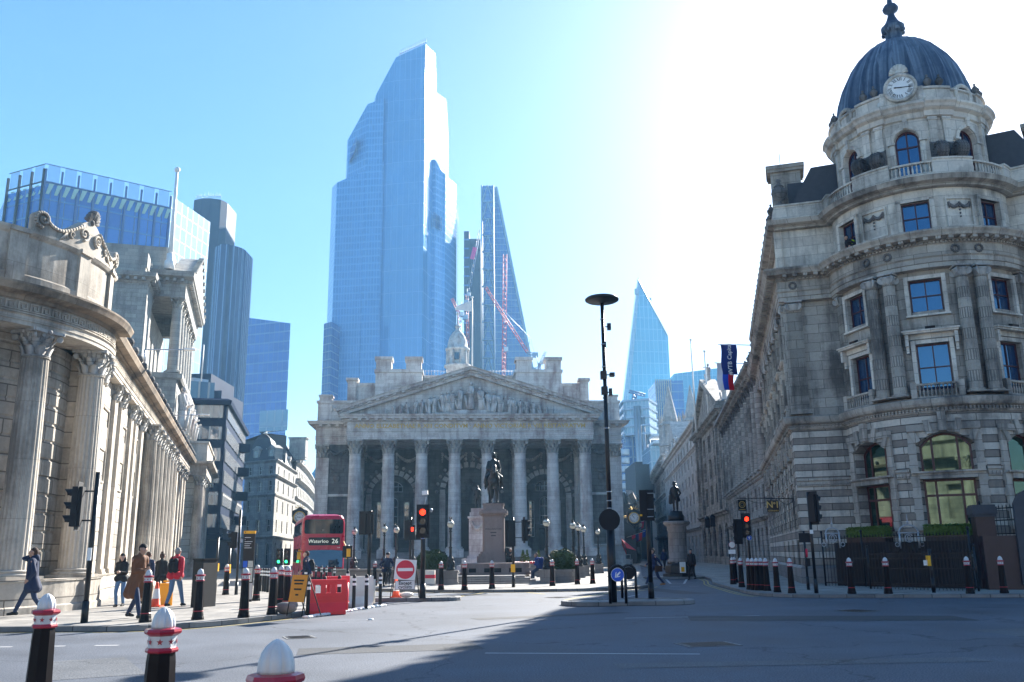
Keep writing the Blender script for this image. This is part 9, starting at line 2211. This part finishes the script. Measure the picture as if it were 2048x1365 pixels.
def person(label,loc,rz,H=1.76,feet=((-.11,-.2,0),(.11,.28,.04)),hands=(None,None),lean=0,coat='navy_puffer',trousers='dark_denim',hair='hair_brown',skin='skin',shoes='shoe_dark',coatlen=.80,hairlong=0,bag=None,nod=0,turn=0,vox=.014,puffer=False,hood=False,hip=.93,quilt=False,seat=False,sleeve=True,extra=None,flare=.0,female=0,top=True):
 t=T('person',loc,label,'person',None,rz);s=H/1.78;Mx=WM[t]@Matrix.Scale(s,4)
 hp=Vector((0,0,hip));up=Vector((0,-sin(lean),cos(lean)));sh=hp+up*.52;nk=hp+up*.60;hd=hp+up*.72+Vector((0,-sin(nod)*.07-.02,0));R_=Matrix.Rotation(turn,3,'Z')
 hw,sw=(.095,.175)if female else(.09,.20)
 B=[(hp+Vector((0,0,.02)),hp+up*.22,.125,.115),(hp+up*.22,sh-up*.05,.12,.13),(sh-up*.04+Vector((-.12,0,0)),sh-up*.04+Vector((.12,0,0)),.085,.085),(nk-up*.05,nk+up*.07,.056,.052)]
 f=R_@Vector((0,-1,0));fn=(f*cos(nod)+Vector((0,0,-sin(nod)))).normalized();hu=(Vector((0,0,cos(nod)))+f*sin(nod)).normalized();rx=f.cross(Vector((0,0,1))).normalized()
 B+=[(hd-fn*.015+hu*.03,hd+hu*.05-fn*.02,.092,.088),(hd+fn*.02-hu*.05,hd+fn*.03+hu*.01,.062,.078),(hd+fn*.09-hu*.005,hd+fn*.112-hu*.03,.012,.016),(hd+fn*.055-hu*.085,hd+fn*.06-hu*.075,.035,.035)]
 for sg in(-1,1):B+=[(hd+rx*sg*.085-fn*.0+hu*.0,hd+rx*sg*.09+hu*.03,.016,.014)]
 TR_,SH,TP=[],[],[]
 for i,sg in enumerate((-1,1)):
  a=hp+Vector((sg*hw,0,-.02));ft=Vector(feet[i]);an=Vector((ft.x,ft.y,ft.z+.08));kn,an=ik(a,an,.44,.43,(sg*.1,-1,.1))
  B+=[(a,kn,.078,.05),(kn,an,.05,.036),(an,an+Vector((0,-.13,-.045)),.035,.028)]
  TR_+=[(a+Vector((0,0,.02)),kn,.098 if not female else.092,.068),(kn,an+Vector((0,0,.02)),.066,.052+flare)]
  SH.append([(an+Vector((0,.045,-.035)),an+Vector((0,-.06,-.03)),.048,.045),(an+Vector((0,-.06,-.04)),an+Vector((0,-.17,-.05)),.043,.034)])
  s0=sh+Vector((sg*sw,0,-.03));tgt=hands[i]or(sg*.27,.02-ft.y*.5,.86);el,wr=ik(s0,tgt,.29,.26,(sg*.5,.8,-.4)if Vector(tgt).z<1.4 else(sg*.4,-.4,-2.5))
  B+=[(s0,el,.05,.038),(el,wr,.038,.027)]
  fd=(wr-el).normalized();side=fd.cross(Vector((sg,0,0)));side=side.normalized()if side.length>.1 else Vector((0,-1,0));ac=fd.cross(side).normalized()
  B+=[(wr,wr+fd*.06,.03,.034),(wr+fd*.04-side*.015,wr+fd*.065+side*.018,.030,.028)]
  for k in range(4):
   b0=wr+fd*.075+side*(-.03+.02*k);b1=b0+fd*(.035+.004*(k in(1,2)))+ac*sg*-.008;b2_=b1+fd*.018+ac*(-sg)*.024;B+=[(b0,b1,.011,.010),(b1,b2_,.010,.009)]
  B+=[(wr+fd*.02+side*.028,wr+fd*.055+side*.055,.013,.011),(wr+fd*.055+side*.055,wr+fd*.08+side*.05,.011,.009)]
  TP+=[(s0+Vector((-sg*.03,0,.01)),el,.074,.058),(el,wr-fd*.015,.057,.043)]
 blob('body',B,vox,skin,t,Mx)
 for sg in(-1,1):
  m=MB();m.M=Mx;m.ball(hd+rx*sg*.032+fn*.093+hu*.018,.0095,6,4);m.obj('eye',M['hair_black'],t)
 TP+=[(hp+up*.02+Vector((-.035,0,0)),sh-up*.04,.155,.145),(hp+up*.02+Vector((.035,0,0)),sh-up*.04,.155,.145),(sh+Vector((-.13,0,-.035)),sh+Vector((.13,0,-.035)),.105,.105),(nk-up*.03,nk+up*.01,.075,.07)]
 bot=coatlen;
 if bot<.86:
  zb=bot;e=.05+(.86-bot)*.06
  for q in((-.07,-.03),(.07,-.03),(-.07,.06),(.07,.06)):TP+=[(hp+Vector((q[0],q[1],0)),Vector((q[0]*1.6,q[1]*1.8+(0 if bot>.7 else.02),zb+.1)),.12,.105+e*.4)]
 if hood:TP+=[(nk+Vector((0,.07,.0)),nk+Vector((0,.09,-.05)),.085,.08)]
 if quilt:
  pass
 blob('trousers',TR_+[(hp+Vector((-.05,0,-.02)),hp+Vector((.05,0,-.02)),.135,.135),(hp,hp+up*.1,.135,.13)],vox,trousers,t,Mx)
 co_=blob('coat' if coatlen<.8 else 'jacket',TP,vox,coat,t,Mx)
 for L in SH:blob('shoe',L,vox,shoes,t,Mx,1)
 HR=[(hd-fn*.03+hu*.055,hd-fn*.035+hu*.05,.094,.094),(hd-fn*.05+hu*.0,hd-fn*.05+hu*.03,.082,.088)]
 if hair!='hair_grey':HR+=[(hd+fn*.02+hu*.08,hd+fn*.035+hu*.08,.045,.04)]
 if hairlong:HR+=[(hd-fn*.05+rx*sg*.05,hd-fn*.03+rx*sg*.085-Vector((0,0,.22)),.06,.05)for sg in(-1,1)]+[(hd-fn*.06,hd-fn*.06-Vector((0,0,.22)),.075,.06)]
 blob('hair',HR,vox,hair,t,Mx)
 if bag=='backpack':
  c=hp+up*.33+Vector((0,.2,0));m=blob('backpack',[(c+Vector((x,y,z0)),c+Vector((x,y,z1)),.085,.08)for x in(-.07,.07)for y,z0,z1 in((0,-.16,.13),(.05,-.14,.02))],vox,'black_cloth',t,Mx)
  m=MB();m.M=Mx
  for sg in(-1,1):m.path([sh+Vector((sg*.12,.13,.05)),sh+Vector((sg*.12,-.0,.08)),sh+Vector((sg*.125,-.12,-.06)),hp+up*.2+Vector((sg*.15,-.08,0)),hp+up*.15+Vector((sg*.14,.12,0))],.018,6)
  m.obj('strap',M['black_cloth'],t)
 if bag=='satchel':
  m=MB();m.M=Mx;m.cbox((.26,.1,.82),(.12,.34,.28));m.path([(.26,0,.95),(.1,.02,1.3),tuple(sh+Vector((-.1,0,.08)))],.014,5);m.obj('satchel',M['hair_brown'],t)
 if extra:extra(t,Mx,locals())
 return t
def phone(t,Mx,v):
 pass
def at_feet(px,py,z=.12):return Gz(px,py,z)
def phone_at(pos):
 def f(t,Mx,v):m=MB();m.M=Mx;m.cbox(pos,(.072,.012,.145),Matrix.Rotation(.5,3,'X'));m.obj('phone',M['black'],t)
 return f
person('man in a navy quilted coat holding a phone to his ear at the left edge',at_feet(56,1233),radians(-72),1.80,((-.1,-.36,0),(.1,.36,.05)),((-.15,-.03,1.60),(.2,-.06,.96)),.03,'navy_puffer','dark_denim','hair_brown',coatlen=.62,hood=True,extra=lambda t,Mx,v:(lambda m:(setattr(m,'M',Mx),m.cbox((-.115,-.03,1.64),(.012,.07,.14)),m.obj('phone',M['black'],t)))(MB()))
person('long-haired woman in black looking down at her phone with both hands',at_feet(238,1214),radians(4),1.64,((-.07,-.12,0),(.08,.12,.02)),((-.05,-.30,1.16),(.05,-.30,1.16)),.02,'black_cloth','denim','hair_black','skin_light',coatlen=.84,hairlong=1,nod=.35,female=1,extra=phone_at((0,-.34,1.20)))
person('man in a long brown wool coat striding toward the right',at_feet(268,1238),radians(62),1.84,((-.1,-.30,.0),(.1,.34,.04)),((-.02,-.26,1.14),(.05,-.28,1.18)),.10,'brown_wool','dark_denim','hair_black',coatlen=.50,nod=.5,extra=phone_at((.02,-.33,1.24)))
person('person in dark blue and tan trousers mostly hidden behind the brown coat',at_feet(290,1207),radians(175),1.7,((-.1,-.15,0),(.1,.15,0)),(None,None),0,'navy_cloth','tan_cloth','hair_brown','skin_light')
person('person with tied hair and a dark padded jacket walking away',at_feet(318,1205),radians(178),1.66,((-.08,-.15,0),(.08,.18,0)),(None,None),0,'black_cloth','black_cloth','hair_brown','skin_light',coatlen=.78,female=1,extra=lambda t,Mx,v:(lambda m:(setattr(m,'M',Mx),m.ball((0,.05,1.80),.05),m.obj('hair_bun',M['hair_brown'],t)))(MB()))
person('grey-haired person in a red jacket with a black backpack walking away',at_feet(347,1214),radians(172),1.80,((-.13,-.30,0),(.1,.26,.03)),(None,None),.04,'red_cloth','denim','hair_grey',coatlen=.84,bag='backpack')
person('capped walker in dark clothes with a backpack beside the front of the bus',at_feet(611,1196,.05),radians(-80),1.76,((-.1,-.26,0),(.1,.26,.03)),((-.24,-.22,1.0),(.24,.2,.9)),.04,'navy_cloth','black_cloth','hair_brown','skin_light',coatlen=.8,bag='backpack')
person('pedestrian in mid-stride with tan shoes crossing behind the signal pole',at_feet(1310,1173,.01),radians(-72),1.78,((-.1,-.42,.0),(.1,.42,.06)),((-.24,-.3,1.0),(.24,.3,.95)),.05,'navy_cloth','dark_denim','hair_black',shoes='shoe_tan',bag='satchel',hip=.90)
person('person in dark clothes walking past the round pedestal',at_feet(1385,1160,.01),radians(-30),1.74,((-.12,-.22,0),(.1,.25,.03)),(None,None),.04,'black_cloth','black_cloth','hair_black',vox=.02)
person('distant person in dark green standing on the far right-hand pavement',at_feet(1329,1140,.12),radians(20),1.75,vox=.03,coat='navy_cloth',trousers='black_cloth')
person('seated person in blue hunched at the foot of the hedge planter',(at(1078,1108,50.6).x,50.6,.42),radians(-70),1.74,((-.1,-.42,-.30),(.1,-.38,-.30)),((-.1,-.36,.62),(.1,-.36,.62)),.25,'blue_cloth','dark_denim','hair_brown',hip=.42,vox=.02)
person('white-haired person in black seated at the corner of the pink pedestal',(at(1018,1108,53.4).x,53.4,1.0),radians(30),1.7,((-.1,-.40,-.1),(.1,-.40,-.1)),((-.1,-.3,.55),(.1,-.3,.55)),.2,'black_cloth','black_cloth','hair_grey',hip=.16,vox=.02)
q=S_bw.pt((aw[1][0]+aw[1][1])/2-.05,-.10,15.0)
def vest(t,Mx,v):
 blob('hi_vis_vest',[((-.13,0,1.36),(.13,0,1.36),.118,.118),((0,0,1.25),(0,.0,1.36),.165,.16)],.02,'hi_vis',t,Mx)
person('worker with a bright yellow collar at the open attic window',(q.x+.1,q.y+.12,14.7),S_bw.ang((aw[1][0]+aw[1][1])/2),1.6,((-.1,.05,0),(.1,.05,0)),((-.15,-.2,1.1),(.2,-.2,1.1)),.35,'black_cloth','black_cloth','hair_black',vox=.02,extra=vest)
p=Gz(772,1178,0.0);cy=T('bicycle',p,'dark bicycle ridden toward the camera by the helmeted cyclist','bicycle',None,radians(18));
m=LM()
for y in(-.52,.52):
 m.path([(0,y+.34*cos(2*pi*i/20),.34+.34*sin(2*pi*i/20))for i in range(21)],.022,6)
 w=m.obj('wheel',M['black_matt'],cy);m=LM()
 for i in range(10):a=2*pi*i/10;m.tube((0,y,.34),(0,y+.33*cos(a),.34+.33*sin(a)),.004,.004,3)
 m.obj('spokes',M['steel'],w);m=LM()
m.path([(0,.52,.34),(0,.12,.32),(0,.2,.85),(0,-.32,.82),(0,.12,.32)],.018,6);m.path([(0,.52,.34),(0,.2,.78)],.012,6);m.path([(0,-.52,.34),(0,-.34,.9),(0,-.3,1.0)],.018,6);m.obj('frame',M['black'],cy)
m=LM();m.path([(-.28,-.36,1.02),(-.1,-.3,1.02),(.1,-.3,1.02),(.28,-.36,1.02)],.016,6);m.obj('handlebar',M['black'],cy);m=LM();m.ball((0,.2,.93),.11,10,6,(.9,1.3,.35));m.obj('saddle',M['black_matt'],cy)
def helm(t,Mx,v):
 m=MB();m.M=Mx;c=v['hd'];m.ball(c+Vector((0,.01,.09)),.13,14,8,(.85,1.1,.62));m.obj('helmet',M['black_matt'],t)
person('cyclist in a dark jacket and helmet riding toward the camera',p+Vector((0,0,.0)),radians(18),1.76,((-.12,.05,.12),(.12,-.12,.38)),((-.26,-.33,1.06),(.26,-.33,1.06)),.5,'navy_cloth','black_cloth','hair_brown','skin_light',hip=.98,extra=helm,vox=.018)
stt=T('standing_statue',(X3 if 0 else at(1356,1108,PY3).x,PY3,4.12),'dark bronze man in a hat and open coat standing on the round pedestal','statue');T1=Matrix.Translation((at(1356,1108,PY3).x,PY3,4.12))@Matrix.Rotation(radians(-20),4,'Z')
def brim(m):m.lathe([(.20,1.70),(.22,1.715),(.12,1.73),(.115,1.84),(.09,1.88),(.01,1.88)],16)
blob('figure',[((-.02,0,.95),(0,0,1.42),.17,.19),((-.15,0,1.42),(.15,0,1.42),.11,.11),((0,-.02,1.5),(0,-.03,1.6),.06,.06),((0,-.04,1.66),(0,-.03,1.72),.095,.095),((.09,0,.95),(.12,-.05,.5),.10,.075),((.12,-.05,.5),(.11,.02,.08),.07,.055),((-.09,0,.95),(-.10,-.02,.5),.10,.07),((-.10,-.02,.5),(-.1,.05,.08),.065,.055),((.11,0,.05),(.12,-.16,.04),.05,.04),((-.1,.03,.05),(-.11,-.13,.04),.05,.04),((.22,0,1.4),(.34,.08,1.12),.075,.06),((.34,.08,1.12),(.2,.05,.9),.055,.05),((-.22,0,1.4),(-.30,-.06,1.1),.075,.06),((-.30,-.06,1.1),(-.22,-.28,.98),.055,.045),((0,.08,1.3),(-.18,.1,.72),.14,.12),((0,.08,1.3),(.2,.1,.70),.14,.12),((-.24,-.1,1.1),(-.30,-.05,.55),.09,.12)],.028,'bronze',stt,T1,extra=brim)
bh=thing('columned_building',(5,-34,0),'sunlit columned stone building behind the viewer, mirrored in the corner house windows','building')
SB_=Flat((45,-30),(-1,0));m=MB();facade(m,SB_,0,90,0,15,[(4+6*i,6+6*i,5,9)for i in range(14)],.5);m.prism([(-45,-31),(45,-31),(45,-45),(-45,-45)],0,15);m.obj('wall',M['bank_stone'],bh)
m=MB();m.sweep([SB_.pt(0,0).xy,SB_.pt(90,0).xy],[(0,12),(1.8,12),(1.8,13.6),(2.4,13.9),(2.4,14.4),(0,14.6)]);m.sweep([SB_.pt(0,0).xy,SB_.pt(90,0).xy],[(2.2,0),(2.2,3),(0,3.05)]);m.obj('cornice',M['bank_smooth'],bh)
for i in range(15):column(bh,SB_,3+6*i,1.2,3.05,12,.6,1.2,'bank_smooth',None,0,'cor')
